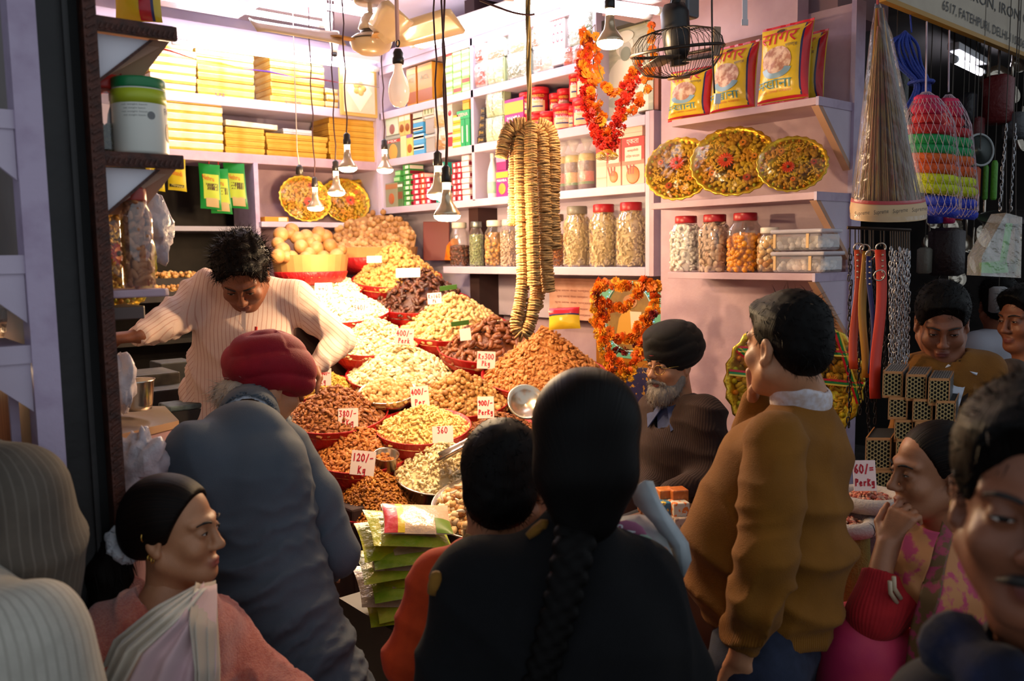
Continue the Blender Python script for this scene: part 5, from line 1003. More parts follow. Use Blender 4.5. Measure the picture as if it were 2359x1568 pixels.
# gold wrapped gift trays
TRAYG=mat('gold_tray','#d0a52a',.22,.7,col2='#f0d454',nscale=18,bump=.4,bscale=40)
FILMC=film('tray_film',tint=(1,.93,.66),gloss=.02,rough=.18,bump=.5,bscale=9)
def gift_tray(label,c,n,up,R,aspect=1.0,layout='nuts',seed=0,ribbon=False,tint=None):
 """round scalloped gold tray; n = facing, up = in-plane up"""
 n=unit(n);up=unit(up-n*np.dot(up,n));s=np.cross(up,n);c=np.asarray(c);t=thing('gift_tray',label,'tray',c-up*R,'gold wrapped gift trays');rg=np.random.default_rng(seed);N=96
 def pt(r,a,d):return c+s*(r*math.cos(a)*aspect)+up*(r*math.sin(a))+n*d
 def ring(r,d,sc):return[pt(r*(1+sc*math.cos(24*a)),a,d)for a in np.linspace(0,2*math.pi,N+1)]
 obj('tray',MB().grid([ring(R*.02,-.02,0),ring(R*.8,-.02,0),ring(R*.9,-.005,.0),ring(R*1.0,.012,.018),ring(R*1.03,.008,.02)]),TRAYG,t,True,solid=.002)
 cols={'cashew':mat('tray_cashew','#d0a83c',.5,island=['#dcb850','#c49a30']),'almond':mat('tray_almond','#c08a2e',.55,island=['#d09c3c','#a87624']),'pista':mat('tray_pista','#b8982c',.6,island=['#c8aa3c','#a88a28']),'dark':mat('tray_raisin','#a87c22',.6,island=['#b88e30','#94681c'])}
 ks=list(cols);pos={k:[]for k in ks};size=R*.075;M=int(1.5*.72*math.pi*R*R/(size*size*1.6))
 for _ in range(M):
  r,a=R*.84*math.sqrt(rg.random()),rg.uniform(0,2*math.pi)
  k=ks[int((a/(2*math.pi)*6+(1 if r>R*.5 else 0)+seed)%4)];pos[k].append(pt(r,a,-.006+.01*(1-(r/R)**2)))
 for k,kind in zip(ks,('cashew','almond','pista','round')):
  if len(pos[k]):
   q=np.array(pos[k]);P,F=pieces(kind,q,lie(np.tile(n,(len(q),1)),rg,.3),size,rg);fast_obj('nuts',P,F,cols[k],t)['kind']='stuff'
 mb=[MB(),MB(),MB()]
 for k in range(30):a=2*math.pi*k/30;mb[k%3].ball(pt(R*.88,a,.004),R*.045,8,6)
 for k,cc in enumerate(['#b8b02c','#c97a2a','#9aa83a']):obj('rim_sweets',mb[k],mat('rim_sweet_%d'%k,cc,.4),t,True)['kind']='stuff'
 for(fr,fa,fs,fc)in[(.18,2.2+seed,.24,'#d2401c'),(.55,.3+seed,.11,'#d98a3a'),(.6,2.9+seed,.10,'#d9702a'),(.62,4.4+seed,.12,'#a83a22'),(.5,5.6+seed,.10,'#d98a3a')]:
  cc=pt(R*fr,fa,.012);mb=MB();np_=16
  for layer in(1,.72):
   for k in range(np_):
    a=2*math.pi*(k+.5*(layer<1))/np_;d=s*math.cos(a)+up*math.sin(a);e=np.cross(n,d);L=R*fs*layer
    mb.add([cc+n*.004*(2-layer),cc+d*L*.7+e*L*.13+n*.007,cc+d*L+n*.004,cc+d*L*.7-e*L*.13+n*.007],[(0,1,2,3)])
  fl=obj('flower',mb,flat(fc,.5),t);obj('flower_eye',MB().ball(cc+n*.008,R*fs*.22,8,6),flat('#4a4420'),fl,True)
 obj('film',MB().grid([[pt(R*r,a,.028*(1-r**3)+.012+.002*math.sin(9*a+7*r))for a in np.linspace(0,2*math.pi,49)]for r in(.01,.3,.6,.85,1.0)]),FILMC,t,True)
 if ribbon:
  for(a0,a1,cc)in ribbon:
   p,q=pt(R*.98,a0,.034),pt(R*.98,a1,.034);d=unit(q-p);e=np.cross(n,d)
   for off,col in((-.009,'#b81f2e'),(0,'#1f7a3c'),(.007,'#d8c24c')):obj('ribbon',MB().quad(p+e*(off-.004)+n*.002,q+e*(off-.004)+n*.002,q+e*(off+.004)+n*.003,p+e*(off+.004)+n*.003),mat('ribbon_'+col[1:],col,.25,.3),t,solid=.001)
 return t
for(px,py,w,h,X,lab,sd)in[(1566,382,132,156,3.13,'leftmost gold tray on the middle end shelf, mostly cashews',0),(1690,368,190,172,3.11,'largest gold tray in the middle, with a clear domed front',1),(1825,375,184,138,3.09,'rightmost gold tray with a big orange flower on top',2)]:
 c=onx(px,py,X);z=float((c-CAM)@FW);R=h*z/FPX/2;c[2]=2.018+R*.98
 gift_tray(lab,c,V(-.80,-.42,.38),V(.35,.05,1),R,seed=sd,aspect=1.12 if sd else 1.0)
for(px,py,h,lab,sd)in[(703,453,110,'front gold tray in the rear alcove with the red flower',3),(795,458,106,'middle gold tray in the rear alcove, half hidden',4),(835,462,104,'rearmost gold tray in the rear alcove, at the corner',5)]:
 dy={3:5.44,4:5.52,5:5.60}[sd];c=ony(px,py,dy);z=float((c-CAM)@FW);R=h*z/FPX/2;c[2]=2.032+R*.97;gift_tray(lab,c,V(-.1,-.9,.3),V(0,.3,1),R,aspect=1.1,seed=sd)
c=at(1828,878,3.35);gift_tray('gold tray tied with red and green ribbons behind the man in mustard',c,dirc(-.15,.1,-1),V(0,0,1),.26*3.35/3.5,seed=6,aspect=1.03,ribbon=[(2.2,4.0,0),(2.6,5.4,0),(.9,5.95,0),(.45,2.6,0),(-.05,3.0,0)])
c=at(272,590,1.86);gift_tray('gold tray seen edge-on beside the almond jar',c,dirc(.97,.05,-.25),V(0,0,1),.112,seed=7)
c=at(-5,435,1.95);gift_tray('gold tray hanging in the neighbouring stall',c,dirc(.75,.1,-.7),V(.1,0,1),.115,seed=8)
# cage fan near the ceiling
c=at(1560,118,3.05);t=thing('cage_fan','dark wire cage fan hanging face down by the end panel','fan',c);ax=unit(dirc(-.1,1,-.12));u,w,d=frame(ax);R=.163;DK=mat('dark_wire','#3a322c',.4,.6);mb=MB()
for side,prof in((1,[(R,0),(R*.97,.03),(R*.8,.06),(R*.45,.075)]),(-1,[(R,0),(R*.95,-.03),(R*.75,-.07),(R*.4,-.085),(R*.1,-.09)])):
 for k in range(44):
  a=2*math.pi*k/44;mb.tube([c+(u*math.cos(a)+w*math.sin(a))*r+d*h for r,h in prof],.0013,4,cap=False)
obj('guard_wires',mb,DK,t)['kind']='stuff'
obj('guard_rim',MB().torus(c,R,.006,ax,40,6),DK,t,True);obj('guard_ring',MB().torus(c+d*.072,R*.5,.003,ax,30,5),DK,t,True)
obj('badge',MB().lathe([(R*.26,-.088),(R*.24,-.096),(.0001,-.098)],c,ax,20),mat('fan_badge','#9c7a5a',.3,.5),t,True)
obj('motor',MB().lathe([(.03,-.03),(.045,.0),(.05,.06),(.05,.13),(.035,.16)],c,ax,20),mat('motor_black','#1e1c1e',.4),t,True)
obj('hub',MB().lathe([(.03,-.05),(.028,-.02)],c,ax,14),DK,t)
for k in range(3):
 a=k*2.094+.4;dd=u*math.cos(a)+w*math.sin(a);e=np.cross(ax,dd);obj('blade',MB().grid([[c+dd*r+e*q*.05+d*(-.03+q*.012)for q in(-1,0,1)]for r in(.03,.08,.13)]),mat('fan_blade','#57504a',.35),t,True,solid=.003)
obj('bracket',MB().tube([c+d*.15,c+d*.2+u*.02,(c[0]+.1,c[1]+.12,3.0),(c[0]+.1,c[1]+.12,3.4)],.018,8),mat('motor_black','#1e1c1e',.4),t)
obj('gear_box',MB().box(c+V(.02,-.03,.12),c+V(.09,.05,.2)),mat('grey_gear','#6c7076',.35,.4),t,bevel=.01)
for(px,py,z,lab,h)in[(1640,95,3.0,'beige wooden tag hanging on the cage fan',.1)]:
 c=at(px,py,z);q=thing('hanging_tag',lab,'tag',c);obj('tag',MB().obox(c-V(0,0,.05),dirc(1,0,.3)*.028,dirc(.3,0,-1)*.01,V(.004,0,h)),mat('beige_tag','#a58b74',.6),q,bevel=.003);obj('cord',MB().tube([c+V(0,0,.05),c+V(.01,.01,.5)],.002,4),WIRE,q)
c=at(1646,225,2.95);q=thing('plug_lead','black cable ending in a white two-pin plug','cable',c);obj('plug',MB().obox(c-V(0,0,.02),dirc(1,0,.1)*.022,dirc(0,0,1)*.015,V(.004,0,.035)),mat('white_plastic','#e9e9ea',.4),q,bevel=.003)
obj('cable',MB().tube([c+V(0,0,.015),at(1641,120,2.95),at(1640,0,2.95),at(1636,-120,2.95)],.0035,5),mat('black_cable','#171416',.5),q,True)
for k in(.005,.013):obj('pin',MB().tube([c-V(0,0,.02)+dirc(1,0,0)*k,c-V(0,0,.04)+dirc(1,0,0)*k],.0014,4),STEEL,q)
c=at(1711,25,2.9);q=thing('bracket_strip','white metal strip hanging from the lintel','bracket',c);obj('strip',MB().obox(c-V(0,0,.045),dirc(1,0,.2)*.018,dirc(0,0,1)*.003,V(-.004,0,.18)),mat('white_metal','#cfc6c8',.4),q);obj('hole_plate',MB().obox(c-V(0,0,.047)-dirc(1,0,0)*.003,dirc(1,0,.2)*.024,dirc(0,0,1)*.004,V(0,0,.02)),mat('white_metal','#cfc6c8',.4),q)
for k,(pp,z)in enumerate([([(1025,-20),(1022,60),(1020,110),(1026,200),(1030,330),(1028,400)],3.2),([(1105,0),(1135,12),(1180,28),(1215,34),(1232,32)],3.1)]):
 q=thing('loose_wire',['dark twisted wire drooping beside the frosted lamp','dark wire looped around the fig twine'][k],'wire',at(*pp[0],z));obj('wire',MB().tube(smooth([at(x,y,z)for x,y in pp],6),.004,5),WIRE,q,True)
# implicit-surface modelling for people
class SDF:
 def __init__(s):s.ops=[];s.lo=np.full(3,1e9);s.hi=np.full(3,-1e9)
 def _b(s,lo,hi,neg):
  if not neg:s.lo=np.minimum(s.lo,lo);s.hi=np.maximum(s.hi,hi)
 def cap(s,a,b,ra,rb=None,k=.02,neg=False):
  a,b=np.asarray(a,float),np.asarray(b,float);rb=ra if rb is None else rb;ab=b-a;L2=max(ab@ab,1e-12)
  def f(P):
   t=np.clip(((P-a)@ab)/L2,0,1);return np.linalg.norm(P-a-t[...,None]*ab,axis=-1)-(ra+(rb-ra)*t)
  r=max(ra,rb);lo,hi=np.minimum(a,b)-r,np.maximum(a,b)+r;s._b(lo,hi,neg);s.ops.append((f,lo,hi,k,neg));return s
 def path(s,pts,rs,k=.02):
  for i in range(len(pts)-1):s.cap(pts[i],pts[i+1],rs[i],rs[i+1],k)
  return s
 def ell(s,c,r,ax=None,k=.02,neg=False):
  c=np.asarray(c,float);r=np.asarray(r,float);A=np.eye(3)if ax is None else np.asarray(ax,float)
  def f(P):
   q=(P-c)@A.T;k0=np.linalg.norm(q/r,axis=-1);k1=np.linalg.norm(q/(r*r),axis=-1);return np.where(k1>1e-9,k0*(k0-1)/np.maximum(k1,1e-9),-r.min())
  e=np.abs(A.T)@r;s._b(c-e,c+e,neg);s.ops.append((f,c-e,c+e,k,neg));return s
 def ecap(s,a,b,side,wa,da,wb,db,k=.03,cap=.5):
  """tapered capsule of elliptical section: half-width w along side, half-depth d across"""
  a,b=np.asarray(a,float),np.asarray(b,float);ax=unit(b-a);L=np.linalg.norm(b-a);sd=unit(side-ax*np.dot(side,ax));nn=np.cross(ax,sd)
  def f(P):
   q=P-a;h=q@ax;t=np.clip(h/L,0,1);w=wa+(wb-wa)*t;d=da+(db-da)*t;e=np.where(h<0,h,np.where(h>L,h-L,0));ec=np.minimum(w,d)*cap*2
   u,v=q@sd,q@nn;k0=np.sqrt((u/w)**2+(v/d)**2+(e/ec)**2);k1=np.sqrt((u/w**2)**2+(v/d**2)**2+(e/ec**2)**2);return np.where(k1>1e-6,k0*(k0-1)/np.maximum(k1,1e-6),-np.minimum(w,d))
  r=max(wa,da,wb,db);lo,hi=np.minimum(a,b)-r,np.maximum(a,b)+r;s._b(lo,hi,False);s.ops.append((f,lo,hi,k,False));return s
 def plane(s,p,n):
  p=np.asarray(p,float);n=unit(n);s.ops.append((lambda P:(P-p)@n,None,None,0,'cut'));return s
 def mesh(s,h,pad=.0):
  lo=s.lo-3*h-pad;hi=s.hi+3*h+pad;dim=np.ceil((hi-lo)/h).astype(int)+1;D=np.full(dim,10.,np.float32)
  axs=[lo[i]+h*np.arange(dim[i])for i in range(3)]
  for f,l,u,k,neg in s.ops:
   if neg=='cut':i0=np.zeros(3,int);i1=dim
   else:
    m=k+3*h;i0=np.maximum(np.floor((l-m-lo)/h).astype(int),0);i1=np.minimum(np.ceil((u+m-lo)/h).astype(int)+1,dim)
    if(i1<=i0).any():continue
   X=np.stack(np.meshgrid(*[axs[i][i0[i]:i1[i]]for i in range(3)],indexing='ij'),-1);b=f(X);sl=tuple(slice(i0[i],i1[i])for i in range(3));a=D[sl]
   if neg=='cut':D[sl]=np.maximum(a,b)
   elif neg:
    b=-b;hh=np.clip(.5-.5*(b-a)/max(k,1e-6),0,1);D[sl]=b+(a-b)*hh+k*hh*(1-hh)if k>0 else np.maximum(a,b)
   else:
    hh=np.clip(.5+.5*(b-a)/max(k,1e-6),0,1);D[sl]=b+(a-b)*hh-k*hh*(1-hh)
  return surfnets(D,lo,h)
def surfnets(D,lo,h):
 ins=D<0;n=D.shape;corners=[(i,j,k)for i in(0,1)for j in(0,1)for k in(0,1)]
 cnt=np.zeros([q-1 for q in n],np.int8)
 for(i,j,k)in corners:cnt+=ins[i:n[0]-1+i,j:n[1]-1+j,k:n[2]-1+k]
 act=(cnt>0)&(cnt<8);idx=np.argwhere(act);vid=np.full(act.shape,-1,np.int64);vid[act]=np.arange(len(idx));acc=np.zeros((len(idx),3));num=np.zeros(len(idx))
 val={c:D[idx[:,0]+c[0],idx[:,1]+c[1],idx[:,2]+c[2]].astype(float)for c in corners}
 for a in range(3):
  for c in corners:
   if c[a]==0:
    d=list(c);d[a]=1;v0,v1=val[c],val[tuple(d)];m=(v0<0)!=(v1<0);t=np.where(m,v0/(v0-v1+1e-20),0);p=np.tile(np.array(c,float),(len(idx),1));p[:,a]=t;acc+=p*m[:,None];num+=m
 Vv=(idx+acc/np.maximum(num,1)[:,None])*h+lo;Fs=[]
 for a in range(3):
  b,c=(a+1)%3,(a+2)%3;s0=[slice(None)]*3;s1=[slice(None)]*3;s0[a]=slice(0,n[a]-1);s1[a]=slice(1,n[a]);x=ins[tuple(s0)]!=ins[tuple(s1)];e=np.argwhere(x)
  e=e[(e[:,b]>0)&(e[:,c]>0)&(e[:,b]<n[b]-1)&(e[:,c]<n[c]-1)]
  if not len(e):continue
  q=[]
  for db,dc in((-1,-1),(0,-1),(0,0),(-1,0)):g=e.copy();g[:,b]+=db;g[:,c]+=dc;q.append(vid[g[:,0],g[:,1],g[:,2]])
  q=np.stack(q,1);fl=~ins[e[:,0],e[:,1],e[:,2]];q[fl]=q[fl][:,::-1];Fs.append(q)
 F=np.concatenate(Fs);F=F[(F>=0).all(1)];return Vv,F
def vnormals(P,F):
 n=np.cross(P[F[:,2]]-P[F[:,0]],P[F[:,3]]-P[F[:,1]]);N=np.zeros_like(P)
 for i in range(4):np.add.at(N,F[:,i],n)
 return N/(np.linalg.norm(N,axis=1)[:,None]+1e-12)
def relax(P,F,it=2,lam=.5):
 e=np.concatenate([F[:,[i,(i+1)%4]]for i in range(4)]);
 for _ in range(it):
  S=np.zeros_like(P);c=np.zeros(len(P));np.add.at(S,e[:,0],P[e[:,1]]);np.add.at(c,e[:,0],1);np.add.at(S,e[:,1],P[e[:,0]]);np.add.at(c,e[:,1],1);P=P+lam*(S/np.maximum(c,1)[:,None]-P)
 return P
_WV={}
def noise3(P,scale,seed):
 rg=np.random.default_rng(seed);o=np.zeros(len(P))
 for k in range(7):d=rg.standard_normal(3)*scale*rg.uniform(.6,1.5);o+=np.sin(P@d+rg.uniform(0,6.28))
 return o/3.2
def folds(P,d,freq,seed,warp=.6):
 """long drapery folds whose ridges run across direction d"""
 d=unit(d);w=noise3(P,freq*.22,seed)*warp+noise3(P,freq*.5,seed+1)*warp*.4;ph=(P@d)*freq+w*2.2;r=np.sin(ph);env=np.clip(.55+.6*noise3(P,freq*.18,seed+2),0,1);return(1-np.abs(r))**1.5*env-.35
def mesh_obj(name,P,F,m,parent,attrs=None,label=None):
 p=wloc(parent)if parent is not None else V(0,0,0)
 o=fast_obj(name,P,F,m,parent);me=o.data
 for k,v in(attrs or{}).items():a=me.attributes.new(k,'FLOAT','POINT');a.data.foreach_set('value',np.asarray(v,np.float32))
 if label:o['label']=label
 return o
def joinm(parts):
 Ps,Fs,n=[],[],0
 for P,F in parts:Ps.append(P);Fs.append(F+n);n+=len(P)
 return np.concatenate(Ps),np.concatenate(Fs)
# people materials
def skinmat(name,col,lip='#7a3d34',dark=None):
 m=mat(name,col,.48,sss=.0,spec=.4);nt=m.node_tree;N,L=nt.nodes,nt.links;b=N['Principled BSDF']
 a=N.new('ShaderNodeAttribute');a.attribute_name='lip';mx=N.new('ShaderNodeMix');mx.data_type='RGBA';mx.inputs['A'].default_value=(*lin(col),1);mx.inputs['B'].default_value=(*lin(lip),1);L.new(a.outputs['Fac'],mx.inputs['Factor'])
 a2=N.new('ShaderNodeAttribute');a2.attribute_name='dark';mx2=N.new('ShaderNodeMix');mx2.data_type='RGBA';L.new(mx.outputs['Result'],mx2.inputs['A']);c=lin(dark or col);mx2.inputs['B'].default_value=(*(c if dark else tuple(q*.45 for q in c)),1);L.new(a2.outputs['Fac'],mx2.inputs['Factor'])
 nz=N.new('ShaderNodeTexNoise');nz.inputs['Scale'].default_value=60;tc=N.new('ShaderNodeTexCoord');L.new(tc.outputs['Object'],nz.inputs['Vector']);hs=N.new('ShaderNodeHueSaturation');mr=N.new('ShaderNodeMapRange');mr.inputs['To Min'].default_value=.88;mr.inputs['To Max'].default_value=1.1;L.new(nz.outputs[0],mr.inputs['Value']);L.new(mr.outputs[0],hs.inputs['Value']);L.new(mx2.outputs['Result'],hs.inputs['Color']);L.new(hs.outputs[0],b.inputs['Base Color'])
 bp=N.new('ShaderNodeBump');bp.inputs['Strength'].default_value=.12;bp.inputs['Distance'].default_value=.004;n2=N.new('ShaderNodeTexNoise');n2.inputs['Scale'].default_value=380;L.new(tc.outputs['Object'],n2.inputs['Vector']);L.new(n2.outputs[0],bp.inputs['Height']);L.new(bp.outputs[0],b.inputs['Normal'])
 return m
def knit(name,col,col2=None,freq=2200.,rough=.85,ribfreq=0.,stripe=None,sfreq=0.,swidth=.12,sheen=.04,bump=.35,nsc=30,scol2=None):
 """cloth; 'sv' vertex attribute runs across ribs or stripes, 'rib' masks the ribbing"""
 m=mat(name,col,rough,col2=col2,nscale=nsc,sheen=sheen);nt=m.node_tree;N,L=nt.nodes,nt.links;b=N['Principled BSDF'];b.inputs['Specular IOR Level'].default_value=.25
 tc=N.new('ShaderNodeTexCoord');nz=N.new('ShaderNodeTexNoise');nz.inputs['Scale'].default_value=420;nz.inputs['Detail'].default_value=2;L.new(tc.outputs['Object'],nz.inputs['Vector']);h=nz.outputs[0]
 at_=N.new('ShaderNodeAttribute');at_.attribute_name='sv'
 if ribfreq:
  mu=N.new('ShaderNodeMath');mu.operation='MULTIPLY';mu.inputs[1].default_value=ribfreq;L.new(at_.outputs['Fac'],mu.inputs[0]);sn=N.new('ShaderNodeMath');sn.operation='SINE';L.new(mu.outputs[0],sn.inputs[0])
  am=N.new('ShaderNodeAttribute');am.attribute_name='rib';m3=N.new('ShaderNodeMath');m3.operation='MULTIPLY';L.new(sn.outputs[0],m3.inputs[0]);L.new(am.outputs['Fac'],m3.inputs[1]);ad=N.new('ShaderNodeMath');ad.operation='MULTIPLY_ADD';ad.inputs[1].default_value=.9;L.new(m3.outputs[0],ad.inputs[0]);L.new(h,ad.inputs[2]);h=ad.outputs[0]
 bp=N.new('ShaderNodeBump');bp.inputs['Strength'].default_value=bump;bp.inputs['Distance'].default_value=.004;L.new(h,bp.inputs['Height']);L.new(bp.outputs[0],b.inputs['Normal'])
 if stripe:
  mu=N.new('ShaderNodeMath');mu.operation='MULTIPLY';mu.inputs[1].default_value=sfreq;L.new(at_.outputs['Fac'],mu.inputs[0]);fr=N.new('ShaderNodeMath');fr.operation='FRACT';L.new(mu.outputs[0],fr.inputs[0]);lt=N.new('ShaderNodeMath');lt.operation='LESS_THAN';lt.inputs[1].default_value=swidth;L.new(fr.outputs[0],lt.inputs[0])
  mx=N.new('ShaderNodeMix');mx.data_type='RGBA';mx.inputs['A'].default_value=(*lin(col),1);mx.inputs['B'].default_value=(*lin(stripe),1);L.new(lt.outputs[0],mx.inputs['Factor'])
  if b.inputs['Base Color'].links:L.new(b.inputs['Base Color'].links[0].from_socket,mx.inputs['A'])
  L.new(mx.outputs['Result'],b.inputs['Base Color'])
 return m
def hairmat(name,col,rough=.38,col2=None):
 m=mat(name,col,rough,spec=.1);nt=m.node_tree;N,L=nt.nodes,nt.links;b=N['Principled BSDF'];a=N.new('ShaderNodeAttribute');a.attribute_name='sv'
 nz=N.new('ShaderNodeTexNoise');nz.noise_dimensions='1D';nz.inputs['Scale'].default_value=1;nz.inputs['Detail'].default_value=4;L.new(a.outputs['Fac'],nz.inputs['W'])
 bp=N.new('ShaderNodeBump');bp.inputs['Strength'].default_value=.3;bp.inputs['Distance'].default_value=.006;L.new(nz.outputs[0],bp.inputs['Height']);L.new(bp.outputs[0],b.inputs['Normal'])
 rp=N.new('ShaderNodeValToRGB');rp.color_ramp.elements[0].color=(*lin(col),1);rp.color_ramp.elements[1].color=(*lin(col2 or col),1);rp.color_ramp.elements[0].position=.4;rp.color_ramp.elements[1].position=.7;L.new(nz.outputs[0],rp.inputs[0]);L.new(rp.outputs[0],b.inputs['Base Color']);return m
HAIR=hairmat('black_hair','#050404',.5,'#0c0807');HAIRB=hairmat('dark_brown_hair','#0a0605',.5,'#180e0a');GREYH=hairmat('grey_hair','#8f8a82',.6,'#c9c4ba')
SKIN=skinmat('skin_brown','#9a6547','#8a4640');SKIN2=skinmat('skin_wheat','#b07a58','#9c5248');SKIN3=skinmat('skin_deep','#7c4a33','#6a3430')
# heads and hands
class Head:
 """c = centre at eye level between the ears, f = facing, u = up; s = size (1 = adult)"""
 def __init__(h,c,f,u=(0,0,1),s=1.,narrow=1.):
  h.c=np.asarray(c,float);h.f=unit(f);u=np.asarray(u,float);h.u=unit(u-h.f*np.dot(u,h.f));h.r=np.cross(h.f,h.u);h.s=s;h.n=narrow;h.ax=np.stack([h.r,h.f,h.u])
 def p(h,x,y,z):return h.c+(h.r*x*h.n+h.f*y+h.u*z)*h.s
 def loc(h,P):return((P-h.c)@h.ax.T)/h.s
 def skin(h,S,neck=None,neck_r=.052,ears=True,k=1.,nose=1.,jaw=1.):
  s=h.s;E=lambda x,y,z,r,k=.02,neg=False:S.ell(h.p(x,y,z),np.array(r)*s*np.array([h.n,1,1]),h.ax,k*s,neg);C=lambda a,b,ra,rb,k=.015:S.cap(h.p(*a),h.p(*b),ra*s,rb*s,k*s)
  E(0,-.012,.035,(.076,.097,.087));E(0,.028,-.045,(.062*jaw,.062,.075),.03);E(0,.072,-.102,(.023*jaw,.020,.016),.03)
  for q in(-1,1):
   C((q*.060*jaw,-.002,-.058),(q*.022,.062,-.098),.020,.016,.03);E(q*.040,.066,-.030,(.024,.022,.022),.025);C((q*.012,.089,.026),(q*.048,.072,.026),.009,.008,.018)
  C((0,.090,.018),(0,.108*nose,-.026),.0080,.0105,.012);E(0,.112*nose,-.031,(.0108,.0115,.0095),.010)
  for q in(-1,1):E(q*.0125,.101*nose,-.035,(.008,.011,.0078),.007)
  for q in(-1,1):E(q*.032,.101,.006,(.017,.014,.012),.014,True)
  for q in(-1,1):E(q*.031,.079,.004,(.0155,.0145,.0145),.004)
  E(0,.0905,-.0655,(.022,.0105,.0065),.008);E(0,.0900,-.0760,(.018,.0105,.0068),.008);E(0,.1035,-.0708,(.020,.006,.0014),.003,True)
  if ears:
   for q in(-1,1):
    E(q*.0765,-.012,-.006,(.010,.019,.031),.008);E(q*.084,-.006,-.004,(.007,.010,.017),.005,True);E(q*.079,-.004,-.033,(.007,.009,.009),.008)
  if neck is not None:S.cap(h.p(0,-.025,-.06),neck,neck_r*s,neck_r*s*1.12,.03)
  return S
 def attrs(h,P,dark=None):
  q=h.loc(P);g=lambda x,y,z,a,b,c:np.exp(-(((q[:,0]-x)/a)**2+((q[:,1]-y)/b)**2+((q[:,2]-z)/c)**2));lip=np.clip(1.4*g(0,.1,-.071,.022,.02,.0105),0,1)
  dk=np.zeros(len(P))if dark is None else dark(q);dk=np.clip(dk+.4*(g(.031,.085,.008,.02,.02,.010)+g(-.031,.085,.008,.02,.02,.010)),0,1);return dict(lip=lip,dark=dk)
 def eyes(h,parent,look=(0,1,0),closed=0.):
  WH=mat('eye_white','#b8aca2',.3);IR=mat('iris_dark','#140b07',.15);s=h.s;BR=mat('brow_hair','#150d0a',.7)
  R=np.array([.0155,.0145,.0145]);c0=np.array([.031,.079,.004])
  def srf(q,x,z,off):
   yy=math.sqrt(max(.05,1-(x/R[0])**2-(z/R[2])**2));return h.p(q*(c0[0]+x),c0[1]+R[1]*yy+off,c0[2]+z)
  for q in(-1,1):
   H_=.0040*(1-closed*.55);n=12;top=lambda x:H_*(1-(x/.0122)**2)-.0008+.0008*x/.0122;bot=lambda x:-H_*.75*(1-(x/.0122)**2)-.0008+.0008*x/.0122
   G=[[srf(q,x,bot(x)+(top(x)-bot(x))*k/4,.0012)for k in range(5)]for x in np.linspace(-.0122,.0122,n)]
   if q>0:G=[r[::-1]for r in G]
   e=obj('eye',MB().grid(G),WH,parent,True);ix=.0055*look[0]*q;G=[]
   for x in np.linspace(ix-.0054,ix+.0054,9):w=math.sqrt(max(0,.0054**2-(x-ix)**2));lo_,hi_=max(bot(x),-w+.0004),min(top(x),w+.0004);G.append([srf(q,x,lo_+(max(hi_,lo_)-lo_)*k/3,.0019)for k in range(4)])
   if q>0:G=[r[::-1]for r in G]
   obj('iris',MB().grid(G),IR,e,True);obj('lash_line',MB().tube([srf(q,x,top(x)+.0003,.0017)for x in np.linspace(-.0122,.013,9)],.0011*s,4),BR,parent)
   P0=[h.p(q*x,y,z)for x,y,z in((.013,.0985,.024),(.024,.0985,.0285),(.038,.0925,.0295),(.050,.080,.024))]
   obj('eyebrow',MB().tube(smooth(P0,4),[.0026*s]*5+[.003*s]*4+[.0018*s]*3+[.0008*s],6),BR,parent,True)
def hand(S,w,d,n,side=1,curl=(.5,.5,.55,.6),thumb=.5,s=1.,spread=.0,splay=1.):
 """w wrist, d towards the fingers, n = palm normal (where the palm looks), side = +1 thumb on d x n side"""
 d=unit(d);n=unit(n-d*np.dot(n,d));t=np.cross(d,n)*side;L=.088*s
 for k,o in enumerate((.030,.010,-.010,-.028)):S.cap(w+d*.012*s+t*o*.55*s,w+d*L+t*o*s,.0125*s,.0115*s,.012*s)
 S.ell(w+d*.05*s+n*.004*s,np.array([.040,.013,.045])*s,np.stack([t,n,d]),.012*s)
 for k,(o,ln)in enumerate(((.030,.072),(.010,.080),(-.010,.074),(-.028,.058))):
  p=w+d*L+t*o*s;a=0.;ang=curl[k];sp=t*(o*spread*6)
  for j,(fr,rr)in enumerate(((.44,.0095),(.31,.0088),(.25,.0078))):
   a+=ang*(.9 if j==0 else 1.05);q=p+unit(d*math.cos(a)+n*math.sin(a)+sp)*ln*fr*s;S.cap(p,q,rr*s,(rr-.0008)*s,.004*s);p=q
 p=w+d*.018*s+t*.028*s;dv=unit(d*.7+t*.75*splay+n*.25);q=p+dv*.042*s;S.cap(p,q,.0135*s,.0108*s,.012*s);d2=unit(d*.95+t*(.45-.6*thumb)+n*(.25+thumb*.6));r=q+d2*.033*s;S.cap(q,r,.0105*s,.0095*s,.005*s);S.cap(r,r+unit(d2+n*.25*thumb)*.025*s,.0093*s,.0075*s,.004*s)
 return S
def hair_sv(P,pole,axis,freq=900):
 """strand coordinate: angle around an axis through pole"""
 u,w,d=frame(axis);q=P-pole;return np.arctan2(q@u,q@w)*freq/6.28
def hairline(S,H,y=.066,z=.10,slope=.5):
 S.plane(H.p(0,y,z),H.f-H.u*slope);return S
def strands(name,roots,dirs,length,m,parent,rg,width=.0012,jit=.35,seg=3,grav=.3,curl=0.):
 mb=MB()
 vs,fs=[],[];n=0
 for p,d in zip(roots,dirs):
  d=unit(d+rg.standard_normal(3)*jit);L=length*rg.uniform(.6,1.25);s=unit(np.cross(d,rg.standard_normal(3)));q=p.copy()
  for j in range(seg+1):
   w=width*(1-.9*j/seg);vs+=[q-s*w,q+s*w]
   if j:fs.append((n+2*j-2,n+2*j-1,n+2*j+1,n+2*j))
   d=unit(d+V(0,0,-grav/seg)+(s*curl if curl else 0));q=q+d*L/seg
  n+=2*(seg+1)
 mb.v=[tuple(v)for v in vs];mb.f=fs;o=obj(name,mb,m,parent);o['kind']='stuff';return o
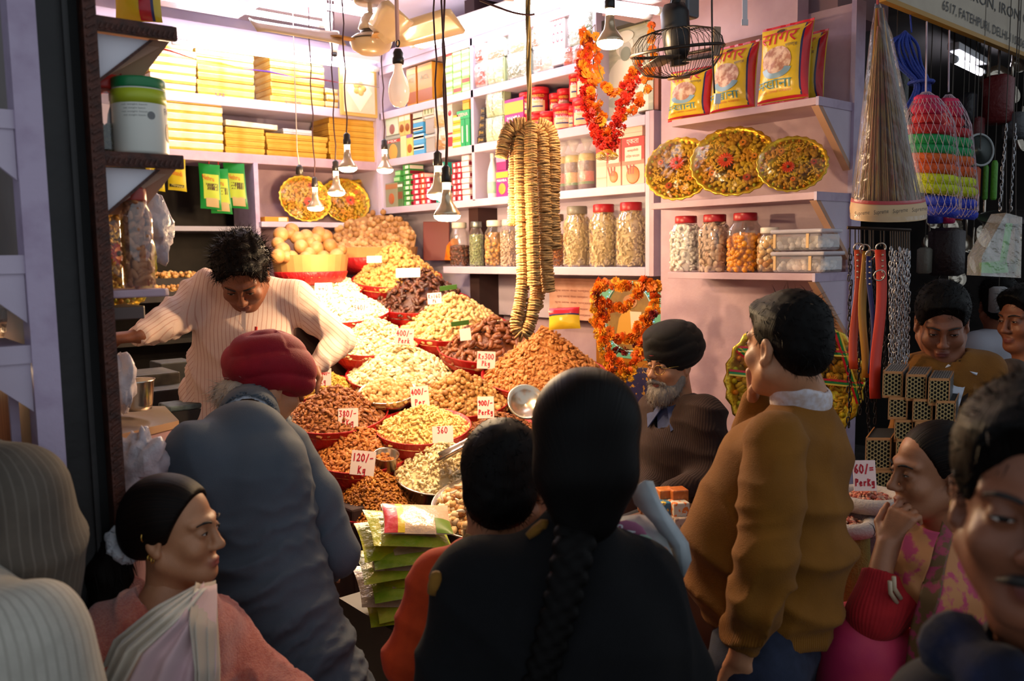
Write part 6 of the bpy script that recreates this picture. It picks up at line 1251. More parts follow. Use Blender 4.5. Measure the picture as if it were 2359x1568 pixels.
def figure(name,label,loc):return thing(name,label,'person',loc)
def bodymesh(t,parts,m,attrs):
 P,F=joinm(parts);return mesh_obj('body',P,F,m,t,attrs(P))
def coarse(joints,legs=True):
 """rough continuous trunk and limbs under the clothes"""
 S=SDF();j=joints;S.ecap(j['pel'],j['chest'],j['side'],.13,.09,.15,.09,.04);S.cap(j['shl'],j['shr'],.05,.05,.04);S.cap(j['chest'],j['neck'],.07,.05,.04)
 for q in('l','r'):
  S.cap(j['sh'+q],j['el'+q],.042,.034,.03);S.cap(j['el'+q],j['wr'+q],.034,.025,.02)
  if legs:S.cap(j['hip'+q],j['kn'+q],.075,.052,.03);S.cap(j['kn'+q],j['an'+q],.05,.036,.03);S.cap(j['an'+q],j['an'+q]+j['fwd']*.15-V(0,0,.03),.035,.03,.02)
 return S.mesh(.02)
def legs_for(j,floor=.0,stance=.09):
 for q,s in(('l',-1),('r',1)):
  h=j['pel']+j['side']*stance*s-V(0,0,.04);j['hip'+q]=h;a=np.array([h[0],h[1],floor+.07])+j['side']*.02*s;j['an'+q]=a;j['kn'+q]=(h+a)/2+j['fwd']*.03
 return j
def trousers(t,j,m,name='trousers',r=(.105,.075,.065),top=.04,shoes=True):
 S=SDF()
 S.ecap(j['pel']-V(0,0,.03),j['pel']+V(0,0,top),j['side'],.165,.115,.16,.115,.03)
 for q in 'lr':S.cap(j['hip'+q],j['kn'+q],r[0],r[1],.04);S.cap(j['kn'+q],j['an'+q],r[1],r[2],.03)
 P,F=S.mesh(.016);N_=vnormals(P,F);P=P+N_*(folds(P,V(.3,.2,1),45,3)*.006)[:,None];mesh_obj(name,P,F,m,t,dict(sv=P@j['side'],rib=np.zeros(len(P))))
 if shoes:
  for q in 'lr':
   S=SDF();a=j['an'+q];S.ell(a+j['fwd']*.06-V(0,0,.035),(.045,.13,.035),np.stack([j['side'],j['fwd'],V(0,0,1)]),.02);S.cap(a,a-V(0,0,.03),.04,.04,.02);P,F=S.mesh(.012);mesh_obj('shoe',P,F,mat('black_shoe','#17130f',.4),t)
# man in mustard sweater, seen from behind
def mustard_man():
 z=2.05;A=lambda x,y,dz=0:at(x,y,z+dz);t=figure('person','man in mustard sweater seen from behind, hand at his mouth',V(*A(1790,1500)[:2],0))
 fwd=dirc(-.86,0,.5);side=np.cross(fwd,V(0,0,1));j=dict(fwd=fwd,side=side)
 hf=dirc(-.46,-.02,.88);H=Head(A(1812,798,.0),hf,s=1.0)
 neck=A(1845,905,.03);pel=A(1765,1470,.03);chest=A(1795,1090,.04)
 shl=A(1785,1015,-.09);shr=A(1850,985,.20);ell=A(1765,1290,-.17);wrl=A(1705,1515,-.12);elr=A(1700,1085,.25);wrr=A(1742,925,.17)
 j.update(neck=neck,pel=pel,chest=chest,shl=shl,shr=shr,ell=ell,elr=elr,wrl=wrl,wrr=wrr);legs_for(j)
 S=SDF();H.skin(S,neck,.054);P1,F1=S.mesh(.0055)
 S=SDF();S.cap(ell,wrl,.036,.028);hand(S,wrl,wrl-ell+V(0,0,-.05),side,1,(.35,.4,.45,.5));P2,F2=S.mesh(.006)
 S=SDF();S.cap(elr,wrr,.036,.028);hand(S,wrr,dirc(-.1,.8,-.05),-fwd,-1,(.9,.9,.9,.9));P3,F3=S.mesh(.006)
 bodymesh(t,[(P1,F1),(P2,F2),(P3,F3),coarse(j)],SKIN2,H.attrs);H.eyes(t)
 S=SDF();S.ecap(pel+V(0,0,.035),A(1780,1240,.03),side,.165,.18,.165,.185,.04,cap=.2);S.ecap(A(1780,1240,.03),chest,side,.165,.185,.175,.15,.04);S.ecap(chest,A(1840,985,.05),side,.175,.15,.10,.075,.04)
 S.cap(shl,shr,.06,.06,.05);S.cap(A(1845,985,.05),neck-V(0,0,.04),.075,.052,.05);S.ell(A(1680,1250,.05),(.12,.11,.17),np.stack([side,fwd,V(0,0,1)]),.08)
 S.ell(A(1862,1070,.05),(.13,.10,.16),np.stack([side,fwd,V(0,0,1)]),.05)
 S.cap(shr,elr,.075,.06,.05);S.cap(elr,wrr,.06,.045,.03);S.plane(pel+V(0,0,.0),V(0,0,-1));S.cap(neck+V(0,0,.06),neck+V(0,0,-.025),.065,.062,.01,True)
 P,F=S.mesh(.0085);N_=vnormals(P,F);P=P+N_*((folds(P,dirc(.45,.85,0),26,5)*.030*np.clip((1.42-P[:,2])/.35,.15,1)+folds(P,dirc(.95,-.3,.1),30,8)*.016))[:,None];P=relax(P,F,1)
 zz=P[:,2];rib=np.clip((pel[2]+.075-zz)/.006,0,1);ang=np.arctan2((P-pel)@side,(P-pel)@fwd)*.2;pin=np.clip((pel[2]+.085-zz)/.02,0,1);P=P-vnormals(P,F)*(pin*.012)[:,None]
 MUS=knit('mustard_knit','#80500f','#714509',ribfreq=900,bump=.45,nsc=9);sw=mesh_obj('sweater',P,F,MUS,t,dict(sv=ang,rib=rib))
 S=SDF();m1=(shl+ell)/2+dirc(.0,0,-.02)*.01;cuff=wrl+unit(ell-wrl)*.02
 S.path([shl+V(0,0,.0),m1,ell,(ell+wrl)/2,cuff+unit(ell-wrl)*.06,cuff],[.074,.070,.066,.062,.050,.044],.03);S.ell(ell+V(0,0,-.10)+dirc(-.3,0,-.2)*.03,(.068,.058,.045),None,.03);S.plane(cuff,wrl-ell)
 P,F=S.mesh(.0075);N_=vnormals(P,F);low=np.clip((ell[2]+.02-P[:,2])/.12,0,1);P=P+N_*(folds(P,wrl-shl+dirc(.5,0,0)*.3,44,12,.9)*(.010+.022*low))[:,None];ax=unit(wrl-ell);d=(P-cuff)@-ax;u,w,_=frame(ax);q=P-cuff
 mesh_obj('sleeve',relax(P,F,1),F,MUS,t,dict(sv=np.arctan2(q@u,q@w)*.05*1.6,rib=np.clip((.075-d)/.006,0,1)*(P[:,2]<ell[2])))
 S=SDF();S.cap(neck+V(0,0,-.015),neck+unit(H.p(0,-.025,-.06)-neck)*.03,.073,.069,.01);S.cap(neck+V(0,0,.1),neck-V(0,0,.03),.061,.06,.004,True);S.plane(neck+V(0,0,.03)+fwd*-.02,V(0,0,1)*.9-fwd*.45);P,F=S.mesh(.006);mesh_obj('shirt_collar',P,F,mat('checked_collar','#c9c4cc',.7,col2='#b9a49c',nscale=70),t)
 trousers(t,j,knit('navy_trousers','#1d2233','#262c40',bump=.2),r=(.115,.085,.075),top=.06)
 S=SDF();s=H.s;S.ell(H.p(0,-.020,.048),np.array([.083,.100,.092])*s,H.ax,.02);S.ell(H.p(0,-.062,-.008),np.array([.070,.050,.06])*s,H.ax,.03);S.ell(H.p(0,.062,.085),np.array([.055,.04,.032])*s,H.ax,.03)
 for q in(-1,1):S.ell(H.p(q*.085,.012,-.05),np.array([.03,.05,.05])*s,H.ax,.015,True)
 hairline(S,H,.075,.09,.45);P,F=S.mesh(.006);N_=vnormals(P,F);P=P+N_*(noise3(P,120,4)*.0010)[:,None];mesh_obj('hair',P,F,HAIR,t,dict(sv=hair_sv(P,H.p(0,-.07,.09),H.u+H.f*-.3,260)))
 rg=np.random.default_rng(2);k=rg.integers(0,len(P),900);dd=-(H.u*.6)+(P[k]-H.c)*3-H.f*.5;strands('hair_strands',P[k],dd,.018,HAIR,t,rg,.0009,.5)
mustard_man()
# older man with red turban and blue grey suit
def turban(t,H,m,name='turban',c=(0,-.01,.075),r=(.118,.138,.088),tilt=.25,seed=0,knot=None,freq=95,amp=.006,k=5):
 S=SDF();s=H.s;u2=unit(H.u+H.f*tilt);ax=np.stack([H.r,unit(np.cross(u2,H.r)),u2])
 S.ell(H.p(*c),np.array(r)*s,ax,.02);S.ell(H.p(c[0],c[1]-.02,c[2]-.035),np.array([r[0]*.97,r[1]*.93,r[2]*.75])*s,ax,.03)
 for kk in(knot or[]):S.ell(H.p(*kk[0]),np.array(kk[1])*s,ax,.025)
 S.ell(H.p(0,.115,-.05),np.array([.075,.06,.075])*s,H.ax,.015,True);S.ell(H.p(0,.0,-.095),np.array([.09,.13,.07])*s,H.ax,.015,True)
 P,F=S.mesh(.0055);q=(P-H.p(*c))@ax.T/s;N_=vnormals(P,F);a=np.arctan2(q[:,0],q[:,1]);h=q[:,2]+.35*np.abs(q[:,0])*np.sign(.02+q[:,1])+.10*q[:,1]
 w=np.abs(np.sin(h*freq+.6*np.sin(2*a+seed)+noise3(P,14,seed)*.8));P=P+N_*((w**.6-.6)*amp)[:,None]
 return mesh_obj(name,relax(P,F,1,.35),F,m,t,dict(sv=h*300,rib=np.ones(len(P))))
def red_turban_man():
 A=at;t=figure('person','man in red turban and blue grey suit leaning over the display',V(*at(640,1500,2.1)[:2],0))
 fwd=dirc(.28,0,.96);side=np.cross(fwd,V(0,0,1));j=dict(fwd=fwd,side=side)
 H=Head(A(612,885,2.38),dirc(.62,-.34,.72),dirc(.26,1,.30),1.0);neck=A(575,950,2.26);pel=A(655,1560,2.08);chest=A(560,1110,2.14)
 shl=A(442,1035,2.06);shr=A(655,1030,2.22);elr=A(775,1275,2.18);wrr=A(760,1300,2.46);ell=A(400,1260,2.05);wrl=A(470,1330,2.3)
 j.update(neck=neck,pel=pel,chest=chest,shl=shl,shr=shr,ell=ell,elr=elr,wrl=wrl,wrr=wrr);legs_for(j)
 S=SDF();H.skin(S,neck,.058);P1,F1=S.mesh(.006);S=SDF();S.cap(elr,wrr,.036,.027);hand(S,wrr,wrr-elr,V(0,0,-1),1);P2,F2=S.mesh(.007);S=SDF();S.cap(ell,wrl,.036,.027);hand(S,wrl,wrl-ell,V(0,0,-1),-1);P3,F3=S.mesh(.008)
 bodymesh(t,[(P1,F1),(P2,F2),(P3,F3),coarse(j)],SKIN2,H.attrs);H.eyes(t)
 S=SDF();mid=A(610,1330,2.10);up_=A(560,1000,2.16)
 S.ecap(A(700,1640,2.08),mid,side,.20,.15,.165,.13,.05,cap=.2);S.ecap(mid,chest,side,.165,.13,.175,.12,.05);S.ecap(chest,up_,side,.175,.12,.12,.08,.05);S.cap(shl,shr,.055,.055,.05);S.cap(up_,neck-V(0,0,.03),.075,.052,.05);S.ell(A(470,1120,2.08),(.075,.085,.14),None,.05)
 S.cap(shl,ell,.058,.055,.04);S.cap(ell,wrl,.055,.045,.03);S.cap(neck+V(0,0,.08),neck-V(0,0,.01),.062,.058,.008,True);S.plane(A(700,1640,2.08),V(0,0,-1))
 P,F=S.mesh(.0075);N_=vnormals(P,F);low=np.clip((1.33-P[:,2])/.25,0,1);P=P+N_*(folds(P,dirc(-.6,.8,0),34,15,.8)*.034*low+folds(P,dirc(-.35,.9,0),58,19,.9)*.014*np.clip(low*1.5,0,1)+folds(P,dirc(1,.3,0),18,16)*.010*(1-low))[:,None]
 SUIT=knit('blue_grey_suit','#444d58','#4d5661',bump=.15,rough=.75,sheen=.05,nsc=5);mesh_obj('jacket',relax(P,F,1),F,SUIT,t,dict(sv=P@side,rib=np.zeros(len(P))))
 S=SDF();S.path([shr,(shr+elr)/2+dirc(.3,0,-.1)*.012,elr,(elr+wrr)/2,wrr],[.068,.066,.060,.052,.045],.03);S.ell(elr+V(0,0,-.012),(.05,.05,.05),None,.03);P,F=S.mesh(.0075);N_=vnormals(P,F);low=np.clip((shr[2]-.12-P[:,2])/.15,0,1);P=P+N_*(folds(P,elr-shr+dirc(.2,0,0)*.2,46,23,.9)*.020*(low+.2))[:,None];mesh_obj('sleeve',relax(P,F,1),F,SUIT,t,dict(sv=P@side,rib=np.zeros(len(P))))
 for nm,r0,dz,m in(('jacket_collar',.080,.004,SUIT),('shirt_collar',.070,.030,mat('pale_shirt','#d3d8e4',.7))):
  S=SDF();nd=unit(H.p(0,-.03,-.05)-neck);S.cap(neck-nd*.03,neck+nd*(.012+dz),r0,r0-.006,.01);S.cap(neck-nd*.05,neck+nd*.12,r0-.009,r0-.013,.003,True);S.plane(neck+nd*(.022+dz),nd);P,F=S.mesh(.005);mesh_obj(nm,P,F,m,t,dict(sv=P[:,0],rib=P[:,0]*0))
 trousers(t,j,knit('grey_trousers','#54545a','#606068',bump=.15),r=(.10,.08,.07))
 turban(t,H,knit('red_turban_cloth','#8c0a20','#78061a',bump=.3,rough=.75,nsc=12),tilt=-.1,c=(0,.0,.066),r=(.104,.116,.088),knot=[((.015,.060,.035),(.085,.068,.065)),((-.02,-.055,.05),(.078,.062,.066))],seed=2,freq=42,amp=.009)
 S=SDF();S.ell(H.p(-.015,-.075,-.045),np.array([.078,.042,.045]),H.ax,.02);S.ell(H.p(0,.055,-.105),np.array([.06,.05,.055]),H.ax,.02);P,F=S.mesh(.007);P=P+vnormals(P,F)*(noise3(P,120,3)*.003)[:,None];mesh_obj('white_beard',P,F,GREYH,t,dict(sv=hair_sv(P,H.c,H.u,500)))
 rg=np.random.default_rng(5);k=rg.integers(0,len(P),1200);strands('beard_strands',P[k],(P[k]-H.c)*4-H.u*.6,.042,GREYH,t,rg,.0010,.6)
red_turban_man()
# shop owner with dark turban, glasses and grey beard
def owner():
 A=at;t=figure('person','bearded shopkeeper in dark turban, spectacles and brown sweater',V(*at(1560,1140,3.5)[:2],.35));z=3.45
 H=Head(A(1545,838,z),dirc(-.80,-.06,-.62),s=1.0);fwd=dirc(-.75,0,-.66);side=np.cross(fwd,V(0,0,1));neck=A(1562,925,z+.02);chest=A(1570,1020,z+.03);pel=A(1590,1215,z+.06);pel[2]=max(pel[2],.6)
 shl=A(1622,955,z-.12);shr=A(1512,945,z+.14);ell=A(1655,1095,z-.12);wrl=A(1545,1130,z-.22);elr=A(1480,1080,z+.1);wrr=A(1500,1140,z-.1)
 j=dict(fwd=fwd,side=side,neck=neck,pel=pel,chest=chest,shl=shl,shr=shr,ell=ell,elr=elr,wrl=wrl,wrr=wrr)
 for q,s_ in(('l',-1),('r',1)):j['hip'+q]=pel+side*.09*s_;j['kn'+q]=pel+fwd*.36+side*.13*s_;j['an'+q]=np.array([*(pel+fwd*.38+side*.11*s_)[:2],.42])
 S=SDF();H.skin(S,neck,.055,nose=1.06);P1,F1=S.mesh(.0055);parts=[(P1,F1)]
 for e,w,sd in((ell,wrl,-1),(elr,wrr,1)):S=SDF();S.cap(e,w,.035,.027);hand(S,w,w-e,V(0,0,-1),sd);parts.append(S.mesh(.009))
 bodymesh(t,parts+[coarse(j)],SKIN2,H.attrs);H.eyes(t,(.1,1,-.15))
 S=SDF();S.ecap(pel,chest,side,.20,.17,.20,.14,.06);S.ecap(chest,A(1570,960,z+.02),side,.2,.14,.13,.09,.06);S.cap(shl,shr,.075,.075,.06)
 for q in 'lr':S.cap(j['sh'+q],j['el'+q],.075,.064,.05);S.cap(j['el'+q],j['wr'+q],.062,.046,.04)
 S.cap(neck+V(0,0,.1),neck-V(0,0,.06)+fwd*.06,.072,.058,.01,True);P,F=S.mesh(.0095);N_=vnormals(P,F);P=P+N_*(folds(P,dirc(.4,1,0),34,31)*.016)[:,None];mesh_obj('sweater',relax(P,F,1),F,knit('brown_knit','#2a1b18','#33221d',ribfreq=700,bump=.22,nsc=10),t,dict(sv=P@side,rib=np.ones(len(P))))
 BL=knit('blue_shirt','#3c4463','#464e70',bump=.15)
 nd=V(0,0,1);S=SDF();S.cap(neck-nd*.05,neck+nd*.012,.082,.068,.01);S.cap(neck-nd*.06,neck+nd*.12,.072,.059,.003,True);S.plane(neck+nd*.018-fwd*.0,nd*.8+fwd*.6);P,F=S.mesh(.005);mesh_obj('shirt_collar',P,F,BL,t,dict(sv=P[:,0],rib=P[:,0]*0))
 for q in(-1,1):
  a=neck+fwd*.085+side*q*.012-nd*.012;obj('collar_point',MB().add([a,a+side*q*.065-fwd*.045+nd*.03,a+side*q*.095-nd*.035-fwd*.02,a+side*q*.045-nd*.085+fwd*.035],[(0,1,2,3)]),BL,t,solid=.004)
 obj('shirt_front',MB().add([neck+side*.06+fwd*.06-nd*.01,neck-side*.06+fwd*.06-nd*.01,neck+fwd*.125-nd*.14],[(0,1,2)]),BL,t,solid=.004);turban(t,H,knit('black_turban_cloth','#0c0908','#120d0b',bump=.25,rough=.8),tilt=.30,c=(0,-.018,.078),r=(.112,.130,.092),knot=[((0,.03,.125),(.09,.085,.04))],seed=7,freq=70,amp=.005)
 obj('red_underband',MB().add([H.p(0,.108,.105),H.p(-.03,.100,.055),H.p(-.012,.110,.050),H.p(.0,.112,.049),H.p(.012,.110,.050),H.p(.03,.100,.055)],[(0,1,2,3,4,5)]),flat('#b3182a',.7),t)
 S=SDF();S.ell(H.p(0,.060,-.105),np.array([.060,.050,.048]),H.ax,.02);S.ell(H.p(0,.075,-.125),np.array([.040,.034,.030]),H.ax,.03)
 for q in(-1,1):S.cap(H.p(q*.066,.01,-.055),H.p(q*.05,.045,-.1),.017,.024,.02);S.cap(H.p(q*.004,.108,-.054),H.p(q*.042,.084,-.066),.010,.007,.008)
 S.ell(H.p(0,.11,-.073),np.array([.02,.02,.0055]),H.ax,.008,True);P,F=S.mesh(.005);P=P+vnormals(P,F)*(noise3(P,150,3)*.0022)[:,None];q=H.loc(P);mesh_obj('beard',P,F,hairmat('grizzled_beard','#8a8178',.6,'#c9c1b6'),t,dict(sv=hair_sv(P,H.p(0,.0,-.02),H.f,420)))
 rg=np.random.default_rng(9);k=rg.integers(0,len(P),2200);strands('beard_strands',P[k],(P[k]-H.p(0,.02,-.04))*6-H.u*.8,.015,hairmat('grizzled_beard','#8a8178'),t,rg,.0007,.45)
 g=thing('spectacles','thin gold spectacles worn by the bearded shopkeeper','glasses',H.p(0,.105,0));GF=mat('gold_wire','#c9a050',.25,.9)
 for q in(-1,1):
  obj('rim',MB().tube([H.p(q*(.034+.024*math.cos(a)),.108-.008*abs(math.cos(a))*(1 if math.cos(a)>0 else 0),-.006+.019*math.sin(a))for a in np.linspace(0,6.283,22)],.0012,5),GF,g,True);obj('temple',MB().tube([H.p(q*.058,.10,.002),H.p(q*.078,.06,.005),H.p(q*.081,-.01,.0)],.0011,5),GF,g,True)
  obj('lens',MB().add([H.p(q*(.034+.0235*math.cos(a)),.1075,-.006+.0185*math.sin(a))for a in np.linspace(0,6.283,18,endpoint=False)],[tuple(range(18))]),film('lens_glass',gloss=.15),g)
 obj('bridge',MB().tube([H.p(-.01,.110,-.002),H.p(0,.116,.002),H.p(.01,.110,-.002)],.0012,5),GF,g,True)
 trousers(t,j,knit('dark_trousers','#1c1b20','#232228',bump=.15))
 b=thing('seat_box','low box seat under the shopkeeper','seat',V(pel[0],pel[1],.35));obj('box',MB().obox(V(pel[0],pel[1],.351)-side*.25-fwd*.2,side*.5,fwd*.38,V(0,0,max(.05,pel[2]-.35-.12))),DISP,b)
owner()
# vendor in striped shirt
def vendor():
 A=at;z=3.0;t=figure('person','vendor in striped shirt bending behind the display, pen in pocket',V(*at(560,900,z+.05)[:2],.35))
 fwd=dirc(.05,0,-1);side=np.cross(fwd,V(0,0,1));H=Head(A(560,632,z-.06),dirc(.10,-.72,-.69),dirc(.08,.75,-.65),1.0);neck=A(572,688,z+.07);chest=A(560,770,z+.06);pel=A(540,985,z+.10)
 shr=A(478,672,z+.05);shl=A(678,690,z+.08);elr=A(398,735,z-.10);wrr=A(322,772,z-.32);ell=A(788,785,z+.14);wll=A(722,846,z+.0);j=dict(fwd=fwd,side=side,neck=neck,pel=pel,chest=chest,shl=shl,shr=shr,ell=ell,elr=elr,wrl=wll,wrr=wrr);legs_for(j,.35)
 S=SDF();H.skin(S,neck,.055);P1,F1=S.mesh(.0055);S=SDF();S.cap(elr,wrr,.036,.028);hand(S,wrr,dirc(-1,-.05,-.45),dirc(.1,-1,.1),-1,(.55,.6,.65,.7),.8,1.05);P2,F2=S.mesh(.005);S=SDF();S.cap(ell,wll,.036,.028);hand(S,wll,wll-ell,V(0,0,-1),1);P3,F3=S.mesh(.008)
 bodymesh(t,[(P1,F1),(P2,F2),(P3,F3),coarse(j)],SKIN3,H.attrs);H.eyes(t,(0,1,-.3))
 S=SDF();S.ecap(A(515,975,z+.12),A(545,860,z+.09),side,.18,.15,.168,.135,.04,cap=.15);S.ecap(A(545,860,z+.09),chest,side,.168,.135,.17,.13,.04);S.ecap(chest,A(572,700,z+.07),side,.17,.13,.13,.08,.05);S.cap(shl,shr,.075,.075,.06);S.cap(A(572,710,z+.07),neck,.085,.062,.05)
 S.path([shr,elr,(elr+wrr)/2,wrr+unit(elr-wrr)*.01],[.074,.06,.054,.044],.035);S.path([shl,(shl+ell)/2,ell,(ell+wll)/2,wll],[.07,.06,.056,.05,.042],.025);S.plane(A(525,958,z+.1),V(0,0,-1)-side*.12);S.cap(neck+H.u*.1,neck-V(0,0,.01)+fwd*.02,.062,.056,.01,True)
 P,F=S.mesh(.0075);N_=vnormals(P,F);arm=np.clip(np.maximum((P-shr)@side-.02,(shl-P)@side-.02)/.05,0,1);P=P+N_*(folds(P,dirc(.8,.6,0),26,41)*.014+folds(P,dirc(1,.3,0),52,43,.9)*.018*arm)[:,None]
 q1=(P-shr)@side;q2=(shl-P)@side;sv=P@side;ar=unit(wrr-shr);al=unit(ell-shl);n1=unit(np.cross(ar,fwd));n2=unit(np.cross(al,fwd));sv=np.where(q1>.03,P@n1,np.where(q2>.03,P@n2,sv));mesh_obj('striped_shirt',relax(P,F,1),F,knit('striped_shirt_cloth','#dcc2b4','#d2b5a6',stripe='#c39a8b',sfreq=70,swidth=.2,bump=.12,rough=.75,nsc=6),t,dict(sv=sv,rib=sv*0))
 CL=knit('shirt_collar_cloth','#dcc2b4',bump=.1)
 for q in(-1,1):a=neck+fwd*.05+V(0,0,.0);obj('collar_point',MB().add([neck+side*q*.062+V(0,0,.035)-fwd*.02,neck+side*q*.075+V(0,0,.0)+fwd*.02,a+side*q*.06-V(0,0,.075)+fwd*.045,a+side*q*.005-V(0,0,.055)+fwd*.04],[(0,1,2,3)]),CL,t,solid=.004)
 obj('pen',MB().tube([A(590,752,z-.10),A(588,790,z-.10)],.005,6),flat('#c2261c',.4),t)
 obj('placket',MB().grid([[A(x,y,z+dz)for x in(556,566)]for(x_,y,dz)in((0,705,-.05),(0,780,-.085),(0,850,-.065))]),CL,t)
 trousers(t,j,knit('maroon_trousers','#4a1c14','#552218',bump=.15),r=(.095,.075,.065),top=.05)
 S=SDF();S.ell(H.p(0,-.012,.058),(.092,.112,.094),H.ax,.02);S.ell(H.p(0,-.07,.0),(.078,.055,.07),H.ax,.03);S.ell(H.p(0,.07,.085),(.068,.05,.045),H.ax,.03);hairline(S,H,.085,.09,.55);P,F=S.mesh(.006);P=P+vnormals(P,F)*(noise3(P,70,14)*.005+noise3(P,150,15)*.002)[:,None];mesh_obj('hair',P,F,HAIRB,t,dict(sv=hair_sv(P,H.p(0,-.03,.1),H.u,260)))
 rg=np.random.default_rng(12);k=rg.integers(0,len(P),2600);strands('hair_strands',P[k],(P[k]-H.c)*7-H.u*.2+H.f*.3,.030,HAIRB,t,rg,.0011,.7)
vendor()
# girl in coral cardigan, profile
def girl():
 z=1.70;A=lambda x,y,dz=0:at(x,y,z+dz);t=figure('person','girl with ponytail, coral cardigan and cream scarf, in profile',V(*A(380,1568)[:2],0))
 H=Head(A(402,1222),dirc(1,.02,-.14),dirc(-.06,1,0),.86,.94);fwd=dirc(.72,0,-.69);side=np.cross(fwd,V(0,0,1));neck=A(385,1372,.0);chest=A(370,1500,.0);pel=A(380,1790,.02)
 shr=A(262,1462,-.02);shl=A(492,1452,.09);elr=A(250,1680,-.02);wrr=A(380,1740,-.16);ell=A(575,1540,.10);wrl=A(680,1610,.0);j=dict(fwd=fwd,side=side,neck=neck,pel=pel,chest=chest,shl=shl,shr=shr,ell=ell,elr=elr,wrl=wrl,wrr=wrr);legs_for(j)
 S=SDF();H.skin(S,neck,.043,jaw=.9,nose=.985);S.cap(neck-V(0,0,.03),chest+fwd*.03,.045,.09,.02);P1,F1=S.mesh(.0042);parts=[(P1,F1)]
 for e,w,sd in((elr,wrr,1),(ell,wrl,-1)):S=SDF();S.cap(e,w,.032,.024);hand(S,w,w-e,V(0,0,-1),sd,s=.9);parts.append(S.mesh(.009))
 bodymesh(t,parts+[coarse(j)],SKIN2,H.attrs);H.eyes(t,(0,1,.05))
 S=SDF();S.ecap(pel,A(375,1620,.0),side,.17,.13,.15,.115,.05);S.ecap(A(375,1620),chest,side,.15,.115,.15,.11,.05);S.ecap(chest,A(385,1400,.0),side,.15,.11,.10,.07,.05);S.cap(shl,shr,.05,.052,.05)
 S.path([shr,elr,wrr],[.06,.058,.045],.04);S.path([shl,ell,wrl],[.054,.052,.045],.04);S.cap(neck+V(0,0,.1),neck-V(0,0,.03)+fwd*.03,.055,.062,.012,True);P,F=S.mesh(.0075);N_=vnormals(P,F);P=P+N_*(folds(P,dirc(.5,1,0),42,51,.9)*.018)[:,None]
 COR=knit('coral_chenille','#c05a48','#d2775f',bump=.9,rough=.9,nsc=140,sheen=.6,ribfreq=800);mesh_obj('cardigan',relax(P,F,1),F,COR,t,dict(sv=P@side,rib=P[:,0]*0))
 c0=[A(318,1335,.02),A(338,1372,-.04),A(372,1420,-.09)];mb=MB();w=dirc(.7,.55,.1)*.034
 obj('ribbed_collar',MB().grid([[A(298,1312,.05),A(330,1330,.03),A(352,1352,.0),A(372,1392,-.02),A(400,1430,-.05)],[A(268,1352,.02),A(296,1378,-.01),A(322,1402,-.04),A(350,1428,-.07),A(390,1450,-.09)]]),COR,t,True,solid=.012,sub=2)
 S=SDF();s=H.s;S.ell(H.p(0,-.024,.040),np.array([.083,.098,.090])*s,H.ax,.02);S.ell(H.p(0,-.075,-.005),np.array([.070,.05,.062])*s,H.ax,.03);S.ell(H.p(0,-.012,.035),np.array([.082,.103,.093])*s,H.ax,.02)
 for q in(-1,1):S.ell(H.p(q*.09,.025,-.055),np.array([.04,.055,.055])*s,H.ax,.012,True)
 hairline(S,H,.072,.10,.52);P,F=S.mesh(.005);q=H.loc(P);mesh_obj('hair',P,F,HAIRB,t,dict(sv=hair_sv(P,H.p(0,-.125,-.03),H.f*.9+H.u*.2,220)))
 pt=[H.p(-.0,-.115,-.028),H.p(.01,-.150,-.05),H.p(.015,-.165,-.10),H.p(.02,-.155,-.165),H.p(.02,-.135,-.22),H.p(.02,-.115,-.25)];S=SDF();S.path(pt,[.018,.026,.040,.042,.030,.010],.02);P,F=S.mesh(.006);P=P+vnormals(P,F)*(noise3(P,60,5)*.003)[:,None];mesh_obj('ponytail',P,F,HAIRB,t,dict(sv=hair_sv(P,pt[2],H.u,400)))
 rg=np.random.default_rng(3);k=rg.integers(0,len(P),500);strands('ponytail_strands',P[k],(P[k]-pt[2])*2-H.u,.05,HAIRB,t,rg,.0009,.25)
 mb=MB();c=H.p(0,-.130,-.036);ax=unit(H.p(0,-.150,-.05)-pt[0]);u,w,d=frame(ax);
 obj('scrunchie',MB().tube([c+(u*math.cos(a)+w*math.sin(a))*.029+d*.004*math.sin(a*7)for a in np.linspace(0,6.283,40)],[.013+.0022*math.sin(k*2.1)for k in range(40)],8),mat('white_towelling','#cfd3dc',.9,bump=.8,bscale=200),t,True)
 for k,(y,zz,r)in enumerate([(-.028,.012,.009),(-.02,-.036,.005),(-.012,-.042,.005)]):obj('earring',MB().torus(H.p(.083,y,zz),r,.0013,H.f,16,5),mat('gold_jewel','#d8a850',.25,.9),t,True)
 CRM=mat('cream_voile','#dcd0be',.8,col2='#ccbfae',nscale=5,sheen=.4);PK=mat('pink_voile','#c09aa2',.8,col2='#cfb0ae',nscale=5,sheen=.4)
 def drape(L0,L1,m,nm,n=26,k=8,amp=.008,fr=9,ph=0.):
  G=[]
  for i in range(n+1):
   u=i/n;a=np.array([np.interp(u,np.linspace(0,1,len(L0)),[p[q]for p in L0])for q in range(3)]);b=np.array([np.interp(u,np.linspace(0,1,len(L1)),[p[q]for p in L1])for q in range(3)]);row=[]
   for v in np.linspace(0,1,k*4+1):p=a+(b-a)*v;bul=math.sin(v*math.pi);row.append(p+dirc(-.1,.1,-1)*(.02*bul+amp*math.sin(v*fr*2+ph+1.5*u)*min(1,6*u+.25)))
   G.append(row)
  return obj(nm,MB().grid(G),m,t,True,solid=.0015)
 drape([A(455,1345,-.10),A(360,1395,-.14),A(268,1470,-.13),A(215,1600,-.12),A(200,1740,-.1)],[A(478,1352,-.12),A(420,1425,-.20),A(340,1500,-.22),A(285,1600,-.22),A(280,1740,-.2)],CRM,'scarf_fold',amp=.012,fr=11)
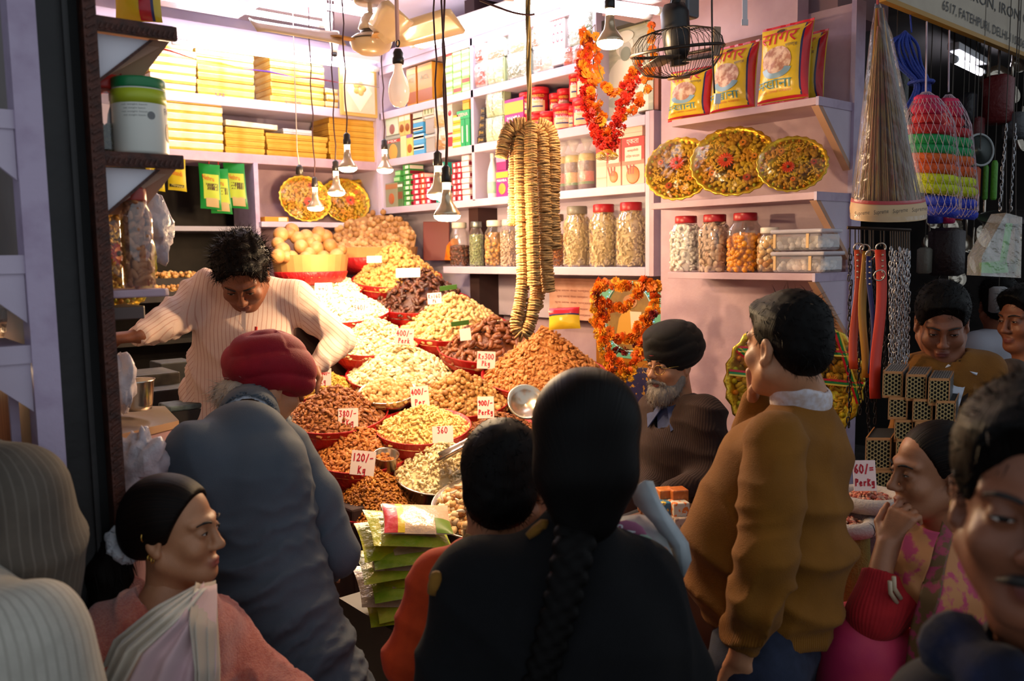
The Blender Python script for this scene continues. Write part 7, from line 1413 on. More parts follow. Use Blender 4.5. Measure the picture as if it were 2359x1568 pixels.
 drape([A(470,1340,-.11),A(415,1425,-.205),A(335,1500,-.225),A(285,1600,-.225),A(280,1740,-.2)],[A(498,1345,-.06),A(495,1440,-.13),A(497,1540,-.16),A(490,1640,-.16),A(480,1740,-.16)],PK,'scarf_panel',amp=.010,fr=9)
 drape([A(452,1338,-.115),A(440,1420,-.19),A(455,1540,-.20),A(450,1740,-.18)],[A(496,1336,-.05),A(498,1440,-.125),A(502,1540,-.15),A(500,1740,-.15)],mat('sheer_voile','#dccfbf',.8,alpha=.6,col2='#ccbfae',nscale=5),'scarf_edge',amp=.010,fr=8)
 trousers(t,j,knit('dusky_salwar','#8a6a70','#94747a',bump=.15))
girl()
# woman with long braid and black shawl
def braid_woman():
 z=1.5;A=lambda x,y,dz=0:at(x,y,z+dz);t=figure('person','woman with a long black braid and dark shawl seen from behind',V(*A(1290,1568)[:2],0))
 H=Head(A(1352,1015,.02),dirc(.12,-.12,.98),s=.98);fwd=dirc(.1,0,1);side=np.cross(fwd,V(0,0,1));neck=A(1330,1205,.03);chest=A(1290,1420,.04);pel=A(1275,1900,.05)
 shl=A(1105,1335,.02);shr=A(1475,1335,.08);ell=A(1035,1640,.02);elr=A(1560,1560,.1);wll=A(1120,1700,.22);wrr=A(1530,1330,.42);j=dict(fwd=fwd,side=side,neck=neck,pel=pel,chest=chest,shl=shl,shr=shr,ell=ell,elr=elr,wrl=wll,wrr=wrr);legs_for(j)
 S=SDF();H.skin(S,neck,.05);P1,F1=S.mesh(.007);S=SDF();S.cap(elr,wrr,.032,.025);hand(S,wrr,wrr-elr,-side,1,(.7,.7,.7,.7),.8,.95);P2,F2=S.mesh(.007);S=SDF();S.cap(ell,wll,.032,.025);hand(S,wll,wll-ell,V(0,0,-1),-1,s=.95);P3,F3=S.mesh(.009)
 bodymesh(t,[(P1,F1),(P2,F2),(P3,F3),coarse(j)],SKIN2,H.attrs);H.eyes(t)
 S=SDF();S.ecap(pel-V(0,0,.1),A(1280,1640,.05),side,.23,.17,.215,.15,.06);S.ecap(A(1280,1640,.05),chest,side,.215,.15,.20,.13,.06);S.ecap(chest,A(1322,1265,.04),side,.20,.125,.075,.06,.07);S.cap(shl,shr,.062,.06,.06);S.cap(A(1320,1290,.04),neck-V(0,0,.0),.09,.056,.06)
 S.cap(shl,ell,.072,.08,.06);S.cap(shr,elr,.070,.075,.06);S.cap(elr,wrr,.062,.04,.03);S.cap(neck+V(0,0,.1),neck+fwd*.02,.055,.05,.01,True);P,F=S.mesh(.0085);N_=vnormals(P,F);P=P+N_*(folds(P,dirc(.8,.5,0),20,61,.8)*.016)[:,None]
 mesh_obj('black_shawl',relax(P,F,1),F,knit('black_wool','#060608','#08080b',bump=.3,rough=.95,sheen=0),t,dict(sv=P[:,0],rib=P[:,0]*0))
 OCH=knit('ochre_border','#7a5216','#6a4612',bump=.2)
 def on_surf(p):k=np.argmin(((P-p)**2).sum(1));return P[k]+N_[k]*.003
 for pts,w in(([(1190,1188),(1220,1186),(1252,1200)],.010),([(990,1310),(1008,1335),(1022,1368)],.012)):
  c=[at(x,y,z-.02)for x,y in pts];c=[on_surf(q)for q in c];c=[c[0],(c[0]+c[1])/2,c[1],(c[1]+c[2])/2,c[2]];obj('shawl_border',MB().tube(c,[w*.7,w,w,w,w*.7],8),OCH,t,True)
 S=SDF();s=H.s;S.ell(H.p(0,-.022,.035),np.array([.098,.108,.100])*s,H.ax,.02);S.ell(H.p(0,-.055,-.045),np.array([.094,.075,.085])*s,H.ax,.03);S.ell(H.p(0,-.06,-.125),np.array([.055,.042,.05])*s,H.ax,.04);hairline(S,H);P,F=S.mesh(.006);q=H.loc(P);mesh_obj('hair',P,F,HAIR,t,dict(sv=np.arctan2(q[:,0],q[:,2]+.14)*55))
 pth=smooth([A(1330,1190,-.03),A(1322,1260,-.085),A(1305,1340,-.10),A(1285,1420,-.105),A(1262,1500,-.105),A(1240,1575,-.10),A(1225,1660,-.09)],8);br=thing if False else None;L=np.r_[0,np.cumsum(np.linalg.norm(np.diff(pth,axis=0),axis=1))];S=SDF();n=26
 for k in range(n):
  s_=L[-1]*k/n;p=np.array([np.interp(s_,L,pth[:,q])for q in range(3)]);d=unit(np.array([np.interp(s_+.01,L,pth[:,q])-np.interp(s_-.01,L,pth[:,q])for q in range(3)]));sd=unit(np.cross(d,fwd));q=1 if k%2 else-1;w=1-.35*k/n
  S.cap(p+sd*q*.022*w-d*.012,p-sd*q*.010*w+d*.018-fwd*.008,.018*w,.013*w,.003)
 P,F=S.mesh(.005);mesh_obj('braid',P,F,HAIR,t,dict(sv=P@unit(V(.3,.2,1))*900))
 trousers(t,j,knit('dark_salwar','#16151a','#1c1b20',bump=.15))
 b=thing('printed_sheet','folded printed newspaper held up beside the braided woman','newspaper',A(1500,1330,.2));NP=mat('newsprint','#a4abb0',.7,col2='#8a9398',nscale=9)
 def Q(x,y,dz):return at(x,y,1.62+dz)
 obj('back_leaf',MB().grid([[Q(1452,1128,.02),Q(1485,1106,.01),Q(1503,1108,.02)],[Q(1462,1160,.02),Q(1505,1150,.0),Q(1522,1158,.02)],[Q(1505,1205,.02),Q(1530,1200,.0),Q(1552,1202,.02)],[Q(1545,1262,.02),Q(1566,1256,.0),Q(1585,1250,.02)],[Q(1556,1322,.02),Q(1576,1330,.0),Q(1592,1290,.02)]]),NP,b,True,solid=.003)
 obj('front_leaf',MB().grid([[Q(1395,1215,.0),Q(1430,1190,.03),Q(1470,1185,.04),Q(1500,1190,.05)],[Q(1420,1255,-.03),Q(1460,1235,.0),Q(1500,1225,.02),Q(1530,1230,.02)],[Q(1455,1290,-.03),Q(1490,1285,-.01),Q(1520,1280,.0),Q(1552,1285,.0)],[Q(1500,1300,-.02),Q(1530,1310,-.01),Q(1550,1320,-.01),Q(1572,1330,0)]]),mat('colour_newsprint','#a6aaa6',.7,col2='#8a7f86',nscale=16),b,True,solid=.003)
 for(x,y,c,w,h)in[(1450,1228,'#8c4a68',.045,.03),(1478,1258,'#7c8c7c',.03,.03),(1520,1285,'#a8765c',.02,.03)]:obj('photo_print',MB().ball(Q(x,y,-.035),(w*.8,.004,h*.8),12,6,ax=np.stack([dirc(1,-.5,.2),dirc(0,0,-1),dirc(.5,1,0)])),flat(c,.7),b,True)
 write(b,'ਪੰਜ',Q(1432,1226,-.05),dirc(1,-.2,.1),dirc(.2,1,0),.05,.03,flat('#d9dde0'))
braid_woman()
# child in orange beside her
def boy():
 z=1.78;A=lambda x,y,dz=0:at(x,y,z+dz);t=figure('person','dark-haired child in orange seen from behind at the display',V(*A(1080,1568)[:2],0));H=Head(A(1160,1112),dirc(.12,-.12,.98),s=.98)
 fwd=dirc(.1,0,1);side=np.cross(fwd,V(0,0,1));neck=A(1130,1245,.0);chest=A(1090,1420,.05);pel=A(1080,1760,.05);shl=A(1008,1330,.02);shr=A(1230,1335,.05);ell=A(940,1520,.02);elr=A(1290,1520,.05);wll=A(985,1600,.2);wrr=A(1240,1560,.25)
 j=dict(fwd=fwd,side=side,neck=neck,pel=pel,chest=chest,shl=shl,shr=shr,ell=ell,elr=elr,wrl=wll,wrr=wrr);legs_for(j);S=SDF();H.skin(S,neck,.05);P1,F1=S.mesh(.006);parts=[(P1,F1)]
 for e,w,sd in((ell,wll,-1),(elr,wrr,1)):S=SDF();S.cap(e,w,.03,.024);hand(S,w,w-e,V(0,0,-1),sd,s=.85);parts.append(S.mesh(.009))
 bodymesh(t,parts+[coarse(j)],SKIN,H.attrs);H.eyes(t)
 S=SDF();S.ecap(pel,chest,side,.145,.11,.14,.10,.05);S.ecap(chest,A(1125,1290),side,.14,.10,.08,.06,.05);S.cap(shl,shr,.05,.05,.05);S.path([shl,ell,wll],[.058,.052,.042],.03);S.path([shr,elr,wrr],[.058,.052,.042],.03);S.cap(neck+V(0,0,.1),neck,.052,.05,.01,True);P,F=S.mesh(.009);P=P+vnormals(P,F)*(folds(P,dirc(.4,1,0),34,71)*.012)[:,None];mesh_obj('orange_jacket',relax(P,F,1),F,knit('orange_cloth','#b83c12','#a8340e',bump=.2),t,dict(sv=P[:,0],rib=P[:,0]*0))
 S=SDF();S.cap(neck-V(0,0,.03),neck+V(0,0,.008),.066,.058,.01);S.cap(neck-V(0,0,.1),neck+V(0,0,.12),.055,.05,.003,True);P,F=S.mesh(.006);mesh_obj('khaki_collar',P,F,knit('khaki_cloth','#8a6a3c',bump=.2),t,dict(sv=P[:,0],rib=P[:,0]*0))
 S=SDF();S.ell(H.p(0,-.018,.045),(.086,.104,.094),H.ax,.02);S.ell(H.p(0,-.065,-.02),(.073,.055,.065),H.ax,.03);hairline(S,H);P,F=S.mesh(.006);P=P+vnormals(P,F)*(noise3(P,90,6)*.0010)[:,None];mesh_obj('hair',P,F,HAIR,t,dict(sv=hair_sv(P,H.p(0,-.04,.12),H.u,240)))
 rg=np.random.default_rng(6);k=rg.integers(0,len(P),900);strands('hair_strands',P[k],(P[k]-H.c)*3-H.u*.4,.018,HAIR,t,rg,.0009,.5);trousers(t,j,knit('dark_salwar','#16151a'))
boy()
# seated older woman, hand on chin
def older_woman():
 z=2.15;A=lambda x,y,dz=0:at(x,y,z+dz);t=figure('person','seated woman with hoop earring resting her chin on her hand',V(*A(2120,1568)[:2],0));H=Head(A(2148,1085),dirc(-1,-.04,-.10),dirc(.05,1,0),.98,.96)
 fwd=dirc(-.8,0,-.6);side=np.cross(fwd,V(0,0,1));neck=A(2185,1215,.03);chest=A(2215,1380,.05);pel=A(2230,1640,.08);shr=A(2280,1300,.16);shl=A(2180,1320,-.08);ell=A(2012,1420,-.10);wrl=A(2045,1258,-.05);elr=A(2260,1480,.2);wrr=A(2120,1560,.05)
 kl,kr=A(1985,1440,-.06),A(2030,1480,.2);j=dict(fwd=fwd,side=side,neck=neck,pel=pel,chest=chest,shl=shl,shr=shr,ell=ell,elr=elr,wrl=wrl,wrr=wrr)
 for q,k_ in(('l',kl),('r',kr)):j['hip'+q]=pel+side*(-.09 if q=='l' else.09);j['kn'+q]=k_-V(0,0,.06);j['an'+q]=np.array([*(k_+fwd*.02)[:2],.07])
 S=SDF();H.skin(S,neck,.050,jaw=.95);S.cap(neck,chest,.06,.1,.05);P1,F1=S.mesh(.0045);S=SDF();S.cap(ell,wrl,.040,.029,.02);hand(S,wrl,dirc(.42,.9,.05),dirc(.8,-.2,.5),1,(.55,.8,1.0,1.15),.35,.95);P2,F2=S.mesh(.0042);S=SDF();S.cap(elr,wrr,.036,.026);hand(S,wrr,wrr-elr,V(0,0,-1),1);P3,F3=S.mesh(.008)
 bodymesh(t,[(P1,F1),(P2,F2),(P3,F3),coarse(j)],SKIN,H.attrs);H.eyes(t,(0,1,-.2),.3)
 REDK=knit('red_knit','#8e1118','#9c161c',bump=.3,ribfreq=700);S=SDF();cuff=ell+(wrl-ell)*.62;S.path([shl,ell,cuff],[.062,.060,.048],.03);S.plane(cuff,wrl-ell);P,F=S.mesh(.007);N_=vnormals(P,F);P=P+N_*(folds(P,V(0,0,1),60,3)*.005)[:,None];ax=unit(wrl-ell);u,w,_=frame(ax);q=P-cuff;mesh_obj('red_sleeve',P,F,REDK,t,dict(sv=np.arctan2(q@u,q@w)*.06,rib=np.ones(len(P))*.8))
 S=SDF();S.ecap(pel,chest,side,.18,.14,.17,.125,.05);S.ecap(chest,neck-V(0,0,.05),side,.17,.125,.08,.06,.05);S.cap(shl,shr,.06,.06,.05);S.path([shr,elr,wrr],[.065,.058,.045],.03);S.cap(neck+V(0,0,.1),neck+fwd*.03,.055,.05,.01,True);P,F=S.mesh(.010);P=P+vnormals(P,F)*(folds(P,dirc(.5,1,0),40,81)*.01)[:,None];mesh_obj('red_cardigan',P,F,REDK,t,dict(sv=P@side,rib=P[:,0]*0))
 PINK=knit('pink_satin','#a8244c','#c23a4c',bump=.12,rough=.5,nsc=6);S=SDF();S.ecap(pel-V(0,0,.02),pel+V(0,0,.08),side,.2,.16,.18,.14,.05)
 for q in 'lr':S.cap(j['hip'+q],j['kn'+q],.12,.105,.05);S.cap(j['kn'+q],j['an'+q],.11,.12,.05)
 P,F=S.mesh(.011);P=P+vnormals(P,F)*(folds(P,dirc(.7,.7,0),36,83,.8)*.022)[:,None];mesh_obj('pink_salwar',relax(P,F,1),F,PINK,t,dict(sv=P[:,0],rib=P[:,0]*0))
 PAT=mat('patterned_dupatta','#a86a3a',.7,col2='#a12a4c',nscale=26,thr=(.48,.56));PAT2=mat('olive_gold_border','#5c3f1c',.6,col2='#8c2a44',nscale=40,thr=(.5,.58))
 def sheet(rows,m,nm):
  rows=[[np.asarray(p)for p in r]for r in rows];dense=[smooth(r,6)for r in rows];dense=np.array(dense);out=np.array([smooth([dense[i][k]for i in range(len(rows))],6)for k in range(dense.shape[1])]);
  o=obj(nm,MB().grid([[out[k][i]+dirc(-.3,0,-1)*(.006*math.sin(k*.9+i*.22))for k in range(out.shape[0])]for i in range(out.shape[1])]),m,t,True,solid=.003);return o
 sheet([[A(2105,1195,-.06),A(2080,1250,-.10),A(2060,1320,-.10),A(2065,1380,-.1)],[A(2130,1215,-.10),A(2105,1275,-.13),A(2090,1330,-.14),A(2100,1390,-.14)],[A(2165,1225,-.12),A(2140,1300,-.16),A(2125,1370,-.17),A(2140,1420,-.17)]],PAT,'dupatta_neck')
 sheet([[A(2170,1200,-.07),A(2130,1330,-.16),A(2100,1440,-.18),A(2080,1568,-.18),A(2070,1680,-.18)],[A(2195,1230,-.10),A(2170,1350,-.2),A(2140,1470,-.22),A(2125,1580,-.22),A(2120,1690,-.2)]],PAT2,'dupatta_border')
 sheet([[A(2190,1225,-.08),A(2170,1345,-.19),A(2138,1470,-.215),A(2120,1580,-.21),A(2115,1690,-.2)],[A(2240,1235,-.05),A(2240,1350,-.15),A(2220,1470,-.18),A(2210,1580,-.18),A(2210,1700,-.18)],[A(2300,1260,.05),A(2320,1360,.0),A(2330,1480,-.02),A(2330,1600,-.02),A(2330,1700,-.02)]],PAT,'dupatta_panel')
 S=SDF();s=H.s;S.ell(H.p(0,-.022,.042),np.array([.083,.100,.090])*s,H.ax,.02);S.ell(H.p(0,-.07,-.01),np.array([.07,.06,.065])*s,H.ax,.03);S.ell(H.p(0,-.125,-.03),np.array([.045,.045,.05])*s,H.ax,.02);
 for q in(-1,1):S.ell(H.p(q*.09,.025,-.055),np.array([.04,.055,.055])*s,H.ax,.012,True)
 hairline(S,H,.070,.10,.52);P,F=S.mesh(.0055);mesh_obj('hair',P,F,HAIRB,t,dict(sv=hair_sv(P,H.p(0,-.12,-.03),H.f,220)))
 e=H.p(-.088,-.008,-.062);obj('hoop_earring',MB().torus(e,.0205,.0017,H.r+H.f*.3,28,6),mat('gold_jewel','#d8a850',.25,.9),t,True);mb=MB()
 for k in range(7):a=-1.57+(k-3)*.22;mb.ball(e+(H.f*math.cos(a)+H.u*math.sin(a))*.0225,.0027,6,5)
 obj('earring_beads',mb,mat('gold_jewel','#d8a850',.25,.9),t,True)['kind']='stuff'
 for k in range(2):
  a=A(2050+k*9,1338-k*10,-.16);obj('bangle',MB().tube([a,a+dirc(.12,-1,.1)*.03,a+dirc(.6,-1.6,.2)*.06],.0055,8),mat('cream_bangle','#b8a084',.4),t,True)
 b=thing('stool','low wooden stool under the seated woman','stool',V(pel[0],pel[1],0));obj('seat',MB().box((pel[0]-.2,pel[1]-.2,max(.1,pel[2]-.17)),(pel[0]+.2,pel[1]+.2,max(.13,pel[2]-.13))),WOODT,b)
 for dx in(-.17,.17):
  for dy in(-.17,.17):obj('leg',MB().box((pel[0]+dx-.02,pel[1]+dy-.02,0),(pel[0]+dx+.02,pel[1]+dy+.02,max(.1,pel[2]-.17))),WOODT,b)
older_woman()
# generic standing figures
def standing(label,head,facing,hs,neckpx,shl_px,shr_px,z,body,cloth,skin,hair_m,bw=(.15,.10),hairf=None,face=True,arms=None,seed=0,collar=None,up=(0,0,1),strand=True,vox=.010,hipy=None,extra=None):
 A=at;t=figure('person',label,V(*head[:2],0));H=Head(head,facing,up,hs);fwd=unit(V(body[0],body[1],0));side=np.cross(fwd,V(0,0,1));neck=np.asarray(neckpx);shl,shr=map(np.asarray,(shl_px,shr_px));mid=(shl+shr)/2;chest=mid-V(0,0,.16);pel=mid-V(0,0,.52)
 ell,elr=(shl-V(0,0,.28)-side*.05,shr-V(0,0,.28)+side*.05)if not arms else arms[:2];wll,wrr=(ell-V(0,0,.18)+fwd*.18,elr-V(0,0,.18)+fwd*.18)if not arms else arms[2:]
 j=dict(fwd=fwd,side=side,neck=neck,pel=pel,chest=chest,shl=shl,shr=shr,ell=ell,elr=elr,wrl=wll,wrr=wrr);legs_for(j);S=SDF();H.skin(S,neck,.055);parts=[S.mesh(.0055)]
 for e,w,sd in((ell,wll,-1),(elr,wrr,1)):S=SDF();S.cap(e,w,.035,.027);hand(S,w,w-e,V(0,0,-1),sd);parts.append(S.mesh(.009))
 bodymesh(t,parts+[coarse(j)],skin,H.attrs)
 if face:H.eyes(t,(-.2,1,-.25),.5)
 S=SDF();S.ecap(pel,chest,side,bw[0]*1.05,bw[1]*1.1,bw[0]*1.1,bw[1]*1.1,.05);S.ecap(chest,mid+V(0,0,.03),side,bw[0]*1.1,bw[1],bw[0]*.6,bw[1]*.6,.05);S.cap(shl,shr,.06,.06,.05);S.cap(mid,neck-V(0,0,.02),.075,.055,.05);S.path([shl,ell,wll],[.068,.06,.045],.04);S.path([shr,elr,wrr],[.068,.06,.045],.04);S.cap(neck+V(0,0,.1),neck-V(0,0,.03)+fwd*.02,.06,.055,.01,True)
 P,F=S.mesh(vox);P=P+vnormals(P,F)*(folds(P,dirc(.4,1,0),34,90+seed)*.010)[:,None];mesh_obj('top',relax(P,F,1),F,cloth,t,dict(sv=P@side,rib=np.zeros(len(P))))
 if collar:
  nd=V(0,0,1);S=SDF();S.cap(neck-nd*.05,neck+nd*.012,.084,.068,.01);S.cap(neck-nd*.06,neck+nd*.12,.074,.059,.003,True);S.plane(neck+nd*.018,nd*.8+fwd*.5);P,F=S.mesh(.006);mesh_obj('shirt_collar',P,F,collar,t)
  for q in(-1,1):a=neck+fwd*.07;obj('collar_point',MB().add([neck+side*q*.078+nd*.03+fwd*.0,neck+side*q*.10+fwd*.03,a+side*q*.07-nd*.04+fwd*.02,a+side*q*.01-nd*.01+fwd*.015],[(0,1,2,3)]),collar,t,solid=.004)
 S=SDF();s=hs;S.ell(H.p(0,-.015,.050),np.array([.087,.104,.094])*s,H.ax,.02);S.ell(H.p(0,-.065,-.01),np.array([.075,.055,.065])*s,H.ax,.03);S.ell(H.p(0,.055,.085),np.array([.066,.045,.038])*s,H.ax,.03)
 for q in(-1,1):S.ell(H.p(q*.09,.02,-.055),np.array([.04,.055,.055])*s,H.ax,.012,True)
 hairline(S,H,.084,.085,.50);P,F=S.mesh(.006*max(1,s));P=P+vnormals(P,F)*(noise3(P,100,seed+4)*.0011)[:,None];mesh_obj('hair',P,F,hair_m,t,dict(sv=hair_sv(P,H.p(0,-.03,.1),H.u,240)))
 if strand:rg=np.random.default_rng(seed);k=rg.integers(0,len(P),1100);strands('hair_strands',P[k],(P[k]-H.c)*4-H.u*.2+H.f*.2,.02,hair_m,t,rg,.0009,.55)
 if extra:extra(t,H,fwd,side,neck)
 trousers(t,j,knit('dark_trousers','#1c1b20'));return t,H
OLV=knit('olive_mustard_knit','#6e4310','#7c4e16',bump=.5,nsc=12);z=2.9
def vneck(t,H,fwd,side,neck):
 a=neck+fwd*.10-V(0,0,.17)
 for q in(-1,1):obj('neck_band',MB().tube([neck+side*q*.075-V(0,0,.02)+fwd*.02,neck+side*q*.05-V(0,0,.09)+fwd*.085,a+fwd*.015],.008,6),knit('dark_band','#2c1a0c'),t,True)
 obj('shirt_front',MB().add([neck+side*.06+fwd*.07,neck-side*.06+fwd*.07,a+fwd*.03],[(0,1,2)]),mat('white_shirt','#b9bcc8',.7),t,solid=.004)
standing('young man in olive mustard sweater looking down at the wire cages',at(2170,742,z),dirc(-.35,-.42,-.85),1.0,at(2180,828,z+.04),at(2268,858,z+.02),at(2122,858,z+.04),z,dirc(-.2,0,-1),OLV,SKIN3,HAIR,collar=mat('white_shirt','#b9bcc8',.7),seed=1,extra=vneck)
z=3.35;standing('man in brown pullover facing left at the far edge',at(2362,735,z),dirc(-.95,-.1,-.3),1.0,at(2372,830,z),at(2330,868,z-.12),at(2420,868,z+.2),z,dirc(-.9,0,-.4),knit('taupe_knit','#3a2c24','#43342b',bump=.4),SKIN3,HAIR,seed=2)
z=3.9;standing('man in white shirt half hidden between two others',at(2300,700,z),dirc(.3,0,1),.95,at(2298,765,z),at(2250,800,z),at(2345,800,z),z,dirc(.2,0,1),knit('white_cotton','#a9a9b4',bump=.1),SKIN3,HAIR,seed=3)
z=.95
def moustache(t,H,fwd,side,neck):
 for q in(-1,1):obj('moustache',MB().tube([H.p(q*.003,.110,-.053),H.p(q*.018,.104,-.056),H.p(q*.034,.088,-.064)],[.006,.0065,.002],8),mat('brow_hair','#150d0a',.7),t,True)
 obj('muffler',MB().tube(smooth([neck+side*.10-V(0,0,.05),neck+fwd*.08-V(0,0,.06)+side*.05,neck+fwd*.09-V(0,0,.075)-side*.04,neck-side*.1-V(0,0,.06)],5),[.036+.006*math.sin(k*1.7)for k in range(16)],12),knit('navy_muffler','#0a0b1c','#151c38',bump=.3,nsc=20),t,True)
 obj('shirt_edge',MB().tube([neck+side*.09-V(0,0,.13)+fwd*.06,neck+fwd*.12-V(0,0,.15),neck-side*.09-V(0,0,.14)+fwd*.06],.014,8),mat('grey_check','#7c8484',.8),t,True)
standing('passer-by with moustache and dark jacket at the very front edge',at(2385,1155,z),dirc(-.50,-.02,-.86),1.0,at(2405,1400,z+.03),at(2650,1600,z+.03),at(2180,1650,z+.1),z,dirc(-.35,0,-.94),knit('dark_jacket','#14141c','#1c1c26',bump=.2),SKIN3,HAIR,seed=4,extra=moustache,arms=(at(2700,2000,z),at(2120,2100,z+.1),at(2600,2200,z-.1),at(2260,2250,z)))
# two figures cut by the left edge
def edge_person(label,z,headpx,neckpx,shl,shr,cl,tm,facing,r,seed,stripe=True,hem=None):
 t=figure('person',label,V(*at(*neckpx,z)[:2],0));fwd=facing;side=np.cross(fwd,V(0,0,1));H=Head(at(*headpx,z),fwd+V(0,0,-.15),s=1.0);neck=at(*neckpx,z);a,b=at(*shl),at(*shr);mid=(a+b)/2;chest=mid-V(0,0,.15);pel=mid-V(0,0,.5)
 j=dict(fwd=fwd,side=side,neck=neck,pel=pel,chest=chest,shl=a,shr=b,ell=a-V(0,0,.28),elr=b-V(0,0,.28),wrl=a-V(0,0,.46)+fwd*.1,wrr=b-V(0,0,.46)+fwd*.1)
 for q,s_ in(('l',-1),('r',1)):h=pel+side*.09*s_;j['hip'+q]=h;j['an'+q]=np.array([h[0],h[1],.07]);j['kn'+q]=(h+j['an'+q])/2
 S=SDF();H.skin(S,neck,.055);parts=[S.mesh(.008)]
 for e,w,sd in((j['ell'],j['wrl'],-1),(j['elr'],j['wrr'],1)):S=SDF();S.cap(e,w,.035,.027);hand(S,w,w-e,V(0,0,-1),sd);parts.append(S.mesh(.01))
 bodymesh(t,parts+[coarse(j)],SKIN,H.attrs);H.eyes(t);S=SDF();S.ecap(pel-V(0,0,.1),chest,side,.19,.15,.18,.14,.06);S.ecap(chest,mid+V(0,0,.02),side,.18,.14,.10,.08,.06);S.cap(a,b,r,r,.06);S.cap(mid,neck,.08,.055,.05);S.ell(mid-V(0,0,.10)-fwd*.06+side*.05,(.17,.12,.17),np.stack([side,fwd,V(0,0,1)]),.06)
 for q in 'lr':S.path([j['sh'+q],j['el'+q],j['wr'+q]],[r,r*.9,r*.7],.05)
 P,F=S.mesh(.010);P=P+vnormals(P,F)*(folds(P,dirc(.6,.7,0),26,120+seed)*.012)[:,None];mesh_obj('coat',relax(P,F,1),F,cl,t,dict(sv=np.arctan2((P-mid)@side,(P-mid)@fwd)*.16,rib=np.zeros(len(P))))
 S=SDF();S.ell(H.p(0,-.02,.048),(.085,.103,.093),H.ax,.02);hairline(S,H);P,F=S.mesh(.009);mesh_obj('hair',P,F,HAIR,t,dict(sv=P[:,0]*300));trousers(t,j,tm);return t
edge_person('person in taupe pinstriped coat cut by the left edge',1.48,(-190,860),(-160,985),(-235,1120,1.55),(28,1140,1.45),knit('taupe_pinstripe','#5a5148','#524a42',stripe='#665d54',sfreq=90,swidth=.2,bump=.15),knit('dark_trousers','#1c1b20'),dirc(-.2,0,1),.078,1)
edge_person('person in cream striped shawl at the bottom left corner',1.32,(-180,1180),(-140,1320),(-190,1470,1.38),(60,1480,1.28),knit('cream_stripe','#a59f94','#b0a99e',stripe='#9b958a',sfreq=90,swidth=.3,bump=.2),knit('dark_trousers','#1c1b20'),dirc(-.1,0,1),.078,2)
# neighbouring stall goods
WPL=mat('white_plastic_bag','#c9bfc4',.35,col2='#b5aab2',nscale=14,bump=.9,bscale=22)
def lump(nm,lab,cat,c,r,m,seed=0,amp=.25,k=5,part='bag',group=None):
 """crumpled bag: noisy ball"""
 t=thing(nm,lab,cat,np.asarray(c)-V(0,0,r[2]),group);mb=MB().ball((0,0,0),1,26,18);v=np.array(mb.v);v=v*(1+amp*(np.abs(noise3(v,k*.6,seed))-.35)+amp*.35*noise3(v,k*2.2,seed+1))[:,None];mb.v=[tuple(q)for q in v*np.array(r)+np.asarray(c)];obj(part,mb,m,t,True);return t
t,S_,patch,surf=pillow('snack_packet','red and white packet of puffed seeds at the far left top','packet',at(5,120,1.95),dirc(1,0,.2),(0,0,1),.085,.24,.03,mat('puff_white','#c9bdb4',.4,col2='#a89a90',nscale=40,bump=.5,bscale=60));patch('red_top',-.98,.98,.55,.98,REDW);patch('red_band',-.98,.98,-.42,-.3,REDW);patch('yellow_foot',-.98,.98,-.98,-.42,mat('dull_yellow','#a8923c',.35));patch('red_stripe',.0,.25,-.3,.55,REDW)
lump('wrapped_bag','clear bag of white lumps on the neighbouring stall shelf','bag',at(15,705,1.98),(.062,.06,.066),mat('wrapped_white','#a89c92',.3,col2='#8c8078',nscale=16,bump=.6,bscale=40),3)
c=at(20,1000,2.05);M0=np.eye(3);t=thing('nut_bowl','bowl under the glowing almonds of the neighbouring stall','bowl',c-V(0,0,.08));obj('dish',MB().lathe([(.06,-.08),(.105,-.03),(.11,0)],c,n=28),RED,t,True);heap('heap_of_lit_almonds','warmly lit almonds heaped in the neighbouring stall',c,.112,.17,'almond',NUT['almond'],.0095,M0,seed=60,p=1.6)
obj('counter',MB().box((-.3,1.9,.0),(.295,2.33,c[2]-.08)),DARKW,thing('stall_counter','dark counter of the neighbouring stall under the almonds','counter',(0,2.1,0)))
bulb(-60,835,1.98,'warm bulb inside the neighbouring stall',None,ww=.12,s=.7)
# around the vendor
c=V(.548,1.862,1.739);jar(c[0],c[1],c[2],.029,.205,'square jar of almonds on the small pink shelf','almond',NUT['jaralmond'],.0115,'#a8392e',.86,sq=4,group='nut jars')
lump('carrier_bag','knotted white plastic bag hanging behind the almond jar','bag',at(350,530,2.1),(.045,.05,.085),WPL,8,.35);obj('string',MB().tube([at(350,470,2.1),V(*at(350,470,2.1)[:2],3.4)],.0008,3),DK,COL.objects['carrier_bag'])
obj('bag_handle',MB().prism([at(345,440,2.1),at(372,450,2.1),at(400,515,2.1),at(382,525,2.1),at(360,490,2.1)],dirc(0,0,1)*.004),WPL,tag(thing('paper_flap','white paper flap sticking out of the hanging bag','paper',at(370,480,2.1))))
ct=thing('counter','pink weighing counter beside the carved jamb','counter',(.8,2.3,.35));a=at(278,1000,2.25);e=at(425,990,2.6)
obj('top',MB().prism([at(255,1005,2.02),at(412,968,2.45),at(380,935,2.75),at(255,935,2.5)],V(0,0,-.02)),mat('steel_top','#9a8a80',.3,.6),ct);q=[at(255,1008,2.03),at(412,973,2.46)];obj('front',MB().prism([q[0],q[1],V(q[1][0],q[1][1],.36),V(q[0][0],q[0][1],.36)],V(0,.02,0)),mat('counter_pink','#a5808c',.5),ct)
c=at(312,905,2.35);t=thing('steel_pot','shiny steel pot on the weighing counter','pot',c-V(0,0,.05));obj('pot',MB().lathe([(.0001,-.045),(.04,-.045),(.043,-.03),(.05,.035),(.053,.037),(.048,.03),(.0001,-.03)],c,n=28),STEEL,t,True)
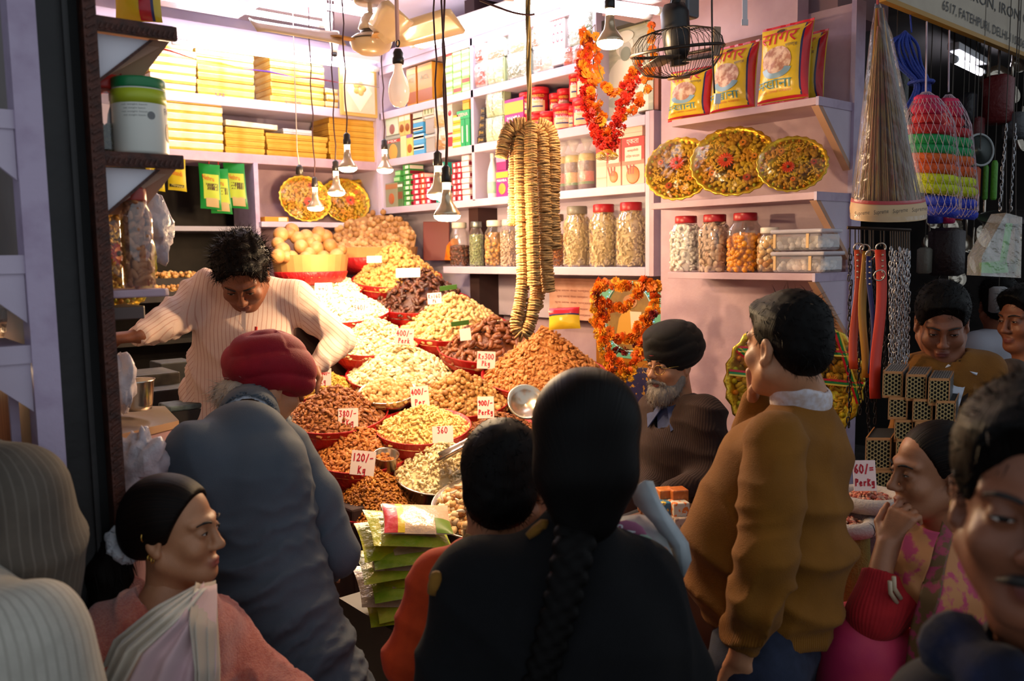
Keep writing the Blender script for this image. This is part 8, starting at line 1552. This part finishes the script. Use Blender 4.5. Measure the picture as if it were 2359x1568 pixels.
lump('carrier_bag','crumpled white bag drooping over the steel pot','bag',at(282,880,2.2),(.028,.04,.075),WPL,4,.3);c=at(325,1075,1.98);obj('ledge',MB().box(c-V(.06,.05,.105),c+V(.06,.2,-.088)),mat('counter_pink','#a5808c',.5),ct);lump('carrier_bag','crumpled white bag in front of the pink counter','bag',at(325,1075,1.98),(.055,.04,.075),WPL,14,.4)
for k,(px,py,zz,w,h,d,col,lab)in enumerate([(365,890,3.2,.2,.1,.2,'#17181a','black crate behind the steel pot'),(340,855,3.3,.18,.05,.2,'#3a3630','grey folded sacks behind the black crate'),(395,830,3.6,.14,.12,.14,'#1c2022','dark basin on the floor behind the vendor'),(430,925,3.0,.16,.02,.12,'#6a7a76','printed carton lid beside the vendor legs')]):
 c=at(px,py,zz);t=thing('crate' if k==0 else 'clutter_box',lab,'box',c-V(0,0,h));obj('box',MB().obox(c-V(w/2,d/2,h),V(w,0,0),V(0,d,0),V(0,0,h)),mat('clutter_%d'%k,col,.6,col2='#0c0c0d',nscale=20),t,bevel=.006);obj('stand',MB().box((c[0]-w/2,c[1]-d/2,.351),(c[0]+w/2,c[1]+d/2,c[2]-h)),DARKW,t)
for k,(px,py,zz)in enumerate([(385,640,5.3),(400,670,5.2)]):
 c=at(px,py,zz);t=thing('dark_tray',['upper dark tray of nuts behind the vendor','lower dark tray of nuts behind the vendor'][k],'tray',c);obj('tray',MB().box(c-V(.28,.1,.06),c+V(.22,.15,0)),DARKW,t);rg=np.random.default_rng(k);P,F=pieces('round',c+np.c_[rg.uniform(-.27,.21,140),rg.uniform(-.09,.14,140),rg.uniform(0,.03,140)],rotmats(140,rg),.016,rg);fast_obj('nuts',P,F,NUT['walnut'],t)['kind']='stuff'
def sachet(px,py,z,w,h,lab,m,prints,texts,tilt=0.):
 z=float((ony(px,py,5.43)-CAM)@FW);s=z/FPX;t,S_,patch,surf=pillow('sachet',lab,'packet',at(px,py,z),dirc(1,-.12+tilt,.1),dirc(tilt*-1,1,0),w*s,h*s,.012,m,'hanging sachets',n=7)
 for k,(u0,u1,v0,v1,c)in enumerate(prints):patch('print',u0,u1,v0,v1,flat(c,.35))
 c=at(px,py,z)
 for(tx,v,wf,hf,col)in texts:write(t,tx,c+V(0,0,v*h*s/2),dirc(1,-.12+tilt,.1),dirc(-tilt,1,0),w*s*wf,h*s*hf,flat(col),surf=surf)
 obj('string',MB().tube([c+V(0,0,h*s*.5),V(c[0],c[1],2.404)],.004,4),flat('#a8242a'),t)
YS,GS=mat('yellow_sachet','#b5a21c',.35),mat('green_sachet','#0f7a2c',.35)
for px,lab in((407,'yellow henna sachet hanging in full view'),(357,'yellow henna sachet half hidden by the brown shelf')):sachet(px,402,4.4,42,74,lab,YS,[(-.75,.75,.45,.75,'#c9b636'),(-.8,.8,-.8,-.62,'#2c2a1a')],[('KAVAN',.6,.6,.13,'#26220e'),('Mehandi',.1,.7,.16,'#c2401a'),('MEHANDI',-.71,.7,.07,'#d8c868')])
for px,py,lab,tl in((484,430,'green spice pouch hanging behind the other two',.0),(506,440,'green spice pouch in the middle of three',.06),(543,428,'green spice pouch hanging nearest the pink upright',.05)):sachet(px,py,4.5,48,104,lab,GS,[(-.6,.9,-.55,.55,'#a9b83c'),(-.4,.8,-.15,.15,'#4a3a24'),(-.4,.8,-.9,-.5,'#b59c6c')],[('Nehru',.38,.55,.11,'#c2281c')],tl)
for k,(px,py,w,h,col,c2)in enumerate([(430,450,64,52,'#12608c','#5c98b0'),(372,470,50,60,'#4c4a3a','#3c3a2c'),(440,520,66,62,'#565238','#48442e'),(385,520,44,64,'#54471c','#443a18'),(490,510,30,60,'#54471c','#443a18'),(345,450,40,40,'#2c5a6a','#284a58')]):
 z=6.1;s=z/FPX;c=at(px,py,z);t=thing('storage_carton',['blue printed packet on the dark rear rack','olive carton left of the blue packet','large olive carton below the blue packet','brown carton left of the large olive one','narrow brown carton at the dark rack end','small blue bag on the dark rack'][k],'carton',c-V(0,0,h*s/2));obj('box',MB().box(c-V(w*s/2,0,h*s/2),c+V(w*s/2,.12,h*s/2)),mat('rack_%d'%k,col,.6,col2=c2,nscale=9,thr=(.48,.52)),t,bevel=.006)
t=lump('hanging_bag','grey plastic bag hanging below the green pouches','bag',at(545,512,6.2),(.07,.07,.12),mat('grey_plastic','#6f6a70',.3,bump=.8,bscale=20),21)
# pouches and boxes on the front counter
cn=thing('front_counter','tiled front counter below the pouches','counter',(1.6,2.6,0));c=at(930,1400,2.75);c=at(935,1388,2.62);obj('block',MB().box((c[0]-.11,c[1]-.1,.001),(c[0]+.75,c[1]+.22,c[2]-.022)),mat('brown_tile','#160b07',.5,col2='#100805',nscale=5),cn)
POU=[mat('pouch_%d'%i,c,.22,col2=c2,nscale=10,bump=.7,bscale=30)for i,(c,c2)in enumerate([('#b5a81c','#8a9a20'),('#7f9a1c','#b5b03c'),('#9a8a70','#b8a890'),('#a9b03c','#6f8a1c')])]
for k in range(10):
 c=at(935+13*math.sin(k*2.1),1388-k*19,2.62+.015*math.sin(k*3.3));t,S_,patch,surf=pillow('spice_pouch','flat spice pouch, %s of the pile at the front'%ORD[k],'packet',c,dirc(1,-.05+.06*math.sin(k*1.9),.35+.25*math.sin(k*2.7)),dirc(-.35,.26+.08*math.sin(k),1),.25+.02*math.sin(k*4),.2,.014,POU[k%4],'pile of flat pouches',n=8)
 if k%2:patch('window',-.5,.7,-.6,.5,mat('pouch_window','#b8a078',.25,col2='#9a8460',nscale=30))
c=at(960,1195,2.6);t,S_,patch,surf=pillow('spice_pouch','red yellow and cream pouch on top of the pile','packet',c,dirc(1,-.1,.2),dirc(-.2,.3,1),.21,.16,.016,mat('cream_pouch','#d0b090',.22,bump=.6,bscale=30),'pile of flat pouches');patch('red_edge',-.98,-.6,-.98,.98,REDW);patch('green_edge',.5,.98,-.98,-.2,flat('#6a8a2c',.3));patch('yellow_edge',-.6,-.4,-.98,.98,YEL)
oc=thing('cash_counter','wooden cash counter in front of the shopkeeper','counter',(2.5,2.3,.0));a=at(1545,1200,3.05);obj('desk',MB().box((a[0]-.35,a[1]-.25,.001),(a[0]+.45,a[1]+.2,a[2]-.02)),mat('desk_wood','#6a4a34',.5,col2='#56382a',nscale=6),oc,bevel=.01)
for k,(px,py,col,c2,lab)in enumerate([(1540,1150,'#b5662c','#c47a3c','orange carton at the back of the cash counter'),(1570,1150,'#a85a28','#b86a34','brown orange carton on the cash counter by the sweater'),(1545,1178,'#2c6a8c','#c9a83c','blue and yellow packet on the cash counter'),(1572,1180,'#c9c0b0','#d8702c','white and orange packet on the cash counter'),(1575,1215,'#b09a8c','#8a7468','clear wrapped packet at the front of the cash counter')]):
 c=at(px,py+12,3.05-.02*k);t=thing('counter_packet',lab,'packet',c);obj('box',MB().obox(c-dirc(1,0,0)*.03,dirc(1,0,.2)*.06,dirc(-.2,0,1)*.06,V(0,0,.05)),mat('cpk_%d'%k,col,.4,col2=c2,nscale=40,thr=(.5,.55)),t,bevel=.004)
# sacks of peanuts
JUTE2=mat('grey_sacking','#6c6468',.9,col2='#7c7478',nscale=60,bump=.5,bscale=250)
for k,(px,py,z,R,m,lab)in enumerate([(2000,1150,2.62,.09,JUTE2,'grey sack of red peanuts with rolled rim'),(1935,1205,2.55,.085,mat('yellow_sacking','#6f6214',.8,col2='#7f7020',nscale=40,bump=.5,bscale=200),'yellow woven sack behind the mustard sweater')]):
 c=at(px,py,z);t=thing('sack',lab,'sack',V(c[0],c[1],0));obj('bag',MB().lathe([(R*.9,-c[2]+.002),(R*1.25,-c[2]*.7),(R*1.2,-c[2]*.35),(R*1.0,-.06),(R*.98,0)],c,n=28),m,t,True);obj('rolled_rim',MB().torus(c,R*1.0,.024,n=28,m=8),mat('pale_sack_rim','#a39a94',.9,bump=.4,bscale=120),t,True);heap('heap_of_peanuts',['red and white peanuts in the grey sack','peanuts in the yellow sack'][k],c+V(0,0,-.005),R*.9,.035,'pista',NUT['peanut'],.0085,np.eye(3),seed=70+k)
price(1992,1095,2.6,52,70,[('60/=',.22,.34),('PerKg',-.22,.26)],'card reading 60 standing in the sack of peanuts',tiltr=-.02)
# hardware stall
sg=thing('shop_sign','cream painted sign board with black lettering and ochre edge','sign',ony(2200,60,1.5));Y=1.5;a,b=ony(2040,2,Y),ony(2500,186,Y);ux=unit(b-a);L=np.linalg.norm(b-a);up=unit(V(0,0,1)-ux*ux[2])
obj('board',MB().obox(a+up*.016,ux*L,V(0,.02,0),up*.4),mat('cream_sign','#a89a86',.6,col2='#988a78',nscale=5),sg);obj('edge_band',MB().obox(a-V(0,.002,0),ux*L,V(0,.026,0),up*.017),mat('ochre_edge','#9a6f22',.6),sg)
p0,p1=ony(2170,12,Y),ony(2359,104,Y);INKB=mat('sign_ink','#2c2622',.6);write(sg,'6517, FATEHPURI, DELHI-110006',(p0+p1)/2+V(0,-.001,0)+up*.0,unit(p1-p0),up,np.linalg.norm(p1-p0),.042,INKB,off=.002);p0,p1=ony(2120,-62,Y),ony(2420,70,Y);write(sg,'GENERAL IRON, IRON GOODS',(p0+p1)/2,unit(p1-p0),up,np.linalg.norm(p1-p0),.05,INKB,off=.002)
tube_lamp(at(2195,135,4.6),at(2262,168,5.2),'tube lamp deep inside the hardware stall',r=.02,es=.3)
z=2.7;t=thing('broom_bundle','plastic wrapped bundle of brooms hanging by the end panel','brooms',at(2045,505,z));rg=np.random.default_rng(4)
def B_(x,y,d=0.):return at(x,y,z+d)
for k in range(9):x=2012+k*4;obj('handle',MB().tube([B_(2022+k*1.2,20,.02*math.sin(k)),B_(2005+k*10,300,.04*math.sin(k*2)),B_(1985+k*15,470,.05*math.sin(k*2))],.008,6),mat('broom_handle_%d'%(k%3),['#a8741c','#8c2420','#6a5c58'][k%3],.4),t,True)
mb=MB()
for k in range(260):a=rg.uniform(0,6.28);r=math.sqrt(rg.random());x=2045+82*r*math.cos(a);mb.tube([B_(2028+.1*(x-2045),60,.02*r*math.sin(a)),B_(x,475,.10*r*math.sin(a))],.0016,3,cap=False)
obj('straw',mb,mat('broom_straw','#7a3a30',.7,col2='#8c7440',nscale=26,stretch=(1,1,.4)),t)['kind']='stuff'
def cone(rows,m,nm,n=24):return obj(nm,MB().grid([[B_(x+w*math.cos(a),y+w*.10*math.sin(a)*-1,.13*w/85*math.sin(a))for a in np.linspace(0,6.283,n+1)]for x,y,w in rows]),m,t,True)
cone([(2022,8,6),(2030,80,26),(2036,200,45),(2042,330,66),(2046,460,86),(2047,500,90)],film('broom_film',gloss=-.1,haze=.05,hazecol=(.5,.42,.42),bump=.6,bscale=16,rough=.25),'plastic_wrap');cone([(2046,462,86),(2047,478,90),(2047,503,88)],mat('cream_band','#b8966c',.5),'printed_band');cone([(2046,455,84.5),(2046,463,87)],flat('#a3262a'),'red_band')
for k in range(4):p,q=B_(1968+k*44,494-k*3,-.14),B_(2002+k*44,490-k*3,-.14);write(t,'Supreme',(p+q)/2,q-p,V(0,0,1),np.linalg.norm(q-p),.016,flat('#2c2420'),off=.003)
obj('hanger',MB().tube([B_(2022,10),V(*B_(2022,10)[:2],2.95)],.004,5),flat('#a3262a'),t)
z=3.1;t=thing('rope_hank','hank of blue nylon rope hanging under the sign','rope',at(2110,235,z));BLR=mat('blue_rope','#13308c',.6,bump=.6,bscale=200);mb=MB()
for k in range(34):o=(k%9-4)*4.6;d=.02*math.sin(k*2.4);mb.tube(smooth([at(2085+o*.5,72+abs(o)*.5,z+d),at(2072+o*1.6+(k%3)*6,105,z+d-.02),at(2095+o*1.5,150,z+d-.01),at(2125+o*.9,195,z+d),at(2112+o*1.4,250,z+d)],5),.0055,5)
obj('coils',mb,BLR,t,True)['kind']='stuff';obj('binding',MB().torus(at(2122,190,z),.04,.007,(0,0,1),18,6),BLR,t,True);obj('hanger',MB().tube([at(2100,75,z),at(2096,20,z)],.003,4),BLR,t)
PADC=[('blue','#12279c',487),('blue','#1630b0',462),('yellow','#b5c012',434),('yellow','#bcc814',412),('orange','#c4501a',388),('orange','#c85a1e',364),('green','#0f8a4c',345),('green','#12904f',322),('red','#a8141f',300),('red','#b0161f',276),('pink','#b51a48',252),('pink','#c01e50',232)]
for bi,(x0,z,sc)in enumerate([(2160,2.95,1.0),(2212,3.1,.82)]):
 t=thing('net_bag',['net bag of coloured scouring pads, nearer one','net bag of coloured scouring pads behind the first'][bi],'bag',at(x0,500,z),'net bags of scouring pads')
 for k,(nm,c,y)in enumerate(PADC):R=(.078 if 1<k<9 else.066-.012*(k-9 if k>9 else 1))*sc;p=at(x0+(487-y)*-.10+(10 if k<2 else 0),y+6*bi,z);obj('%s_pad'%nm,MB().lathe([(.0001,-.016),(R*.8,-.018),(R,-.006),(R,.008),(R*.8,.017),(.0001,.016)],p,dirc(.1,1,-.1),20),mat('pad_'+c[1:],c,.7,bump=.5,bscale=150),t,True)
 mb=MB()
 for k in range(22):
  for sgn in(1,-1):mb.tube([at(x0+(487-y)*-.10,y+6*bi,z)+R_*(dirc(1,0,0)*math.cos(2*math.pi*k/22+sgn*i*.22)+dirc(0,0,1)*math.sin(2*math.pi*k/22+sgn*i*.22))for i,(y,R_)in enumerate([(495,.05*sc),(480,.074*sc),(440,.081*sc),(400,.081*sc),(360,.081*sc),(320,.081*sc),(285,.079*sc),(255,.065*sc),(232,.045*sc),(212,.012*sc)])],.0009,3,cap=False)
 obj('net',mb,mat('pale_net','#b09aa4',.5),t)['kind']='stuff';p=at(x0-27,212,z);obj('hanger',MB().tube([p,ony(x0-25,50 if bi==0 else 70,1.505)],.003,4),mat('pale_net','#b09aa4',.5),t)
z=2.85;rl=thing('hook_rail','dark rail with hooks carrying dog collars and chains','rail',at(2020,530,z));obj('rail',MB().tube([at(1952,524,z),at(2098,530,z)],.006,6),DK,rl)
for k,(x0,y0,x1,y1,w,c,lab)in enumerate([(1978,575,1968,850,20,'#b8401c','orange red dog collar strap, leftmost on the rail'),(1992,578,1990,870,18,'#a8741c','mustard studded leather collar strap'),(2006,590,2008,860,12,'#1c2260','navy blue collar strap between the bright ones'),(2029,575,2019,918,24,'#c2321c','wide red collar strap with a steel ring')]):
 t=thing('collar_strap',lab,'strap',at(x1,y1,z),'collar straps');s=z/FPX;G=[]
 for i in range(13):u=i/12;x=x0+(x1-x0)*u+5*math.sin(u*6+k*2);G.append([at(x-w/2,y0+(y1-y0)*u,z-.02*k),at(x+w/2,y0+(y1-y0)*u,z-.02*k+.006*math.sin(u*5+k))])
 obj('leather',MB().grid(G),mat('leather_%d'%k,c,.45),t,True,solid=.004);mb=MB()
 for i in range(5):mb.ball(at(x0+(4 if k%2 else-2),y0+12+i*13,z-.02*k-.006),.0042,6,5)
 obj('studs',mb,STEEL,t,True)['kind']='stuff';obj('buckle',MB().torus(at(x0,y0-4,z-.02*k),.016,.003,dirc(0,.2,1),16,5),STEEL,t,True)
 if k==3:obj('ring',MB().torus(at(2026,634,z-.08),.018,.0025,dirc(0,.3,1),18,5),STEEL,t,True)
 obj('hook',MB().tube([at(x0,y0-8,z),at(x0,526,z)],.002,4),DK,t)
lk=MB().tube([(.5*math.cos(a)*(.7),0,.5*math.sin(a)+(.35 if math.sin(a)>0 else-.35))for a in np.linspace(0,6.283,9)],.17,4,cap=False);lv=np.array(lk.v)
def chain(x0,y0,x1,y1,z,s,m,lab,seed):
 t=thing('steel_chain',lab,'chain',at(x1,y1,z),'hanging chains');a,b=at(x0,y0,z),at(x1,y1,z);n=int(np.linalg.norm(b-a)/(s*1.25));mb=MB();rg=np.random.default_rng(seed)
 for i in range(n):p=a+(b-a)*(i/n)+rg.standard_normal(3)*s*.12;q=rg.uniform(-.3,.3)+(i%2)*1.57;M=np.array([[math.cos(q),-math.sin(q),0],[math.sin(q),math.cos(q),0],[0,0,1]]);mb.add(lv*s@M.T+p,lk.f)
 obj('links',mb,m,t,True)['kind']='stuff';obj('hook',MB().tube([a,at(x0,526,z)],.0025,4),DK,t)
CHS=mat('bright_chain','#a8a8ac',.25,.9);CHB=mat('black_chain','#3c3a3c',.35,.7)
for k in range(9):chain(2052+k*5.4,575+4*(k%3),2050+k*5.2,850+9*(k%4),2.86+.03*(k%3),.012,CHS,'bright steel chain, %s of the dense bunch'%(ORDL+['ninth from left'])[k],k)
for k,x in enumerate([1958,1970,1983,2003,2012,2037]):chain(x,580,x+[-2,12,22,8,6,2][k],[990,960,1050,930,980,900][k],2.95,.014,CHB,'dark chain, %s among the collar straps'%ORDL[k],20+k)
COPP=mat('copper_frame','#b57a44',.45,.3);HEXM=mat('perforated_tin','#9c8250',.4,.4);HEXG=mat('galvanised_mesh','#8c8c8c',.4,.5)
def hexgrid(o,ux,uy,w,h,cell,thick=.3):
 mb=MB();dx=cell*1.5;dy=cell*math.sqrt(3);nx,ny=int(w/dx),int(h/dy)
 for i in range(nx+1):
  for j in range(ny+1):
   cx,cy=(i+.2)*dx,(j+(.5 if i%2 else 0)+.2)*dy;v=[]
   for r in(cell,cell*(1-thick)):
    for q in range(6):x,y=cx+r*math.cos(q*math.pi/3),cy+r*math.sin(q*math.pi/3);v.append(o+ux*min(max(x,0),w)+uy*min(max(y,0),h))
   mb.add(v,[(q,(q+1)%6,6+(q+1)%6,6+q)for q in range(6)])
 return mb
CG=[(2058,885,52,62),(2112,892,54,62),(2165,902,56,64),(2070,940,50,52),(2127,945,52,54),(2180,950,52,56),(2083,992,48,52),(2130,995,48,50),(2025,1045,66,76),(2088,1050,52,80),(2030,1110,70,56),(2090,1115,56,60)]
for k,(x,y,w,h)in enumerate(CG):
 z=2.72-.0*k;s=z/FPX;W_,H_=w*s,h*s;ux=dirc(1,-.06,.18);uy=V(0,0,1);uz=dirc(.55,.04,.9);D_=.16;o=at(x-w/2,y+h/2,z);t=thing('wire_cage','perforated tin cage, %s %s of the cage stack'%(['left','middle','right','left','middle','right','left','right','left','right','left','right'][k],['in the top row','in the top row','in the top row','in the second row','in the second row','in the second row','in the third row','in the third row','in the fourth row','in the fourth row','in the bottom row','in the bottom row'][k]),'cage',o+ux*W_/2+uz*D_/2,'stacked perforated cages');fr=MB();e=.004
 for p,d in[(o,ux*W_),(o+uy*(H_-.008),ux*W_),(o,uy*H_),(o+ux*(W_-e),uy*H_)]:fr.obox(p,d if abs(d@ux)>abs(d@uy)else ux*e,uy*.008 if abs(d@ux)>abs(d@uy)else d,uz*e)
 fr.obox(o+uy*H_,ux*e,-uy*e,uz*D_).obox(o+ux*(W_-e)+uy*H_,ux*e,-uy*e,uz*D_).obox(o+ux*(W_-e),ux*e,uy*e,uz*D_)
 obj('frame',fr,COPP,t);obj('front_mesh',hexgrid(o+uz*.002,ux,uy,W_,H_,.0075),HEXM,t)['kind']='stuff'
 if k<3:obj('top_mesh',hexgrid(o+uy*H_,ux,uz,W_,D_,.006),HEXG,t)['kind']='stuff'
 obj('side_mesh',hexgrid(o+ux*W_,uz,uy,D_,H_,.006),HEXG,t)['kind']='stuff';obj('shade_filler',MB().obox(o+uz*.012+ux*.003+uy*.003,ux*(W_-.006),uy*(H_-.006),uz*(D_-.016)),mat('cage_dark','#0f0c0a',.9),t)  # near-black block stands in for the shade inside the mesh cage
cs=thing('cage_table','dark table carrying the stacked cages','table',at(2070,1140,2.8));c=at(2060,1148,2.78);obj('top',MB().obox(V(c[0]-.1,c[1]-.1,.001),dirc(1,0,.2)*.3,dirc(-.2,0,1)*.3,V(0,0,c[2])),DARKW,cs)
for k,(x,y,r,m,lab)in enumerate([(2258,345,36,mat('sieve_grey','#4c5250',.4,.5),'round grey sieve with white rim hanging in the stall'),(2240,345,34,mat('sieve_green','#149040',.5),'green rimmed sieve behind the grey one')]):
 z=3.5+.1*k;s=z/FPX;c=at(x,y,z);t=thing('sieve',lab,'sieve',c);ax=dirc(.25,.1,-1);obj('rim',MB().torus(c,r*s,.005,ax,28,6),mat('pale_rim','#8c9090',.4)if k==0 else m,t,True);obj('gauze',MB().lathe([(r*s,0),(.0001,-.02)],c,ax,24),m,t,True);obj('hanger',MB().tube([c,V(c[0],c[1],2.95)],.002,4),DK,t)
z=3.3;c=at(2330,500,z);t=thing('frying_pan','black iron pan seen edge-on near the right border','pan',c);obj('pan',MB().lathe([(.0001,-.03),(.09,-.03),(.12,.0),(.122,.002),(.115,0),(.0001,-.02)],c,dirc(-.1,1,-.25),30),mat('black_pan','#121214',.3,.5),t,True)
for k in range(2):chain(2318+k*22,290,2302+k*25,490,3.3,.012,CHS,['left chain holding the iron pan','right chain holding the iron pan'][k],40+k)
z=3.2;c=at(2305,600,z);t=thing('dustpan','green dustpan in a clear bag hanging above the young man','dustpan',c);GRN=mat('bright_green','#2c9a34',.4);obj('handle',MB().tube([at(2325,515,z),at(2310,605,z)],.012,8),GRN,t,True);obj('pan',MB().prism([at(2280,605,z),at(2320,600,z),at(2325,628,z),at(2285,630,z)],dirc(0,0,1)*.08),GRN,t,bevel=.004);obj('clear_bag',MB().prism([at(2318,490,z-.03),at(2355,500,z-.03),at(2352,640,z-.03),at(2260,635,z-.03),at(2262,590,z-.03)],dirc(0,0,1)*.1),film('bag_film',haze=.18),t);obj('hanger',MB().tube([at(2325,515,z),V(*at(2325,515,z)[:2],2.95)],.002,4),DK,t)
rg=np.random.default_rng(77)
for k,(x,y,w,h,col,lab)in enumerate([(2270,420,12,80,'#3f7a1c','green rope handle hanging beside the sieve'),(2290,415,14,90,'#4a8a20','second green rope handle beside the sieve'),(2245,420,22,70,'#a8401a','orange plastic holder behind the net bags'),(2155,490,30,50,'#1c2c90','blue scouring pad dangling below the net bags'),(2185,485,30,60,'#a8144c','pink brush hanging below the net bags'),(2210,480,16,55,'#8c4a24','wooden brush back below the net bags'),(2300,230,60,110,'#5a1014','dark red box high in the hardware stall'),(2230,250,34,70,'#121218','black wallet strip hanging by its hook'),(2180,580,70,110,'#1c0c0e','dark red packet display behind the young man'),(2130,600,30,60,'#6a665c','white printed box behind the bright chains'),(2250,300,30,60,'#501014','maroon box behind the sieve'),(2060,300,50,300,'#2c2a22','olive sacks standing behind the brooms'),(2340,290,50,60,'#3c3c40','grey wire basket stack at the border'),(2300,690,40,60,'#8a8a8c','pale round clock face in the dim stall')]):
 z=3.7 if k not in(11,)else 3.2;s=z/FPX;c=at(x,y,z);t=thing('hardware_item',lab,'hardware',c-V(0,0,h*s/2));obj('body',MB().lathe([(w*s*.35,-h*s/2),(w*s*.5,-h*s*.45),(w*s*.5,h*s*.42),(w*s*.3,h*s*.5)],c,n=14,sq=0 if k in(0,1,4,13)else 6),mat('hw_%d'%k,col,.5,bump=.5,bscale=60),t,True)
 obj('hook',MB().tube([c+V(0,0,h*s*.48),V(c[0],c[1],2.95)],.002,4),DK,t)
base=None;rg=np.random.default_rng(90)
for k,(x,y)in enumerate([(2150,505),(2195,520),(2225,560),(2140,560),(2265,545),(2345,150),(2300,175),(2330,215),(2275,190),(2352,330),(2240,610),(2205,640)]):
 z=3.9;c=at(x,y,z)
 if base is None:
  base=thing('steel_ladle','small steel ladle hanging in the dim hardware stall','ladle',c,'steel ladles in the hardware stall');obj('bowl',MB().lathe([(.0001,-.03),(.03,-.025),(.045,0),(.046,.002),(.028,-.02),(.0001,-.026)],c,dirc(.3,.3,-1),16),STEEL,base,True);obj('handle',MB().tube([c+V(0,0,.03),c+V(0,0,.2)],.005,6),STEEL,base,True);obj('hook',MB().tube([c+V(0,0,.2),c+V(0,0,.5)],.0015,3),DK,base)
 else:dup(base,c,(0,0,rg.uniform(-.6,.6)),scale=float(rg.uniform(.8,1.2)))
